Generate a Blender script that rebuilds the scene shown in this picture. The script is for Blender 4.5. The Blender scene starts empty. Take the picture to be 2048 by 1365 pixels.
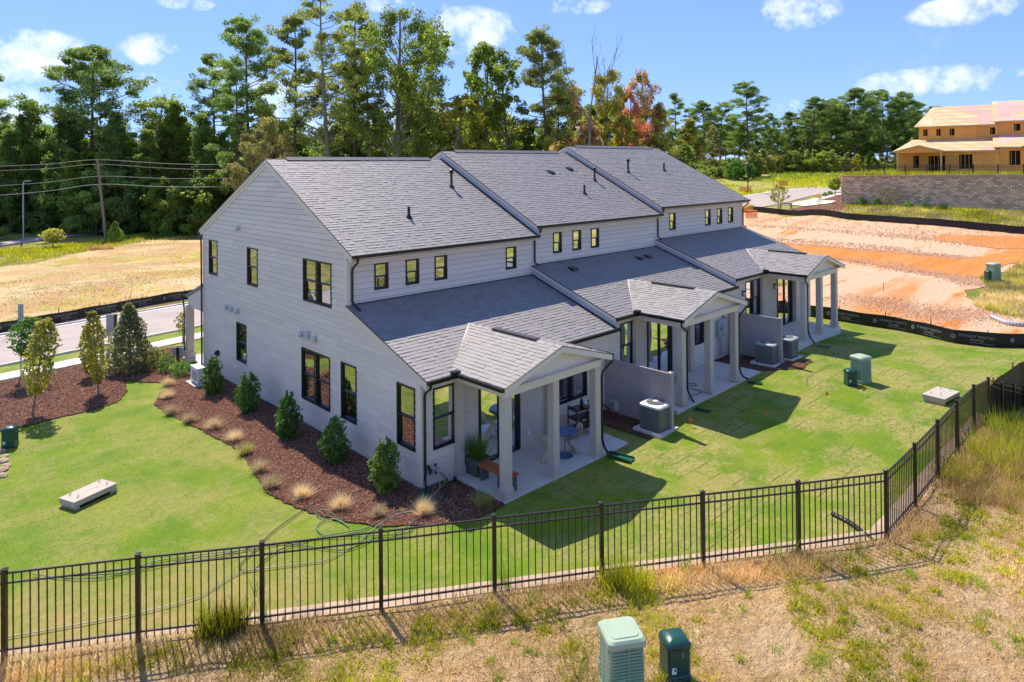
import bpy, math, random
import numpy as np
from mathutils import Vector, Matrix
random.seed(7); rs = np.random.RandomState(11)
S = bpy.context.scene; COL = S.collection
# ------------------------------------------------------------------ camera
FPX, CYP = 1354.034, 324.9786
CAM = np.array([-10.5788, -14.47944, 8.469155])
FW = np.array([0.69410638, 0.71985685, 0.00473896]); RT = np.array([0.71986806, -0.69406413, -0.00805982]); UP = np.array([0.00251277, -0.0090058, 0.99995629])
cd = bpy.data.cameras.new('camera'); cam = bpy.data.objects.new('camera', cd); COL.objects.link(cam); S.camera = cam
cam.matrix_world = Matrix([[RT[i], UP[i], -FW[i], CAM[i]] for i in range(3)] + [[0, 0, 0, 1]])
cd.sensor_width = 36; cd.lens = FPX / 2048 * 36; cd.shift_y = (CYP - 682.5) / 2048; cd.clip_end = 3000; cd.clip_start = .1
def dirpx(x, y): return FW + RT * (x - 1024) / FPX - UP * (y - CYP) / FPX
# ------------------------------------------------------------------ light
SUN = Vector((.14, .71, 1.0)).normalized()
S.view_settings.view_transform = 'Standard'; S.view_settings.look = 'None'; S.view_settings.gamma = 1; S.view_settings.use_curve_mapping = False
S.view_settings.exposure = 1.0
sl = bpy.data.lights.new('sun', 'SUN'); sl.energy = 3.2; sl.angle = math.radians(.5); sl.color = (1, .91, .77)
so = bpy.data.objects.new('sun', sl); COL.objects.link(so); so.rotation_euler = SUN.to_track_quat('Z', 'Y').to_euler(); so.location = (0, 0, 60)
W = bpy.data.worlds.new('World'); S.world = W; W.use_nodes = True
def world():
    nt = W.node_tree; N = nt.nodes; L = nt.links; N.clear()
    out = N.new('ShaderNodeOutputWorld'); bg = N.new('ShaderNodeBackground'); bg.inputs[1].default_value = .12
    sky = N.new('ShaderNodeTexSky'); sky.sky_type = 'NISHITA'; sky.sun_disc = False
    sky.sun_elevation = math.asin(SUN.z); sky.sun_rotation = math.atan2(SUN.x, SUN.y); sky.altitude = 2000
    sky.air_density = 1.0; sky.dust_density = 0; sky.ozone_density = 6.0
    tc = N.new('ShaderNodeTexCoord')
    def m(op, a, b=None, c=None, cl=False):
        n = N.new('ShaderNodeMath'); n.operation = op; n.use_clamp = cl
        for i, v in enumerate((a, b, c)):
            if v is None: continue
            if isinstance(v, (int, float)): n.inputs[i].default_value = v
            else: L.new(v, n.inputs[i])
        return n.outputs[0]
    def noise(scale, det, rough, vec):
        n = N.new('ShaderNodeTexNoise'); n.inputs['Scale'].default_value = scale; n.inputs['Detail'].default_value = det; n.inputs['Roughness'].default_value = rough
        L.new(vec, n.inputs['Vector']); return n
    gen = tc.outputs['Generated']
    n1 = noise(11, 7, .66, gen); n2 = noise(34, 6, .7, gen)
    def dot(vec):
        d = N.new('ShaderNodeVectorMath'); d.operation = 'DOT_PRODUCT'; L.new(gen, d.inputs[0]); d.inputs[1].default_value = vec; return d.outputs['Value']
    acc = None
    clouds = [(75, 112, 88, 42, 1), (40, 138, 60, 24, .9), (300, 100, 48, 28, .9), (372, 6, 48, 14, .8), (935, 62, 105, 46, 1.15), (900, 90, 70, 30, .9), (330, 180, 95, 32, .75), (420, 165, 60, 40, .7), (800, 14, 95, 20, .8),
              (1592, 22, 72, 34, .95), (1795, 168, 62, 24, .95), (1905, 160, 95, 26, .85), (2010, 145, 50, 20, .8), (1950, 18, 95, 26, .9), (1560, 215, 60, 26, .8), (1148, 12, 70, 20, .7), (10, 235, 70, 60, .8), (600, 215, 150, 70, .75), (760, 260, 100, 60, .7), (265, 215, 60, 30, .7)]
    for (x, y, w, h, k) in clouds:
        c = Vector(dirpx(x, y)).normalized(); r = Vector((c.y, -c.x, 0)).normalized(); u = r.cross(c)
        a = m('DIVIDE', dot(r), w / FPX); b = m('DIVIDE', dot(u), h / FPX)
        r2 = m('ADD', m('MULTIPLY', a, a), m('MULTIPLY', b, b))
        front = m('GREATER_THAN', dot(c), .5)
        v = m('MULTIPLY', m('MULTIPLY', m('SUBTRACT', 1.25, r2, cl=True), k), front)
        acc = v if acc is None else m('MAXIMUM', acc, v)
    sep = N.new('ShaderNodeSeparateXYZ'); L.new(gen, sep.inputs[0])
    # scattered clouds over the rest of the sky
    wide = noise(3.1, 7, .55, gen); away = m('SUBTRACT', 1, m('MULTIPLY_ADD', dot(tuple(FW)), 2.2, -1.1, cl=True), cl=True)
    gl = m('MULTIPLY', m('MULTIPLY', m('SUBTRACT', wide.outputs['Fac'], .52, cl=True), 4, cl=True), away)
    acc = m('MAXIMUM', acc, gl)
    t = m('ADD', m('MULTIPLY', m('SUBTRACT', n1.outputs['Fac'], .5), 2.8), m('MULTIPLY', m('SUBTRACT', n2.outputs['Fac'], .5), 1.3))
    mask = m('MULTIPLY_ADD', m('ADD', m('MULTIPLY', acc, .5), m('MULTIPLY', t, 1.15)), 1.15, -.20, cl=True)
    mask = m('MULTIPLY', mask, m('MULTIPLY', acc, 3, cl=True), cl=True)
    mask = m('MULTIPLY', mask, .92)
    # even out the sky's range, as the photograph's exposure does
    gm = N.new('ShaderNodeGamma'); gm.inputs[1].default_value = .5; L.new(sky.outputs[0], gm.inputs[0])
    hs = N.new('ShaderNodeMixRGB'); hs.blend_type = 'MULTIPLY'; hs.inputs[0].default_value = 1; L.new(gm.outputs[0], hs.inputs[1]); hs.inputs[2].default_value = (.98, 1.27, 2.0, 1)
    mx = N.new('ShaderNodeMixRGB'); L.new(mask, mx.inputs[0]); L.new(hs.outputs[0], mx.inputs[1]); mx.inputs[2].default_value = (5.3, 5.5, 5.9, 1)
    L.new(mx.outputs[0], bg.inputs[0]); L.new(bg.outputs[0], out.inputs[0])
world()
# ------------------------------------------------------------------ materials
def newmat(name):
    m = bpy.data.materials.new(name); m.use_nodes = True; nt = m.node_tree; return m, nt.nodes, nt.links, nt.nodes['Principled BSDF']
def setv(p, **k):
    for a, b in k.items():
        a = {'rough': 'Roughness', 'metal': 'Metallic', 'spec': 'Specular IOR Level', 'color': 'Base Color', 'coat': 'Coat Weight'}.get(a, a)
        p.inputs[a].default_value = b
def rgba(c): return (c[0], c[1], c[2], 1)
def M(name, c, rough=.6, metal=0, spec=.4, var=.12, scale=6, bump=0, bscale=60, island=0, obj=0, c2=None, c2scale=1.2, c2thr=(.45, .6)):
    """colour with fine mottling, optional second colour in patches, bump grain, variation per loose piece and per object"""
    m, N, L, p = newmat(name); setv(p, rough=rough, metal=metal, spec=spec)
    tc = N.new('ShaderNodeNewGeometry'); co = tc.outputs['Position']
    if bump or var: 
        t = N.new('ShaderNodeTexCoord'); co = t.outputs['Object']
    def noise(s, d=4, r=.6):
        n = N.new('ShaderNodeTexNoise'); n.inputs['Scale'].default_value = s; n.inputs['Detail'].default_value = d; n.inputs['Roughness'].default_value = r; L.new(co, n.inputs['Vector']); return n.outputs['Fac']
    col = N.new('ShaderNodeRGB'); col.outputs[0].default_value = rgba(c); cur = col.outputs[0]
    if c2:
        n = noise(c2scale, 5, .65); r = N.new('ShaderNodeMapRange'); L.new(n, r.inputs[0]); r.inputs[1].default_value = c2thr[0]; r.inputs[2].default_value = c2thr[1]
        mx = N.new('ShaderNodeMixRGB'); L.new(r.outputs[0], mx.inputs[0]); L.new(cur, mx.inputs[1]); mx.inputs[2].default_value = rgba(c2); cur = mx.outputs[0]
    val = None
    def addv(sock, amt):
        nonlocal val
        a = N.new('ShaderNodeMath'); a.operation = 'MULTIPLY_ADD'; L.new(sock, a.inputs[0]); a.inputs[1].default_value = amt * 2; a.inputs[2].default_value = 1 - amt
        if val is None: val = a.outputs[0]
        else:
            b = N.new('ShaderNodeMath'); b.operation = 'MULTIPLY'; L.new(val, b.inputs[0]); L.new(a.outputs[0], b.inputs[1]); val = b.outputs[0]
    if var: addv(noise(scale), var)
    if island: addv(tc.outputs['Random Per Island'], island)
    if obj:
        oi = N.new('ShaderNodeObjectInfo'); addv(oi.outputs['Random'], obj)
    if val is not None:
        hs = N.new('ShaderNodeHueSaturation'); L.new(cur, hs.inputs['Color']); L.new(val, hs.inputs['Value']); cur = hs.outputs[0]
    L.new(cur, p.inputs['Base Color'])
    if bump:
        b = N.new('ShaderNodeBump'); b.inputs['Strength'].default_value = bump; b.inputs['Distance'].default_value = .02; L.new(noise(bscale, 3), b.inputs['Height']); L.new(b.outputs[0], p.inputs['Normal'])
    return m
def leafmat(name, c, c2=None, trans=.35, isl=.45, obj=.15, dead=None):
    m, N, L, p = newmat(name); out = [n for n in N if n.type == 'OUTPUT_MATERIAL'][0]
    g = N.new('ShaderNodeNewGeometry'); oi = N.new('ShaderNodeObjectInfo')
    mx = N.new('ShaderNodeMixRGB'); L.new(g.outputs['Random Per Island'], mx.inputs[0]); mx.inputs[1].default_value = rgba(c); mx.inputs[2].default_value = rgba(c2 or [v * 1.5 for v in c])
    nz = N.new('ShaderNodeTexNoise'); nz.inputs['Scale'].default_value = .45; nz.inputs['Detail'].default_value = 3; L.new(g.outputs['Position'], nz.inputs['Vector'])
    a = N.new('ShaderNodeMath'); a.operation = 'MULTIPLY_ADD'; L.new(nz.outputs['Fac'], a.inputs[0]); a.inputs[1].default_value = 2.2; a.inputs[2].default_value = -.1; a.use_clamp = False
    b = N.new('ShaderNodeMath'); b.operation = 'MULTIPLY_ADD'; L.new(oi.outputs['Random'], b.inputs[0]); b.inputs[1].default_value = obj * 2; b.inputs[2].default_value = 1 - obj
    d = N.new('ShaderNodeMath'); d.operation = 'MULTIPLY'; L.new(a.outputs[0], d.inputs[0]); L.new(b.outputs[0], d.inputs[1])
    hs = N.new('ShaderNodeHueSaturation'); L.new(mx.outputs[0], hs.inputs['Color']); L.new(d.outputs[0], hs.inputs['Value'])
    setv(p, rough=.55, spec=.3); L.new(hs.outputs[0], p.inputs['Base Color'])
    t = N.new('ShaderNodeBsdfTranslucent')
    h2 = N.new('ShaderNodeHueSaturation'); h2.inputs['Value'].default_value = 1.5; h2.inputs['Saturation'].default_value = 1.1; L.new(hs.outputs[0], h2.inputs['Color']); L.new(h2.outputs[0], t.inputs[0])
    s = N.new('ShaderNodeMixShader'); s.inputs[0].default_value = trans; L.new(p.outputs[0], s.inputs[1]); L.new(t.outputs[0], s.inputs[2]); L.new(s.outputs[0], out.inputs[0])
    return m
def glassmat(name, tint=(.02, .025, .03), refl=.45):
    m, N, L, p = newmat(name); out = [n for n in N if n.type == 'OUTPUT_MATERIAL'][0]
    tr = N.new('ShaderNodeBsdfTransparent'); tr.inputs[0].default_value = (.55, .6, .6, 1)
    gl = N.new('ShaderNodeBsdfGlossy'); gl.inputs['Roughness'].default_value = .015; gl.inputs[0].default_value = (.95, .97, 1, 1)
    g = N.new('ShaderNodeNewGeometry'); nz = N.new('ShaderNodeTexNoise'); nz.inputs['Scale'].default_value = .9; nz.inputs['Detail'].default_value = 1; L.new(g.outputs['Position'], nz.inputs['Vector'])
    bp = N.new('ShaderNodeBump'); bp.inputs['Strength'].default_value = .5; bp.inputs['Distance'].default_value = .02; L.new(nz.outputs['Fac'], bp.inputs['Height']); L.new(bp.outputs[0], gl.inputs['Normal'])
    fr = N.new('ShaderNodeFresnel'); fr.inputs[0].default_value = 1.5
    a = N.new('ShaderNodeMath'); a.operation = 'MULTIPLY_ADD'; a.use_clamp = True; L.new(fr.outputs[0], a.inputs[0]); a.inputs[1].default_value = .8; a.inputs[2].default_value = refl
    s = N.new('ShaderNodeMixShader'); L.new(a.outputs[0], s.inputs[0]); L.new(tr.outputs[0], s.inputs[1]); L.new(gl.outputs[0], s.inputs[2]); L.new(s.outputs[0], out.inputs[0])
    return m
MT = {}
MT['siding'] = M('siding', (.75, .655, .575), .55, var=.09, scale=.7, bump=.3, bscale=40, island=.0, obj=.06)
MT['wall'] = M('wall', (.73, .64, .57), .6, var=.04, bump=.2, bscale=30)
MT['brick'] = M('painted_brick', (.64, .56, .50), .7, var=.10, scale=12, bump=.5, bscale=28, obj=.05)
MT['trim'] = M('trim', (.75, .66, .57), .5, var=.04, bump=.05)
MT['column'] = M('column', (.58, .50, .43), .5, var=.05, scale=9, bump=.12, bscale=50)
MT['stepwall'] = M('stepwall', (.5, .52, .54), .6, var=.06, bump=.1)
MT['black'] = M('black_metal', (.012, .012, .013), .35, spec=.5, var=.2)
MT['frame'] = M('window_black', (.012, .012, .014), .4, spec=.5, var=.2)
MT['fence'] = M('fence_metal', (.022, .017, .015), .38, spec=.5, var=.3, scale=3)
MT['glass'] = glassmat('glass'); MT['glass_dark'] = glassmat('glass_dark', refl=.28)
MT['inside'] = M('inside', (.03, .035, .04), .9, var=.5, scale=1.5)  # near-black; darkness of unlit rooms and siding slots put into the colour
MT['curtain'] = M('curtain', (.75, .75, .72), .8, var=.15, scale=12)
MT['shingle'] = M('shingle', (.235, .21, .20), .6, spec=1.0, var=.10, scale=40, bump=.4, bscale=260, island=.10, obj=.04)
MT['roofdeck'] = M('roofdeck', (.10, .095, .10), .95, spec=.1, var=.1)
MT['concrete'] = M('concrete', (.68, .62, .56), .85, var=.08, scale=5, bump=.15, bscale=90, c2=(.5, .47, .43), c2scale=.8, c2thr=(.5, .8))
MT['castconcrete'] = M('castconcrete', (.50, .44, .36), .9, var=.12, scale=8, bump=.3, bscale=60, obj=.08)
MT['asphalt'] = M('asphalt', (.46, .38, .335), .9, var=.12, scale=1.2, bump=.15, bscale=120, c2=(.39, .33, .29), c2scale=.4, c2thr=(.45, .65))
MT['vinyl'] = M('vinyl', (.46, .385, .37), .55, var=.06, scale=3, c2=(.37, .31, .32), c2scale=.9, c2thr=(.3, .7), obj=.05)
MT['greenbox'] = M('utility_green', (.013, .07, .055), .3, spec=.5, var=.15, scale=3, bump=.05)
MT['palegreen'] = M('utility_pale', (.22, .36, .24), .6, var=.14, scale=5, c2=(.33, .40, .27), c2scale=3, bump=.15, bscale=50)
MT['palelid'] = M('utility_lid', (.38, .47, .33), .5, var=.08, scale=4)
MT['white'] = M('white_paint', (.75, .75, .74), .5, var=.04)
MT['dkgrey'] = M('ac_case', (.085, .09, .085), .5, spec=.4, var=.15)
MT['ltgrey'] = M('light_grey', (.42, .43, .43), .5, var=.1)
MT['galv'] = M('galvanised', (.35, .37, .38), .4, metal=.6, var=.15)
MT['orange'] = M('orange_wood', (.42, .11, .03), .5, var=.2, scale=10, obj=.1)
MT['planter'] = M('planter_grey', (.10, .115, .10), .8, var=.1)
MT['chair'] = M('woven_beige', (.66, .52, .36), .7, var=.12, scale=60, bump=.4, bscale=140)
MT['blue'] = M('table_blue', (.06, .13, .28), .35, var=.05)
MT['silt'] = M('silt_fabric', (.012, .012, .014), .55, var=.5, scale=2.5, bump=.6, bscale=4)
MT['print'] = M('print_white', (.30, .30, .30), .7, var=.2, scale=8)
MT['wood'] = M('stake_wood', (.25, .15, .08), .85, var=.2)
MT['osb'] = M('osb', (.85, .38, .09), .85, var=.18, scale=7, bump=.2, bscale=30, obj=.12)
MT['osbroof'] = M('osb_roof', (.60, .43, .21), .9, var=.1, scale=3, obj=.07, c2=(.74, .58, .36), c2scale=.25)
MT['pinkdeck'] = M('pink_deck', (.66, .42, .35), .9, var=.1, scale=3, obj=.1)
MT['lumber'] = M('lumber', (.75, .48, .2), .85, var=.1)
MT['shade_fill'] = M('shade_fill', (.03, .018, .012), .95, var=.5, scale=2)  # near-black; the shade inside openings is put into this colour
MT['block'] = M('wall_block', (.74, .53, .35), .95, var=.16, scale=3, bump=.5, bscale=9, island=.3)
MT['tanblock'] = M('cap_block', (.50, .36, .24), .95, var=.15, scale=6, bump=.4, bscale=40, obj=.1)
MT['bark'] = M('bark', (.13, .095, .07), .95, var=.3, scale=4, bump=.5, bscale=8)
MT['barkgrey'] = M('bark_grey', (.22, .19, .16), .95, var=.3, scale=4, bump=.5, bscale=8)
MT['pole'] = M('pole_wood', (.27, .22, .17), .9, var=.2)
MT['wire'] = M('wire', (.25, .25, .24), .6, var=0)
MT['orangeplastic'] = M('orange_plastic', (.85, .13, .03), .5, var=.1)
MT['yellowplastic'] = M('yellow_plastic', (.65, .36, .04), .5, var=.2)
MT['hose_green'] = M('hose_green', (.10, .22, .14), .4, var=.1)
MT['hose_dark'] = M('hose_dark', (.02, .045, .05), .4, var=.1)
MT['hose_pale'] = M('hose_pale', (.38, .40, .33), .4, var=.1)
MT['splash'] = M('splash_green', (.012, .10, .06), .35, var=.1)
MT['blackplastic'] = M('black_plastic', (.012, .012, .012), .3, spec=.5, var=.2)
MT['sand'] = M('rock', (.45, .33, .22), .95, var=.2, bump=.4, bscale=12, obj=.15)
# foliage
MT['lf_pine'] = leafmat('pine_needles', (0.134, 0.226, 0.06), (0.33, 0.406, 0.12), 0.49)
MT['lf_pinelt'] = leafmat('pine_light', (0.18, 0.24, 0.06), (0.39, 0.406, 0.12), 0.51)
MT['lf_dark'] = leafmat('leaf_dark', (.13, .21, .06), (.30, .39, .11), 0.56)
MT['lf_green'] = leafmat('leaf_green', (.14, .21, .04), (.32, .38, .08), 0.60)
MT['lf_yel'] = leafmat('leaf_yellowgreen', (0.26, 0.28, 0.05), (0.46, 0.42, 0.09), 0.5)
MT['lf_straw'] = leafmat('leaf_straw', (0.24, 0.23, 0.08), (0.42, 0.38, 0.14), 0.45)
MT['lf_red'] = leafmat('leaf_red', (.60, .30, .17), (0.66, 0.36, 0.18), 0.5)
MT['lf_orange'] = leafmat('leaf_orange', (0.5, 0.34, 0.16), (0.56, 0.42, 0.2), 0.5)
MT['lf_shrub'] = leafmat('leaf_shrub', (.06, .16, .025), (.17, .30, .06), .4)
MT['lf_shrublt'] = leafmat('leaf_shrub_light', (.16, .28, .04), (.30, .42, .08), .45)
MT['lf_silver'] = leafmat('leaf_silver', (.15, .19, .06), (.38, .36, .18), .35)
MT['lf_horn'] = leafmat('leaf_young', (.22, .26, .05), (.46, .38, .10), .45)
MT['gr_straw'] = leafmat('grass_straw', (.55, .43, .24), (.70, .58, .38), .4, obj=.05)
MT['gr_dry'] = leafmat('grass_dry', (.64, .47, .23), (.78, .62, .35), .4)
MT['gr_rust'] = leafmat('grass_rust', (.42, .28, .11), (.56, .41, .18), .4)
MT['gr_weed'] = leafmat('grass_weed', (.30, .34, .03), (.55, .50, .07), .5)
MT['gr_green'] = leafmat('grass_green', (.17, .26, .03), (.36, .40, .07), .5)
def lawnmat(name, blades=False):
    m, N, L, p = newmat(name); out = [n for n in N if n.type == 'OUTPUT_MATERIAL'][0]
    g = N.new('ShaderNodeNewGeometry'); P = g.outputs['Position']
    def mapping(rot, sc):
        mp = N.new('ShaderNodeMapping'); L.new(P, mp.inputs[0]); mp.inputs['Rotation'].default_value = (0, 0, rot); mp.inputs['Scale'].default_value = sc; return mp.outputs[0]
    def noise(vec, s, d=4, r=.6):
        n = N.new('ShaderNodeTexNoise'); n.inputs['Scale'].default_value = s; n.inputs['Detail'].default_value = d; n.inputs['Roughness'].default_value = r; L.new(vec, n.inputs['Vector']); return n.outputs['Fac']
    def ramp(f, a, b):
        r = N.new('ShaderNodeMapRange'); L.new(f, r.inputs[0]); r.inputs[1].default_value = a; r.inputs[2].default_value = b; return r.outputs[0]
    def mix(f, a, b, amt=1):
        x = N.new('ShaderNodeMixRGB'); 
        if amt != 1:
            q = N.new('ShaderNodeMath'); q.operation = 'MULTIPLY'; L.new(f, q.inputs[0]); q.inputs[1].default_value = amt; f = q.outputs[0]
        L.new(f, x.inputs[0])
        for s, v in ((1, a), (2, b)):
            if isinstance(v, tuple): x.inputs[s].default_value = rgba(v)
            else: L.new(v, x.inputs[s])
        return x.outputs[0]
    c = mix(ramp(noise(P, .7, 5), .35, .65), (.095, .205, .003), (.20, .27, .008))
    # sod laid in strips: each strip a slightly different tone
    br = N.new('ShaderNodeTexBrick'); L.new(mapping(.05, (1, 1, 1)), br.inputs['Vector']); br.inputs['Scale'].default_value = 1
    br.inputs['Brick Width'].default_value = 1.35; br.inputs['Row Height'].default_value = .6; br.inputs['Mortar Size'].default_value = .022; br.inputs['Mortar Smooth'].default_value = .4
    br.inputs['Color1'].default_value = (.25, .25, .25, 1); br.inputs['Color2'].default_value = (.75, .75, .75, 1); br.inputs['Mortar'].default_value = (.5, .5, .5, 1)
    bw = N.new('ShaderNodeRGBToBW'); L.new(br.outputs['Color'], bw.inputs[0])
    tan = ramp(noise(P, .45, 7, .75), .45, .56); fine = ramp(noise(mapping(.4, (1, 3, 1)), 5, 4, .7), .36, .56)
    sx = N.new('ShaderNodeSeparateXYZ'); L.new(P, sx.inputs[0]); new_ = N.new('ShaderNodeMapRange'); L.new(sx.outputs[0], new_.inputs[0]); new_.inputs[1].default_value = -2; new_.inputs[2].default_value = 5; new_.inputs[3].default_value = .22; new_.inputs[4].default_value = 1   # the newer turf is on the right
    m0 = N.new('ShaderNodeMath'); m0.operation = 'MULTIPLY'; L.new(tan, m0.inputs[0]); L.new(fine, m0.inputs[1])
    n2_ = N.new('ShaderNodeMath'); n2_.operation = 'MULTIPLY_ADD'; L.new(new_.outputs[0], n2_.inputs[0]); n2_.inputs[1].default_value = .5; n2_.inputs[2].default_value = .5
    mm = N.new('ShaderNodeMath'); mm.operation = 'MULTIPLY'; L.new(m0.outputs[0], mm.inputs[0]); L.new(n2_.outputs[0], mm.inputs[1])
    c = mix(mm.outputs[0], c, (.46, .33, .14), .85)
    b2 = N.new('ShaderNodeMath'); b2.operation = 'MULTIPLY'; L.new(ramp(bw.outputs[0], .5, .75), b2.inputs[0]); L.new(ramp(noise(P, .6, 3), .45, .6), b2.inputs[1])
    c = mix(b2.outputs[0], c, (.36, .29, .09), .65)
    # dried out strip of turf along the left part of the fence
    sub = N.new('ShaderNodeVectorMath'); sub.operation = 'SUBTRACT'; L.new(P, sub.inputs[0]); sub.inputs[1].default_value = (-7.0, -1.6, 0)
    dt = N.new('ShaderNodeVectorMath'); dt.operation = 'DOT_PRODUCT'; L.new(sub.outputs[0], dt.inputs[0]); dt.inputs[1].default_value = (-.556, -.831, 0)
    dl = N.new('ShaderNodeVectorMath'); dl.operation = 'DOT_PRODUCT'; L.new(sub.outputs[0], dl.inputs[0]); dl.inputs[1].default_value = (.831, -.556, 0)
    nn_ = N.new('ShaderNodeMath'); nn_.operation = 'MULTIPLY_ADD'; L.new(noise(P, .8, 4), nn_.inputs[0]); nn_.inputs[1].default_value = 3.0; L.new(dt.outputs['Value'], nn_.inputs[2])
    dm_ = N.new('ShaderNodeMath'); dm_.operation = 'MULTIPLY'; L.new(ramp(nn_.outputs[0], -1.6, .2), dm_.inputs[0]); L.new(ramp(dl.outputs['Value'], 4.5, 1.5), dm_.inputs[1])
    c = mix(dm_.outputs[0], c, mix(ramp(noise(P, 3, 4), .4, .6), (.46, .30, .13), (.30, .27, .06)), .9)
    seam = N.new('ShaderNodeMath'); seam.operation = 'MULTIPLY'; L.new(br.outputs['Fac'], seam.inputs[0]); L.new(ramp(noise(P, .9, 3), .46, .6), seam.inputs[1])
    sm2 = N.new('ShaderNodeMath'); sm2.operation = 'MULTIPLY'; L.new(seam.outputs[0], sm2.inputs[0]); L.new(new_.outputs[0], sm2.inputs[1])
    c = mix(sm2.outputs[0], c, (.07, .055, .015), .8)
    c = mix(noise(P, 38, 3, .7), c, mix(ramp(noise(P, 70, 2), .4, .6), (.06, .12, .01), (.27, .33, .035)), .4)
    if blades:
        isl = g.outputs['Random Per Island']; c = mix(ramp(isl, .62, .95), c, (.42, .36, .12), .6); hv = N.new('ShaderNodeHueSaturation'); L.new(c, hv.inputs['Color']); vm = N.new('ShaderNodeMath'); vm.operation = 'MULTIPLY_ADD'; L.new(isl, vm.inputs[0]); vm.inputs[1].default_value = 1.0; vm.inputs[2].default_value = .55; L.new(vm.outputs[0], hv.inputs['Value']); c = hv.outputs[0]
    setv(p, rough=.8, spec=.2); L.new(c, p.inputs['Base Color'])
    if blades:
        t = N.new('ShaderNodeBsdfTranslucent'); h2 = N.new('ShaderNodeHueSaturation'); h2.inputs['Value'].default_value = 1.3; L.new(c, h2.inputs['Color']); L.new(h2.outputs[0], t.inputs[0])
        s = N.new('ShaderNodeMixShader'); s.inputs[0].default_value = .4; L.new(p.outputs[0], s.inputs[1]); L.new(t.outputs[0], s.inputs[2]); L.new(s.outputs[0], out.inputs[0])
    else:
        b = N.new('ShaderNodeBump'); b.inputs['Strength'].default_value = .7; b.inputs['Distance'].default_value = .03; L.new(noise(P, 30, 5, .75), b.inputs['Height']); L.new(b.outputs[0], p.inputs['Normal'])
    return m
MT['lawn'] = lawnmat('lawn'); MT['lawnblade'] = lawnmat('lawn_blade', True)
def soilmat(name, cols, s1=.12, s2=1.5, stretch=None, bump=.5, rot=0., thr=(.42, .58, .45, .62)):
    m, N, L, p = newmat(name); g = N.new('ShaderNodeNewGeometry'); P = g.outputs['Position']; vec = P
    if stretch:
        mp = N.new('ShaderNodeMapping'); mp.vector_type = 'POINT'; L.new(P, mp.inputs[0]); mp.inputs['Rotation'].default_value = (0, 0, rot)
        m2 = N.new('ShaderNodeVectorMath'); m2.operation = 'MULTIPLY'; L.new(mp.outputs[0], m2.inputs[0]); m2.inputs[1].default_value = stretch; vec = m2.outputs[0]
    def noise(v, s, d=5, r=.65):
        n = N.new('ShaderNodeTexNoise'); n.inputs['Scale'].default_value = s; n.inputs['Detail'].default_value = d; n.inputs['Roughness'].default_value = r; L.new(v, n.inputs['Vector']); return n.outputs['Fac']
    def ramp(f, a, b):
        r = N.new('ShaderNodeMapRange'); L.new(f, r.inputs[0]); r.inputs[1].default_value = a; r.inputs[2].default_value = b; return r.outputs[0]
    x1 = N.new('ShaderNodeMixRGB'); L.new(ramp(noise(vec, s1), thr[0], thr[1]), x1.inputs[0]); x1.inputs[1].default_value = rgba(cols[0]); x1.inputs[2].default_value = rgba(cols[1])
    x2 = N.new('ShaderNodeMixRGB'); L.new(ramp(noise(vec, s2), thr[2], thr[3]), x2.inputs[0]); L.new(x1.outputs[0], x2.inputs[1]); x2.inputs[2].default_value = rgba(cols[2])
    x3 = N.new('ShaderNodeMixRGB'); x3.blend_type = 'MULTIPLY'; x3.inputs[0].default_value = .55; L.new(x2.outputs[0], x3.inputs[1])
    nn = noise(P, 7, 6, .7); r = N.new('ShaderNodeMapRange'); L.new(nn, r.inputs[0]); r.inputs[3].default_value = .35; r.inputs[4].default_value = 1.55; r.clamp = False
    L.new(r.outputs[0], x3.inputs[2]); setv(p, rough=.95, spec=.15); L.new(x3.outputs[0], p.inputs['Base Color'])
    b = N.new('ShaderNodeBump'); b.inputs['Strength'].default_value = bump; b.inputs['Distance'].default_value = .12
    ad = N.new('ShaderNodeMath'); ad.operation = 'ADD'; L.new(noise(vec, s2 * 2), ad.inputs[0]); L.new(nn, ad.inputs[1]); L.new(ad.outputs[0], b.inputs['Height']); L.new(b.outputs[0], p.inputs['Normal'])
    return m
MT['field'] = soilmat('field_grass', ((.26, .24, .05), (.42, .33, .12), (.14, .19, .03)), .12, .5)
MT['fieldgreen'] = soilmat('meadow', ((.30, .30, .06), (.45, .36, .10), (.20, .26, .04)), .09, .25, (1, .35, 1))
MT['tanfield'] = soilmat('tan_soil', ((.66, .47, .26), (.54, .33, .16), (.36, .33, .10)), .18, .45, thr=(.42, .56, .52, .62))
MT['redsoil'] = soilmat('red_soil', ((.70, .47, .30), (.66, .30, .11), (.62, .22, .05)), .16, .45, (.28, 1.6, 1), .9, 0.0, (.5, .62, .56, .66))
MT['claypatch'] = soilmat('clay', ((.64, .23, .055), (.68, .29, .09), (.62, .34, .17)), .5, 1.2, (.25, 1.4, 1), .8, 0.0, (.4, .6, .6, .75))
MT['drybank'] = soilmat('dry_bank', ((.72, .50, .28), (.56, .35, .16), (.40, .27, .09)), .9, 3.2, bump=1.1, thr=(.4, .6, .55, .7))
MT['mulch'] = soilmat('mulch', ((.28, .13, .085), (.20, .09, .06), (.38, .19, .125)), 3, 14, bump=1.0, thr=(.4, .6, .5, .6))
MT['chip'] = M('mulch_chip', (.44, .22, .145), .9, var=0, island=.5, obj=0)
MT['chipfar'] = M('dirt_clod', (.74, .47, .28), .95, var=.15, island=.15)
MT['clodred'] = M('red_clod', (.72, .42, .24), .95, var=.2, island=.2)
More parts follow.
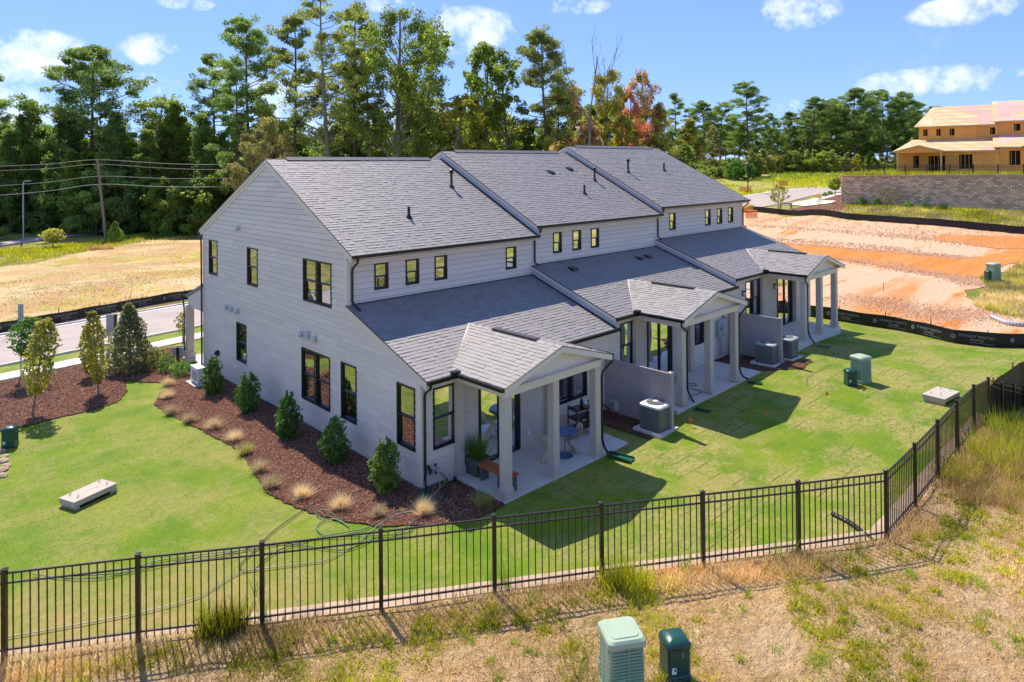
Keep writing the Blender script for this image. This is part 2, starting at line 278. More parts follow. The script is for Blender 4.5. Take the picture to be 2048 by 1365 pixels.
# ------------------------------------------------------------------ helpers
def tag(o, label=None, cat=None, group=None, kind=None):
    if label: o['label'] = label
    if cat: o['category'] = cat
    if group: o['group'] = group
    if kind: o['kind'] = kind
    return o
def empty(name, loc=(0, 0, 0), label=None, cat=None, group=None, rz=0):
    o = bpy.data.objects.new(name, None); o.empty_display_size = .2; o.location = loc; o.rotation_euler = (0, 0, rz); COL.objects.link(o)
    return tag(o, label, cat, group)
def link(name, me, parent=None, loc=None, mat=None):
    o = bpy.data.objects.new(name, me); COL.objects.link(o)
    if parent is not None: o.parent = parent
    if loc is not None: o.location = loc
    if mat is not None: o.data.materials.append(mat)
    return o
def copy_tree(o, parent=None, label=None, loc=None, rz=None, scale=None):
    kids = [c for c in o.children]
    c = o.copy(); COL.objects.link(c)
    if parent is not None: c.parent = parent
    if label: c['label'] = label
    if loc is not None: c.location = loc
    if rz is not None: c.rotation_euler = (0, 0, rz)
    if scale is not None: c.scale = scale if isinstance(scale, (tuple, list)) else (scale,) * 3
    for k in kids: copy_tree(k, c)
    return c
class MB:
    def __init__(s, T=None): s.v = []; s.f = []; s.T = T
    def add(s, vs, fs):
        b = len(s.v)
        if s.T: vs = [s.T(v) for v in vs]
        s.v += [tuple(v) for v in vs]; s.f += [tuple(b + i for i in f) for f in fs]; return s
    def box(s, x0, x1, y0, y1, z0, z1):
        return s.add([(x0, y0, z0), (x1, y0, z0), (x1, y1, z0), (x0, y1, z0), (x0, y0, z1), (x1, y0, z1), (x1, y1, z1), (x0, y1, z1)],
                     [(0, 3, 2, 1), (4, 5, 6, 7), (0, 1, 5, 4), (1, 2, 6, 5), (2, 3, 7, 6), (3, 0, 4, 7)])
    def cbox(s, c, d, ch=.02):
        """box with chamfered vertical edges"""
        x, y, z = c; a, b, h = d[0] / 2, d[1] / 2, d[2]; pts = [(a - ch, b), (a, b - ch), (a, -b + ch), (a - ch, -b), (-a + ch, -b), (-a, -b + ch), (-a, b - ch), (-a + ch, b)][::-1]
        return s.loft([[(x + p[0], y + p[1], z) for p in pts], [(x + p[0], y + p[1], z + h) for p in pts]])
    def loft(s, rings, cap=True, closed=True):
        n = len(rings[0]); vs = [p for r in rings for p in r]; fs = []
        for i in range(len(rings) - 1):
            for j in range(n if closed else n - 1):
                k = (j + 1) % n; fs.append((i * n + j, i * n + k, (i + 1) * n + k, (i + 1) * n + j))
        if cap: fs.append(tuple(range(n))[::-1]); fs.append(tuple(range((len(rings) - 1) * n, len(rings) * n)))
        return s.add(vs, fs)
    def tube(s, pts, r, n=8, cap=True):
        pts = [Vector(p) for p in pts]; rr = r if isinstance(r, (list, tuple)) else [r] * len(pts); rings = []; up = Vector((.13, .07, 1)).normalized(); prev = None
        for i, p in enumerate(pts):
            d = (pts[min(i + 1, len(pts) - 1)] - pts[max(i - 1, 0)])
            if d.length < 1e-9: d = Vector((0, 0, 1))
            d.normalize()
            a = prev - d * prev.dot(d) if prev is not None else (up if abs(d.dot(up)) < .95 else Vector((1, 0, 0))).cross(d)
            a.normalize(); prev = a; b = d.cross(a)
            rings.append([p + (a * math.cos(2 * math.pi * k / n) + b * math.sin(2 * math.pi * k / n)) * rr[i] for k in range(n)])
        return s.loft(rings, cap)
    def prism(s, poly, off):
        n = len(poly); off = Vector(off); return s.loft([[Vector(p) for p in poly], [Vector(p) + off for p in poly]])
    def lathe(s, prof, c=(0, 0, 0), n=16, cap=True):
        return s.loft([[(c[0] + r * math.cos(2 * math.pi * k / n), c[1] + r * math.sin(2 * math.pi * k / n), c[2] + z) for k in range(n)] for r, z in prof], cap)
    def build(s, name, mat, parent=None, smooth=False):
        me = bpy.data.meshes.new(name); me.from_pydata(s.v, [], s.f); me.validate()
        if smooth: me.polygons.foreach_set('use_smooth', [True] * len(me.polygons))
        me.materials.append(MT[mat] if isinstance(mat, str) else mat); return link(name, me, parent)
def clip(poly, rect):
    """convex clip of 2-D polygon by a list of half-planes (a,b,c): a*x+b*y<=c"""
    for a, b, c in rect:
        if not poly: return poly
        out = []
        for i in range(len(poly)):
            p, q = poly[i], poly[(i + 1) % len(poly)]; dp = a * p[0] + b * p[1] - c; dq = a * q[0] + b * q[1] - c
            if dp <= 0: out.append(p)
            if (dp < 0 < dq) or (dq < 0 < dp):
                t = dp / (dp - dq); out.append((p[0] + (q[0] - p[0]) * t, p[1] + (q[1] - p[1]) * t))
        poly = out
    return poly
def planes(poly):
    """half-planes of a counter-clockwise convex polygon"""
    o = []
    for i in range(len(poly)):
        p, q = poly[i], poly[(i + 1) % len(poly)]; a, b = q[1] - p[1], -(q[0] - p[0]); o.append((a, b, a * p[0] + b * p[1]))
    return o
def rectp(x0, x1, y0, y1): return [(-1, 0, -x0), (1, 0, x1), (0, -1, -y0), (0, 1, y1)]
def area(p): return abs(sum(p[i][0] * p[(i + 1) % len(p)][1] - p[(i + 1) % len(p)][0] * p[i][1] for i in range(len(p)))) / 2
def lap(O, A, B, N, poly, expo, length, butt, top=.003, jitter=.0, holes=(), stagger=None, gap=.004, buttrand=0, rnd=random, vgap=0):
    """overlapping courses (siding boards, shingles) on a plane: list of (verts, faces)"""
    O, A, B, N = map(Vector, (O, A, B, N)); hp = planes(poly); out = []
    a0 = min(p[0] for p in poly); a1 = max(p[0] for p in poly); b0 = min(p[1] for p in poly); b1 = max(p[1] for p in poly)
    k = 0; z = b0
    while z < b1 - 1e-6:
        z1 = z + expo - vgap; off = (stagger * k) % length if stagger else rnd.random() * length; x = a0 - off
        spans = []
        while x < a1:
            w = length * (1 + rnd.uniform(-jitter, jitter)); spans.append((x, x + w)); x += w
        bt = None
        for (s, e) in spans:
            cells = [(s + gap / 2, e - gap / 2, z, z1)]
            for (h0, h1, g0, g1) in holes:
                nc = []
                for (c0, c1, d0, d1) in cells:
                    if h1 <= c0 or h0 >= c1 or g1 <= d0 or g0 >= d1: nc.append((c0, c1, d0, d1)); continue
                    if h0 > c0: nc.append((c0, h0, d0, d1))
                    if h1 < c1: nc.append((h1, c1, d0, d1))
                    m0, m1 = max(c0, h0), min(c1, h1)
                    if g0 > d0: nc.append((m0, m1, d0, g0))
                    if g1 < d1: nc.append((m0, m1, g1, d1))
                cells = nc
            th = butt + rnd.uniform(0, buttrand)
            for (c0, c1, d0, d1) in cells:
                if c1 - c0 < .02 or d1 - d0 < .01: continue
                pl = clip([(c0, d0), (c1, d0), (c1, d1), (c0, d1)], hp)
                if len(pl) < 3 or area(pl) < .0006: continue
                f = lambda q: th + (top - th) * (q - z) / expo
                vt = [O + A * p[0] + B * p[1] + N * f(p[1]) for p in pl]; vb = [O + A * p[0] + B * p[1] for p in pl]; n = len(pl)
                out.append((vt + vb, [tuple(range(n))] + [(i, n + i, n + (i + 1) % n, (i + 1) % n) for i in range(n)]))
        z += expo; k += 1
    return out
def pieces(name, ps, mat, parent):
    """each piece an object of its own; alike pieces share mesh data"""
    cache = pieces.cache; os_ = []
    for vs, fs in ps:
        c = sum(vs, Vector()) / len(vs); loc = [v - c for v in vs]; key = (mat,) + tuple(tuple(round(x, 3) for x in v) for v in loc)
        me = cache.get(key)
        if me is None:
            me = bpy.data.meshes.new(name); me.from_pydata([tuple(v) for v in loc], [], fs); me.materials.append(MT[mat]); cache[key] = me
        os_.append(link(name, me, parent, c))
    return os_
pieces.cache = {}
def joined(name, ps, mat, parent, stuff=True):
    mb = MB()
    for vs, fs in ps: mb.add(vs, fs)
    o = mb.build(name, mat, parent)
    if stuff: o['kind'] = 'stuff'
    return o
# numpy triangle/quad clouds
def npmesh(name, V, nper, mat, parent=None, stuff=False):
    V = np.asarray(V, dtype=np.float32).reshape(-1, 3); nf = len(V) // nper
    me = bpy.data.meshes.new(name); me.vertices.add(len(V)); me.vertices.foreach_set('co', V.ravel()); me.loops.add(nf * nper); me.loops.foreach_set('vertex_index', np.arange(nf * nper, dtype=np.int32))
    me.polygons.add(nf); me.polygons.foreach_set('loop_start', np.arange(0, nf * nper, nper, dtype=np.int32)); me.update(); me.validate()
    me.materials.append(MT[mat] if isinstance(mat, str) else mat); o = link(name, me, parent)
    if stuff: o['kind'] = 'stuff'
    return o
def unit(a): return a / (np.linalg.norm(a, axis=-1, keepdims=True) + 1e-9)
def leaves(P, L, Wd, upb=.3, jit=.35, dirs=None):
    """rhombic leaf quads centred on P"""
    n = len(P); a = unit(rs.normal(size=(n, 3)) if dirs is None else dirs + rs.normal(size=(n, 3)) * .5)
    nrm = unit(rs.normal(size=(n, 3)) + np.array([0, 0, upb * 2])); b = unit(np.cross(nrm, a)); s = (1 + jit * rs.uniform(-1, 1, (n, 1)))
    a = a * L / 2 * s; b = b * Wd / 2 * s
    return np.stack([P - a, P + b, P + a, P - b], 1).reshape(-1, 3)
def blades(base, h, w, lean=.35, hj=.4):
    """grass blades: one triangle each"""
    n = len(base); az = rs.uniform(0, 2 * np.pi, n); H = h * (1 + hj * rs.uniform(-1, 1, n)) if np.isscalar(h) else h * (1 + hj * rs.uniform(-1, 1, n)); ln = lean * rs.uniform(.2, 1.6, n)
    d = np.stack([np.cos(az), np.sin(az), np.zeros(n)], 1); tip = base + d * (H * ln)[:, None] + np.array([0, 0, 1]) * (H * np.sqrt(np.clip(1 - ln ** 2 * .6, .1, 1)))[:, None]
    ww = rs.uniform(0, 2 * np.pi, n); sd = np.stack([np.cos(ww), np.sin(ww), np.zeros(n)], 1) * (w / 2)
    return np.stack([base - sd, base + sd, tip], 1).reshape(-1, 3)
# ------------------------------------------------------------------ terrain
def dep(x, y, D): return CAM + dirpx(x, y) * D
def at(x, y, z): d = dirpx(x, y); return CAM + d * ((z - CAM[2]) / d[2])
ctrl = [(-14, -1, 0), (-12, 6, 0), (-12, 14, 0), (-8, 0, 0), (-6, 8, 0), (-3, -3, 0), (0, -3, 0), (0, 6, 0), (0, 15.5, -.1), (-4, 16, -.1), (-12, 20, -.25), (-4, 22, -.27), (6, 23, -.27), (15, 22, -.2), (26, 24, 0), (-20, 22, -.25),
        (4, -3, -.01), (3, -1, -.03), (5.5, -1, -.03), (6, -2.2, -.01), (6, 3, -.02), (8, -7, .12), (7.5, -1, .08), (10, 0, .2), (9, -3, .2), (12, -4, .24), (12, -1, .2), (14, 0, .2), (14.6, -2, .27), (16, -3, .38), (16, -8, .42), (13, -9, .33), (20, -3, .48), (20, -6, .42), (22, 0, .4), (24.5, 0, .3), (24.5, 10, .3), (12, 12, .2), (2, -7, .05), (-4, -6, 0), (-10, -8, 0), (6, -10, .2), (20, -11, .6), (24, -10, .6)]
for x, y, z in ((1625, 633, 0), (1731, 652, 0), (1845, 673, .02), (1977, 696, .1), (2048, 697, .15), (2046, 760, .7), (0, 735, -.3), (200, 692, -.3), (403, 652, -.3), (0, 675, -.3), (403, 606, -.3), (0, 655, -.3), (369, 598, -.3), (1700, 560, .2), (1850, 600, .15), (1600, 480, .6), (1700, 500, .5), (2000, 560, .5), (2048, 520, .9)):
    p = at(x, y, z); ctrl.append(tuple(p))
for x, y, d in ((200, 560, 56), (0, 580, 50), (200, 500, 78), (0, 495, 86), (200, 466, 101), (0, 478, 93), (400, 441, 119), (380, 480, 92), (700, 441, 119), (1000, 441, 125), (1510, 424, 92), (1600, 433, 84), (1696, 440, 75), (1875, 452, 66), (2048, 468, 60), (1500, 392, 114), (1683, 405, 82), (2048, 424, 70), (1800, 411, 78),
                (1600, 345, 175), (1450, 352, 165), (1500, 365, 145), (1680, 362, 140), (1550, 335, 190), (1700, 335, 195), (1850, 333, 200), (1300, 360, 150), (1200, 400, 130), (150, 440, 130), (500, 425, 140), (900, 420, 150), (-100, 450, 110), (1500, 330, 230), (1850, 330, 240), (2200, 420, 70), (2200, 340, 200), (-300, 470, 110), (-200, 700, 33)):
    ctrl.append(tuple(dep(x, y, d)))
ctrl = np.array(ctrl)
def tps_fit(P):
    n = len(P); X = P[:, :2] / 50; d = np.linalg.norm(X[:, None] - X[None], axis=-1); K = d * 1.0  # biharmonic-like linear kernel keeps far field tame
    K = K + np.eye(n) * -.002; A = np.block([[K, np.ones((n, 1))], [np.ones((1, n)), np.zeros((1, 1))]]); w = np.linalg.solve(A, np.concatenate([P[:, 2], [0]])); return X, w
TX, TW = tps_fit(ctrl)
def H(xy):
    xy = np.atleast_2d(np.asarray(xy, float)); q = xy / 50; out = np.zeros(len(q))
    for i in range(0, len(q), 20000):
        s = q[i:i + 20000]; out[i:i + 20000] = np.sqrt(((s[:, None] - TX[None]) ** 2).sum(-1) + 1e-4) @ TW[:-1] + TW[-1]
    return out
def hz(x, y): return float(H([(x, y)])[0])
TT = np.concatenate([np.arange(8, 60, .5), np.arange(60, 260, 1.)])
def G(x, y):
    """the ground point under a pixel of the photograph"""
    d = dirpx(x, y); P = CAM[None] + d[None] * TT[:, None]; below = np.nonzero(P[:, 2] < H(P[:, :2]))[0]
    if not len(below): p = CAM + d * 200.; return np.array([p[0], p[1], hz(p[0], p[1])])
    i = below[0]; a, b = TT[max(i - 1, 0)], TT[i]
    for _ in range(14):
        m_ = (a + b) / 2; p = CAM + d * m_
        if p[2] < hz(p[0], p[1]): b = m_
        else: a = m_
    return np.array([p[0], p[1], hz(p[0], p[1])])
def axis(bps):
    o = []
    for a, b, s in bps: o += list(np.arange(a, b, s))
    return np.array(sorted(set(o)))
def heightgrid(name, xs, ys, mat, fz, kind='structure'):
    X, Y = np.meshgrid(xs, ys); Z = fz(np.stack([X.ravel(), Y.ravel()], 1)); V = np.stack([X.ravel(), Y.ravel(), Z], 1); nx = len(xs); fs = []
    for j in range(len(ys) - 1):
        for i in range(nx - 1): a = j * nx + i; fs.append((a, a + 1, a + nx + 1, a + nx))
    me = bpy.data.meshes.new(name); me.from_pydata(V.tolist(), [], fs); me.polygons.foreach_set('use_smooth', [True] * len(fs)); me.materials.append(MT[mat]); o = link(name, me); o['kind'] = kind; return o
heightgrid('ground', axis([(-400, -60, 20), (-60, -20, 5), (-20, 45, 1), (45, 130, 3), (130, 620, 20)]), axis([(-300, -60, 20), (-60, -20, 5), (-20, 45, 1), (45, 160, 3), (160, 620, 20)]), 'field', H)
def sheet(name, poly, mat, off=.02, cell=1.0, kind='structure', wob=0, thick=0, seed=3):
    """a sheet draped over the terrain inside a world-space polygon"""
    poly = [tuple(p[:2]) for p in poly]
    if wob:
        r = random.Random(seed); q = []
        for i in range(len(poly)):
            a, b = poly[i], poly[(i + 1) % len(poly)]; n = max(1, int(math.dist(a, b) / (wob * 3)))
            for k in range(n): q.append((a[0] + (b[0] - a[0]) * k / n + r.uniform(-wob, wob), a[1] + (b[1] - a[1]) * k / n + r.uniform(-wob, wob)))
        poly = q
    x0 = min(p[0] for p in poly); x1 = max(p[0] for p in poly); y0 = min(p[1] for p in poly); y1 = max(p[1] for p in poly); V = []; Fc = []; idx = {}
    xs = [cell * k for k in range(math.floor(x0 / cell), math.ceil(x1 / cell) + 1)]; ys = [cell * k for k in range(math.floor(y0 / cell), math.ceil(y1 / cell) + 1)]
    for i in range(len(xs) - 1):
        col = clip(poly, [(-1, 0, -xs[i]), (1, 0, xs[i + 1])])
        if len(col) < 3: continue
        for j in range(len(ys) - 1):
            c = clip(col, [(0, -1, -ys[j]), (0, 1, ys[j + 1])])
            if len(c) < 3 or area(c) < 1e-5: continue
            f = []
            for p in c:
                k = (round(p[0], 4), round(p[1], 4))
                if k not in idx: idx[k] = len(V); V.append(k)
                if not f or f[-1] != idx[k]: f.append(idx[k])
            if f[0] == f[-1]: f = f[:-1]
            if len(set(f)) >= 3: Fc.append(f)
    Z = H(V) + off; me = bpy.data.meshes.new(name); me.from_pydata([(v[0], v[1], z) for v, z in zip(V, Z)], [], Fc); me.validate(); me.materials.append(MT[mat]); me.polygons.foreach_set('use_smooth', [True] * len(me.polygons))
    o = link(name, me); o['kind'] = kind; return o
def inpoly(P, poly):
    x, y = P[:, 0], P[:, 1]; r = np.zeros(len(P), bool)
    for i in range(len(poly)):
        (ax, ay), (bx, by) = poly[i][:2], poly[(i + 1) % len(poly)][:2]
        c = ((ay > y) != (by > y)); r ^= c & (x < (bx - ax) * (y - ay) / (by - ay + 1e-12) + ax)
    return r
def scatter(poly, n):
    a = np.array([p[:2] for p in poly]); P = rs.uniform(a.min(0), a.max(0), (n, 2)); return P[inpoly(P, poly)]
def lift(P, off=0): return np.column_stack([P, H(P) + off])
gp = lambda L: [G(*p) for p in L]
# ------------------------------------------------------------------ fence line and bank
FT = [at(8.5, 1142.3, 2.27), at(275.9, 1111.7, 2.27), at(523.8, 1086.6, 2.27), at(761.3, 1059.8, 2.27), at(988, 1033, 2.27), at(1202.5, 1008.5, 2.27), at(1405, 986.2, 2.27), at(1596, 964.8, 2.27), at(1772.5, 943.3, 2.27),
      at(1829.4, 889.5, 2.27), at(1875, 842.6, 2.27), at(1913.8, 803, 2.27), at(1947.5, 772.2, 2.27), dep(1976.8, 757.6, 20.1), dep(2003.7, 767, 20.8), dep(2027.5, 771.7, 21.4), dep(2047, 777, 21.9), dep(2085, 784, 22.6)]
FT = [FT[0] + (FT[0] - FT[1])] + FT
NF = len(FT); FXY = np.array([p[:2] for p in FT])
fn = []
for i in range(NF):
    a = FXY[max(i - 1, 0)]; b = FXY[min(i + 1, NF - 1)]; d = (b - a) / np.linalg.norm(b - a); fn.append((d[1], -d[0]))
fn = np.array(fn)   # outward (towards the camera)
def bumps(P, s=1.):
    x, y = P[..., 0], P[..., 1]; return .05 * np.sin(x * 1.7 + 1.3 * np.sin(y * .9)) * np.cos(y * 1.3 + x * .4) + .03 * np.sin(x * 4.1 + y * 2.3) + .02 * np.cos(y * 5.7 - x * 3.1)
def bankz(P):
    """height of the bank outside the fence"""
    P = np.atleast_2d(P)[:, :2]; d = np.linalg.norm(P[:, None] - FXY[None], axis=-1); w = 1 / (d ** 3 + .02); base = (w * np.array([p[2] - 1.37 for p in FT])[None]).sum(1) / w.sum(1)
    dm = d.min(1); return base + bumps(P) * np.clip(dm / 1.5, .15, 1) * .8 + .0 * dm
LX = [np.linspace(0, 1, 8)]
rows = [-.12, .0, .2, .45, .75, 1.1, 1.5, 2, 2.5, 3, 3.6, 4.3, 5, 6, 7, 8.5, 10, 12, 15, 20, 28, 40]
cols = []; cn = []
ext0 = FXY[0] + (FXY[0] - FXY[1]) * 12; extn = FXY[-1] + (FXY[-1] - FXY[-3]) * 8
line = [ext0] + list(FXY) + [extn]; nrm = [fn[0]] + list(fn) + [fn[-1]]
for i in range(len(line) - 1):
    n = 14 if i in (0, len(line) - 2) else 6
    for k in range(n): t = k / n; cols.append(line[i] * (1 - t) + line[i + 1] * t); cn.append(np.array(nrm[i]) * (1 - t) + np.array(nrm[i + 1]) * t)
cols = np.array(cols); cn = np.array(cn); V = np.concatenate([cols + cn * r for r in rows]); Z = bankz(V); nc = len(cols)
fs = [(j * nc + i, (j + 1) * nc + i, (j + 1) * nc + i + 1, j * nc + i + 1) for j in range(len(rows) - 1) for i in range(nc - 1)]
# a face down to the lawn along the inner edge
V2 = np.column_stack([V, Z]).tolist(); b0 = len(V2)
for i in range(nc): V2.append([V[i][0], V[i][1], -.6])
fs += [(i, i + 1, b0 + i + 1, b0 + i) for i in range(nc - 1)]
me = bpy.data.meshes.new('bank'); me.from_pydata(V2, [], fs); me.polygons.foreach_set('use_smooth', [True] * len(fs)); me.materials.append(MT['drybank']); o = link('bank', me); o['kind'] = 'structure'
# ------------------------------------------------------------------ ground cover sheets
fin = [tuple(p - n * .12) for p, n in zip(FXY, fn)]
silt_px = [(1560, 622), (1617, 634), (1678, 643), (1731, 652.5), (1791, 661), (1845.6, 673), (1907, 687.6), (1977, 695.8), (2048, 697), (2120, 694)]
silt_pts = [G(*p) for p in silt_px]
lawn_poly = [(-45, 20.0), (-6.5, 20.05), (0, 21.3), (8, 22.3), (26, 23), (26.5, 6)] + [tuple(p[:2]) for p in silt_pts] + [tuple(G(2120, 740)[:2])] + [tuple(G(2000, 752)[:2])] + fin[-5:][::-1] + fin[:-5][::-1] + [tuple(np.array(fin[0]) + (np.array(fin[0]) - np.array(fin[1])) * 12)]
sheet('lawn', lawn_poly, 'lawn', .02, .5)
sheet('tan_field', [tuple(p[:2]) for p in gp([(-200, 700), (0, 668), (120, 648), (250, 625), (369, 601), (520, 575), (700, 560), (700, 470), (420, 466), (330, 476), (262, 488), (175, 503), (60, 528), (-200, 560)])], 'tanfield', .03, 1.2, wob=.5)
def yl(x, y0): return (x, y0 + .155 * (x + 6.3))
band = lambda a, b, x0=-60, x1=40: [yl(x0, a), yl(x1, a), yl(x1, b), yl(x0, b)]
sheet('verge', band(21.3, 22.9), 'lawn', .035, 1.)
sheet('road', band(23.1, 29.6), 'asphalt', .03, 1.)
sheet('gutter_pan', band(22.95, 23.3), 'concrete', .045, 1.); sheet('far_gutter_pan', band(29.35, 29.8), 'concrete', .045, 1.)
sw = empty('sidewalk'); sw['kind'] = 'structure'
for k in range(26):
    x0 = -38 + k * 1.9; mb = MB(); P = [yl(x0, 20.05), yl(x0 + 1.88, 20.05), yl(x0 + 1.88, 21.3), yl(x0, 21.3)]; z = [hz(*p) for p in P]
    mb.loft([[(p[0], p[1], q - .1) for p, q in zip(P, z)], [(p[0], p[1], q + .08) for p, q in zip(P, z)]]); mb.build('paving_slab', 'concrete', sw)
for nm, a in (('kerb', 22.82), ('far_kerb', 29.75)):
    mb = MB()
    for k in range(50):
        P = [yl(-60 + k * 2, a), yl(-58.02 + k * 2, a), yl(-58.02 + k * 2, a + .15), yl(-60 + k * 2, a + .15)]; z = [hz(*p) for p in P]
        mb.loft([[(p[0], p[1], q - .1) for p, q in zip(P, z)], [(p[0], p[1], q + .13) for p, q in zip(P, z)]])
    mb.build(nm, 'concrete')['kind'] = 'structure'
bed1 = [tuple(p[:2]) for p in gp([(345, 770), (318, 790), (308, 812), (335, 832), (400, 862), (480, 905), (515, 960), (535, 992), (600, 1022), (680, 1047), (760, 1056), (830, 1056), (905, 1050), (960, 1040), (1012, 1012)])] + [(1.0, -2.1), (1.0, .2), (-.0, .2), (0, 15.5), (0, 19.2), (-3, 18.6), (-3.4, 17.3), (-2.4, 15.2)]
sheet('mulch_bed', bed1, 'mulch', .05, .5, wob=.05)
bed2 = [tuple(p[:2]) for p in gp([(0, 768), (100, 746), (169, 730), (225, 712)])] + [(-1.2, 20.6), (.5, 20.6), (.5, 18.9), (-2.6, 18.0)] + [tuple(p[:2]) for p in gp([(243, 742), (254, 785), (235, 808), (190, 820), (120, 838), (90, 845), (40, 858), (0, 866), (-150, 890), (-200, 810)])]
sheet('side_mulch_bed', bed2, 'mulch', .05, .5, wob=.06)
soil2 = [(6.75, -2.45), (7.75, -2.5), (7.75, .1), (6.72, .1)]
sheet('dark_soil', soil2 + [], 'mulch', .06, .5, wob=.03)
sheet('dark_soil_patch', [(14.85, -2.0), (16.0, -3.2), (17.2, -3.1), (16.9, -2.2), (16.4, .1), (14.85, .1)], 'mulch', .05, .5, wob=.05)
red = [tuple(p[:2]) for p in gp([(1480, 600), (1560, 620), (1617, 632), (1731, 650), (1845, 670), (1977, 692), (2060, 694), (2200, 690), (2200, 640), (2045, 640), (1985, 628), (1945, 610), (1925, 590), (1985, 565), (2030, 530), (2048, 520), (2200, 500), (2200, 476), (2048, 470), (1875, 453), (1696, 441), (1600, 434), (1511, 425), (1400, 418), (1250, 430), (1250, 560)])]
sheet('graded_dirt', red, 'redsoil', .03, 1.0, wob=.3)
sheet('red_clay', [tuple(p[:2]) for p in gp([(1450, 470), (1560, 488), (1680, 497), (1800, 508), (1930, 520), (2010, 505), (2090, 498), (2090, 520), (2030, 528), (1990, 540), (1960, 556), (1900, 552), (1810, 540), (1700, 522), (1580, 508), (1500, 503), (1440, 500)])], 'claypatch', .06, .5, wob=.22, seed=5)
sheet('red_clay_patch', [tuple(p[:2]) for p in gp([(1880, 470), (1960, 472), (2090, 478), (2090, 498), (2000, 500), (1930, 490), (1860, 480)])], 'claypatch', .06, .5, wob=.22, seed=6)
0 and sheet('red_clay_spot', [tuple(p[:2]) for p in gp([(1640, 560), (1720, 566), (1690, 578), (1620, 572)])], 'claypatch', .06, .6, wob=.3, seed=7)
sheet('meadow', [tuple(p[:2]) for p in gp([(1380, 362), (1690, 340), (1900, 346), (1900, 360), (1700, 378), (1640, 372), (1560, 382), (1500, 392), (1380, 402)])], 'fieldgreen', .03, 2.5)
sheet('far_road', [tuple(p[:2]) for p in gp([(1420, 410), (1500, 392), (1560, 383), (1620, 377), (1690, 371), (1780, 366), (1780, 374), (1690, 384), (1620, 393), (1580, 404), (1540, 412), (1500, 420), (1420, 424)])], 'asphalt', .06, 1.5)
sheet('far_kerb_strip', [tuple(p[:2]) for p in gp([(1420, 408.6), (1500, 390.8), (1560, 381.8), (1620, 375.8), (1690, 369.8), (1780, 364.8), (1780, 366.3), (1690, 371.3), (1620, 377.3), (1560, 383.4), (1500, 392.4), (1420, 410.5)])], 'concrete', .09, 1.5)
sheet('far_sidewalk', [tuple(p[:2]) for p in gp([(1575, 410), (1612, 402), (1640, 396), (1672, 389), (1700, 386), (1700, 389), (1668, 394), (1640, 402), (1672, 403), (1662, 408), (1610, 414)])], 'concrete', .1, 1.)
sheet('far_mulch_bed', [tuple(p[:2]) for p in gp([(1625, 402), (1660, 391), (1690, 388), (1720, 402), (1900, 421), (1900, 425), (1760, 416), (1690, 408)])], 'mulch', .09, 1.2)
sheet('far_mulch_strip', [tuple(p[:2]) for p in gp([(1560, 424), (1600, 416), (1660, 410), (1700, 416), (1700, 426), (1640, 428)])], 'mulch', .07, 1.2)
sheet('back_road', [tuple(p[:2]) for p in gp([(-200, 505), (0, 486), (130, 468), (260, 455), (400, 441), (600, 425), (600, 431), (405, 448), (260, 462), (130, 476), (0, 494), (-200, 516)])], 'asphalt', .08, 3)
# patios
def patio(x0, x1, z, t=.12):
    p = empty('patio', (x0, -2.1, z)); p['kind'] = 'structure'; n = 3; w = (x1 - x0) / n
    for k in range(n):
        MB().box(k * w + .004, (k + 1) * w - .004, 0, 1.04, -t, .03).build('slab_section', 'concrete', p)
        MB().box(k * w + .004, (k + 1) * w - .004, 1.05, 2.1, -t, .03).build('slab_section', 'concrete', p)
patio(1.0, 6.72, 0); patio(8.85, 14.85, .29, .3); patio(16.35, 22.95, .67, .6)
# ------------------------------------------------------------------ townhouses
def wx(off=0): return lambda v: (v[0] + off, -v[1], v[2])          # rear wall plane y = const: (a, n, z)
def rear(y): return lambda v: (v[0], y - v[1], v[2])
def side(x): return lambda v: (x - v[1], v[0], v[2])
def window(parent, T, a0, a1, z0, z1, kind='double', curtain=None, name='window', glass='glass'):
    f = .045; mb = MB(T)
    mb.box(a0, a1, -.09, .035, z0, z0 + f); mb.box(a0, a1, -.09, .035, z1 - f, z1); mb.box(a0, a0 + f, -.09, .034, z0 + f, z1 - f); mb.box(a1 - f, a1, -.09, .034, z0 + f, z1 - f)
    w = mb.build(name, 'frame', parent)
    i0, i1, j0, j1 = a0 + f, a1 - f, z0 + f, z1 - f
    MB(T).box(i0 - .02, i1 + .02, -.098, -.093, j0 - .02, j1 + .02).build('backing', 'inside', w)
    if kind == 'fixed': MB(T).box(i0, i1, -.04, -.034, j0, j1).build('pane', glass, w)
    else:
        zm = (z0 + z1) / 2; s = .028
        MB(T).box(i0, i1, -.06, .02, zm - .02, zm + .02).build('meeting_rail', 'frame', w)
        MB(T).box(i0, i1, -.035, -.03, zm + .02, j1).build('pane', glass, w)
        m = MB(T); m.box(i0, i0 + s, -.07, .0, j0, zm - .02); m.box(i1 - s, i1, -.07, .0, j0, zm - .02); m.box(i0 + s, i1 - s, -.07, .0, j0, j0 + s); m.build('sash', 'frame', w)
        MB(T).box(i0 + s, i1 - s, -.055, -.05, j0 + s, zm - .02).build('pane', glass, w)
        MB(T).box(a0 + .004, a1 - .004, .035, .05, z0 + .006, z0 + .02).build('sill', 'frame', w)
    if curtain:
        m = MB(T); c0, c1 = (i0, i0 + (i1 - i0) * curtain) if curtain > 0 else (i1 + (i1 - i0) * curtain, i1); n = 9
        ra = [(c0 + (c1 - c0) * k / n, -.085 + .008 * (k % 2)) for k in range(n + 1)]
        m.loft([[(a, q, j0) for a, q in ra], [(a, q, j1) for a, q in ra]], cap=False, closed=False); m.build('curtain', 'curtain', w)
    return w
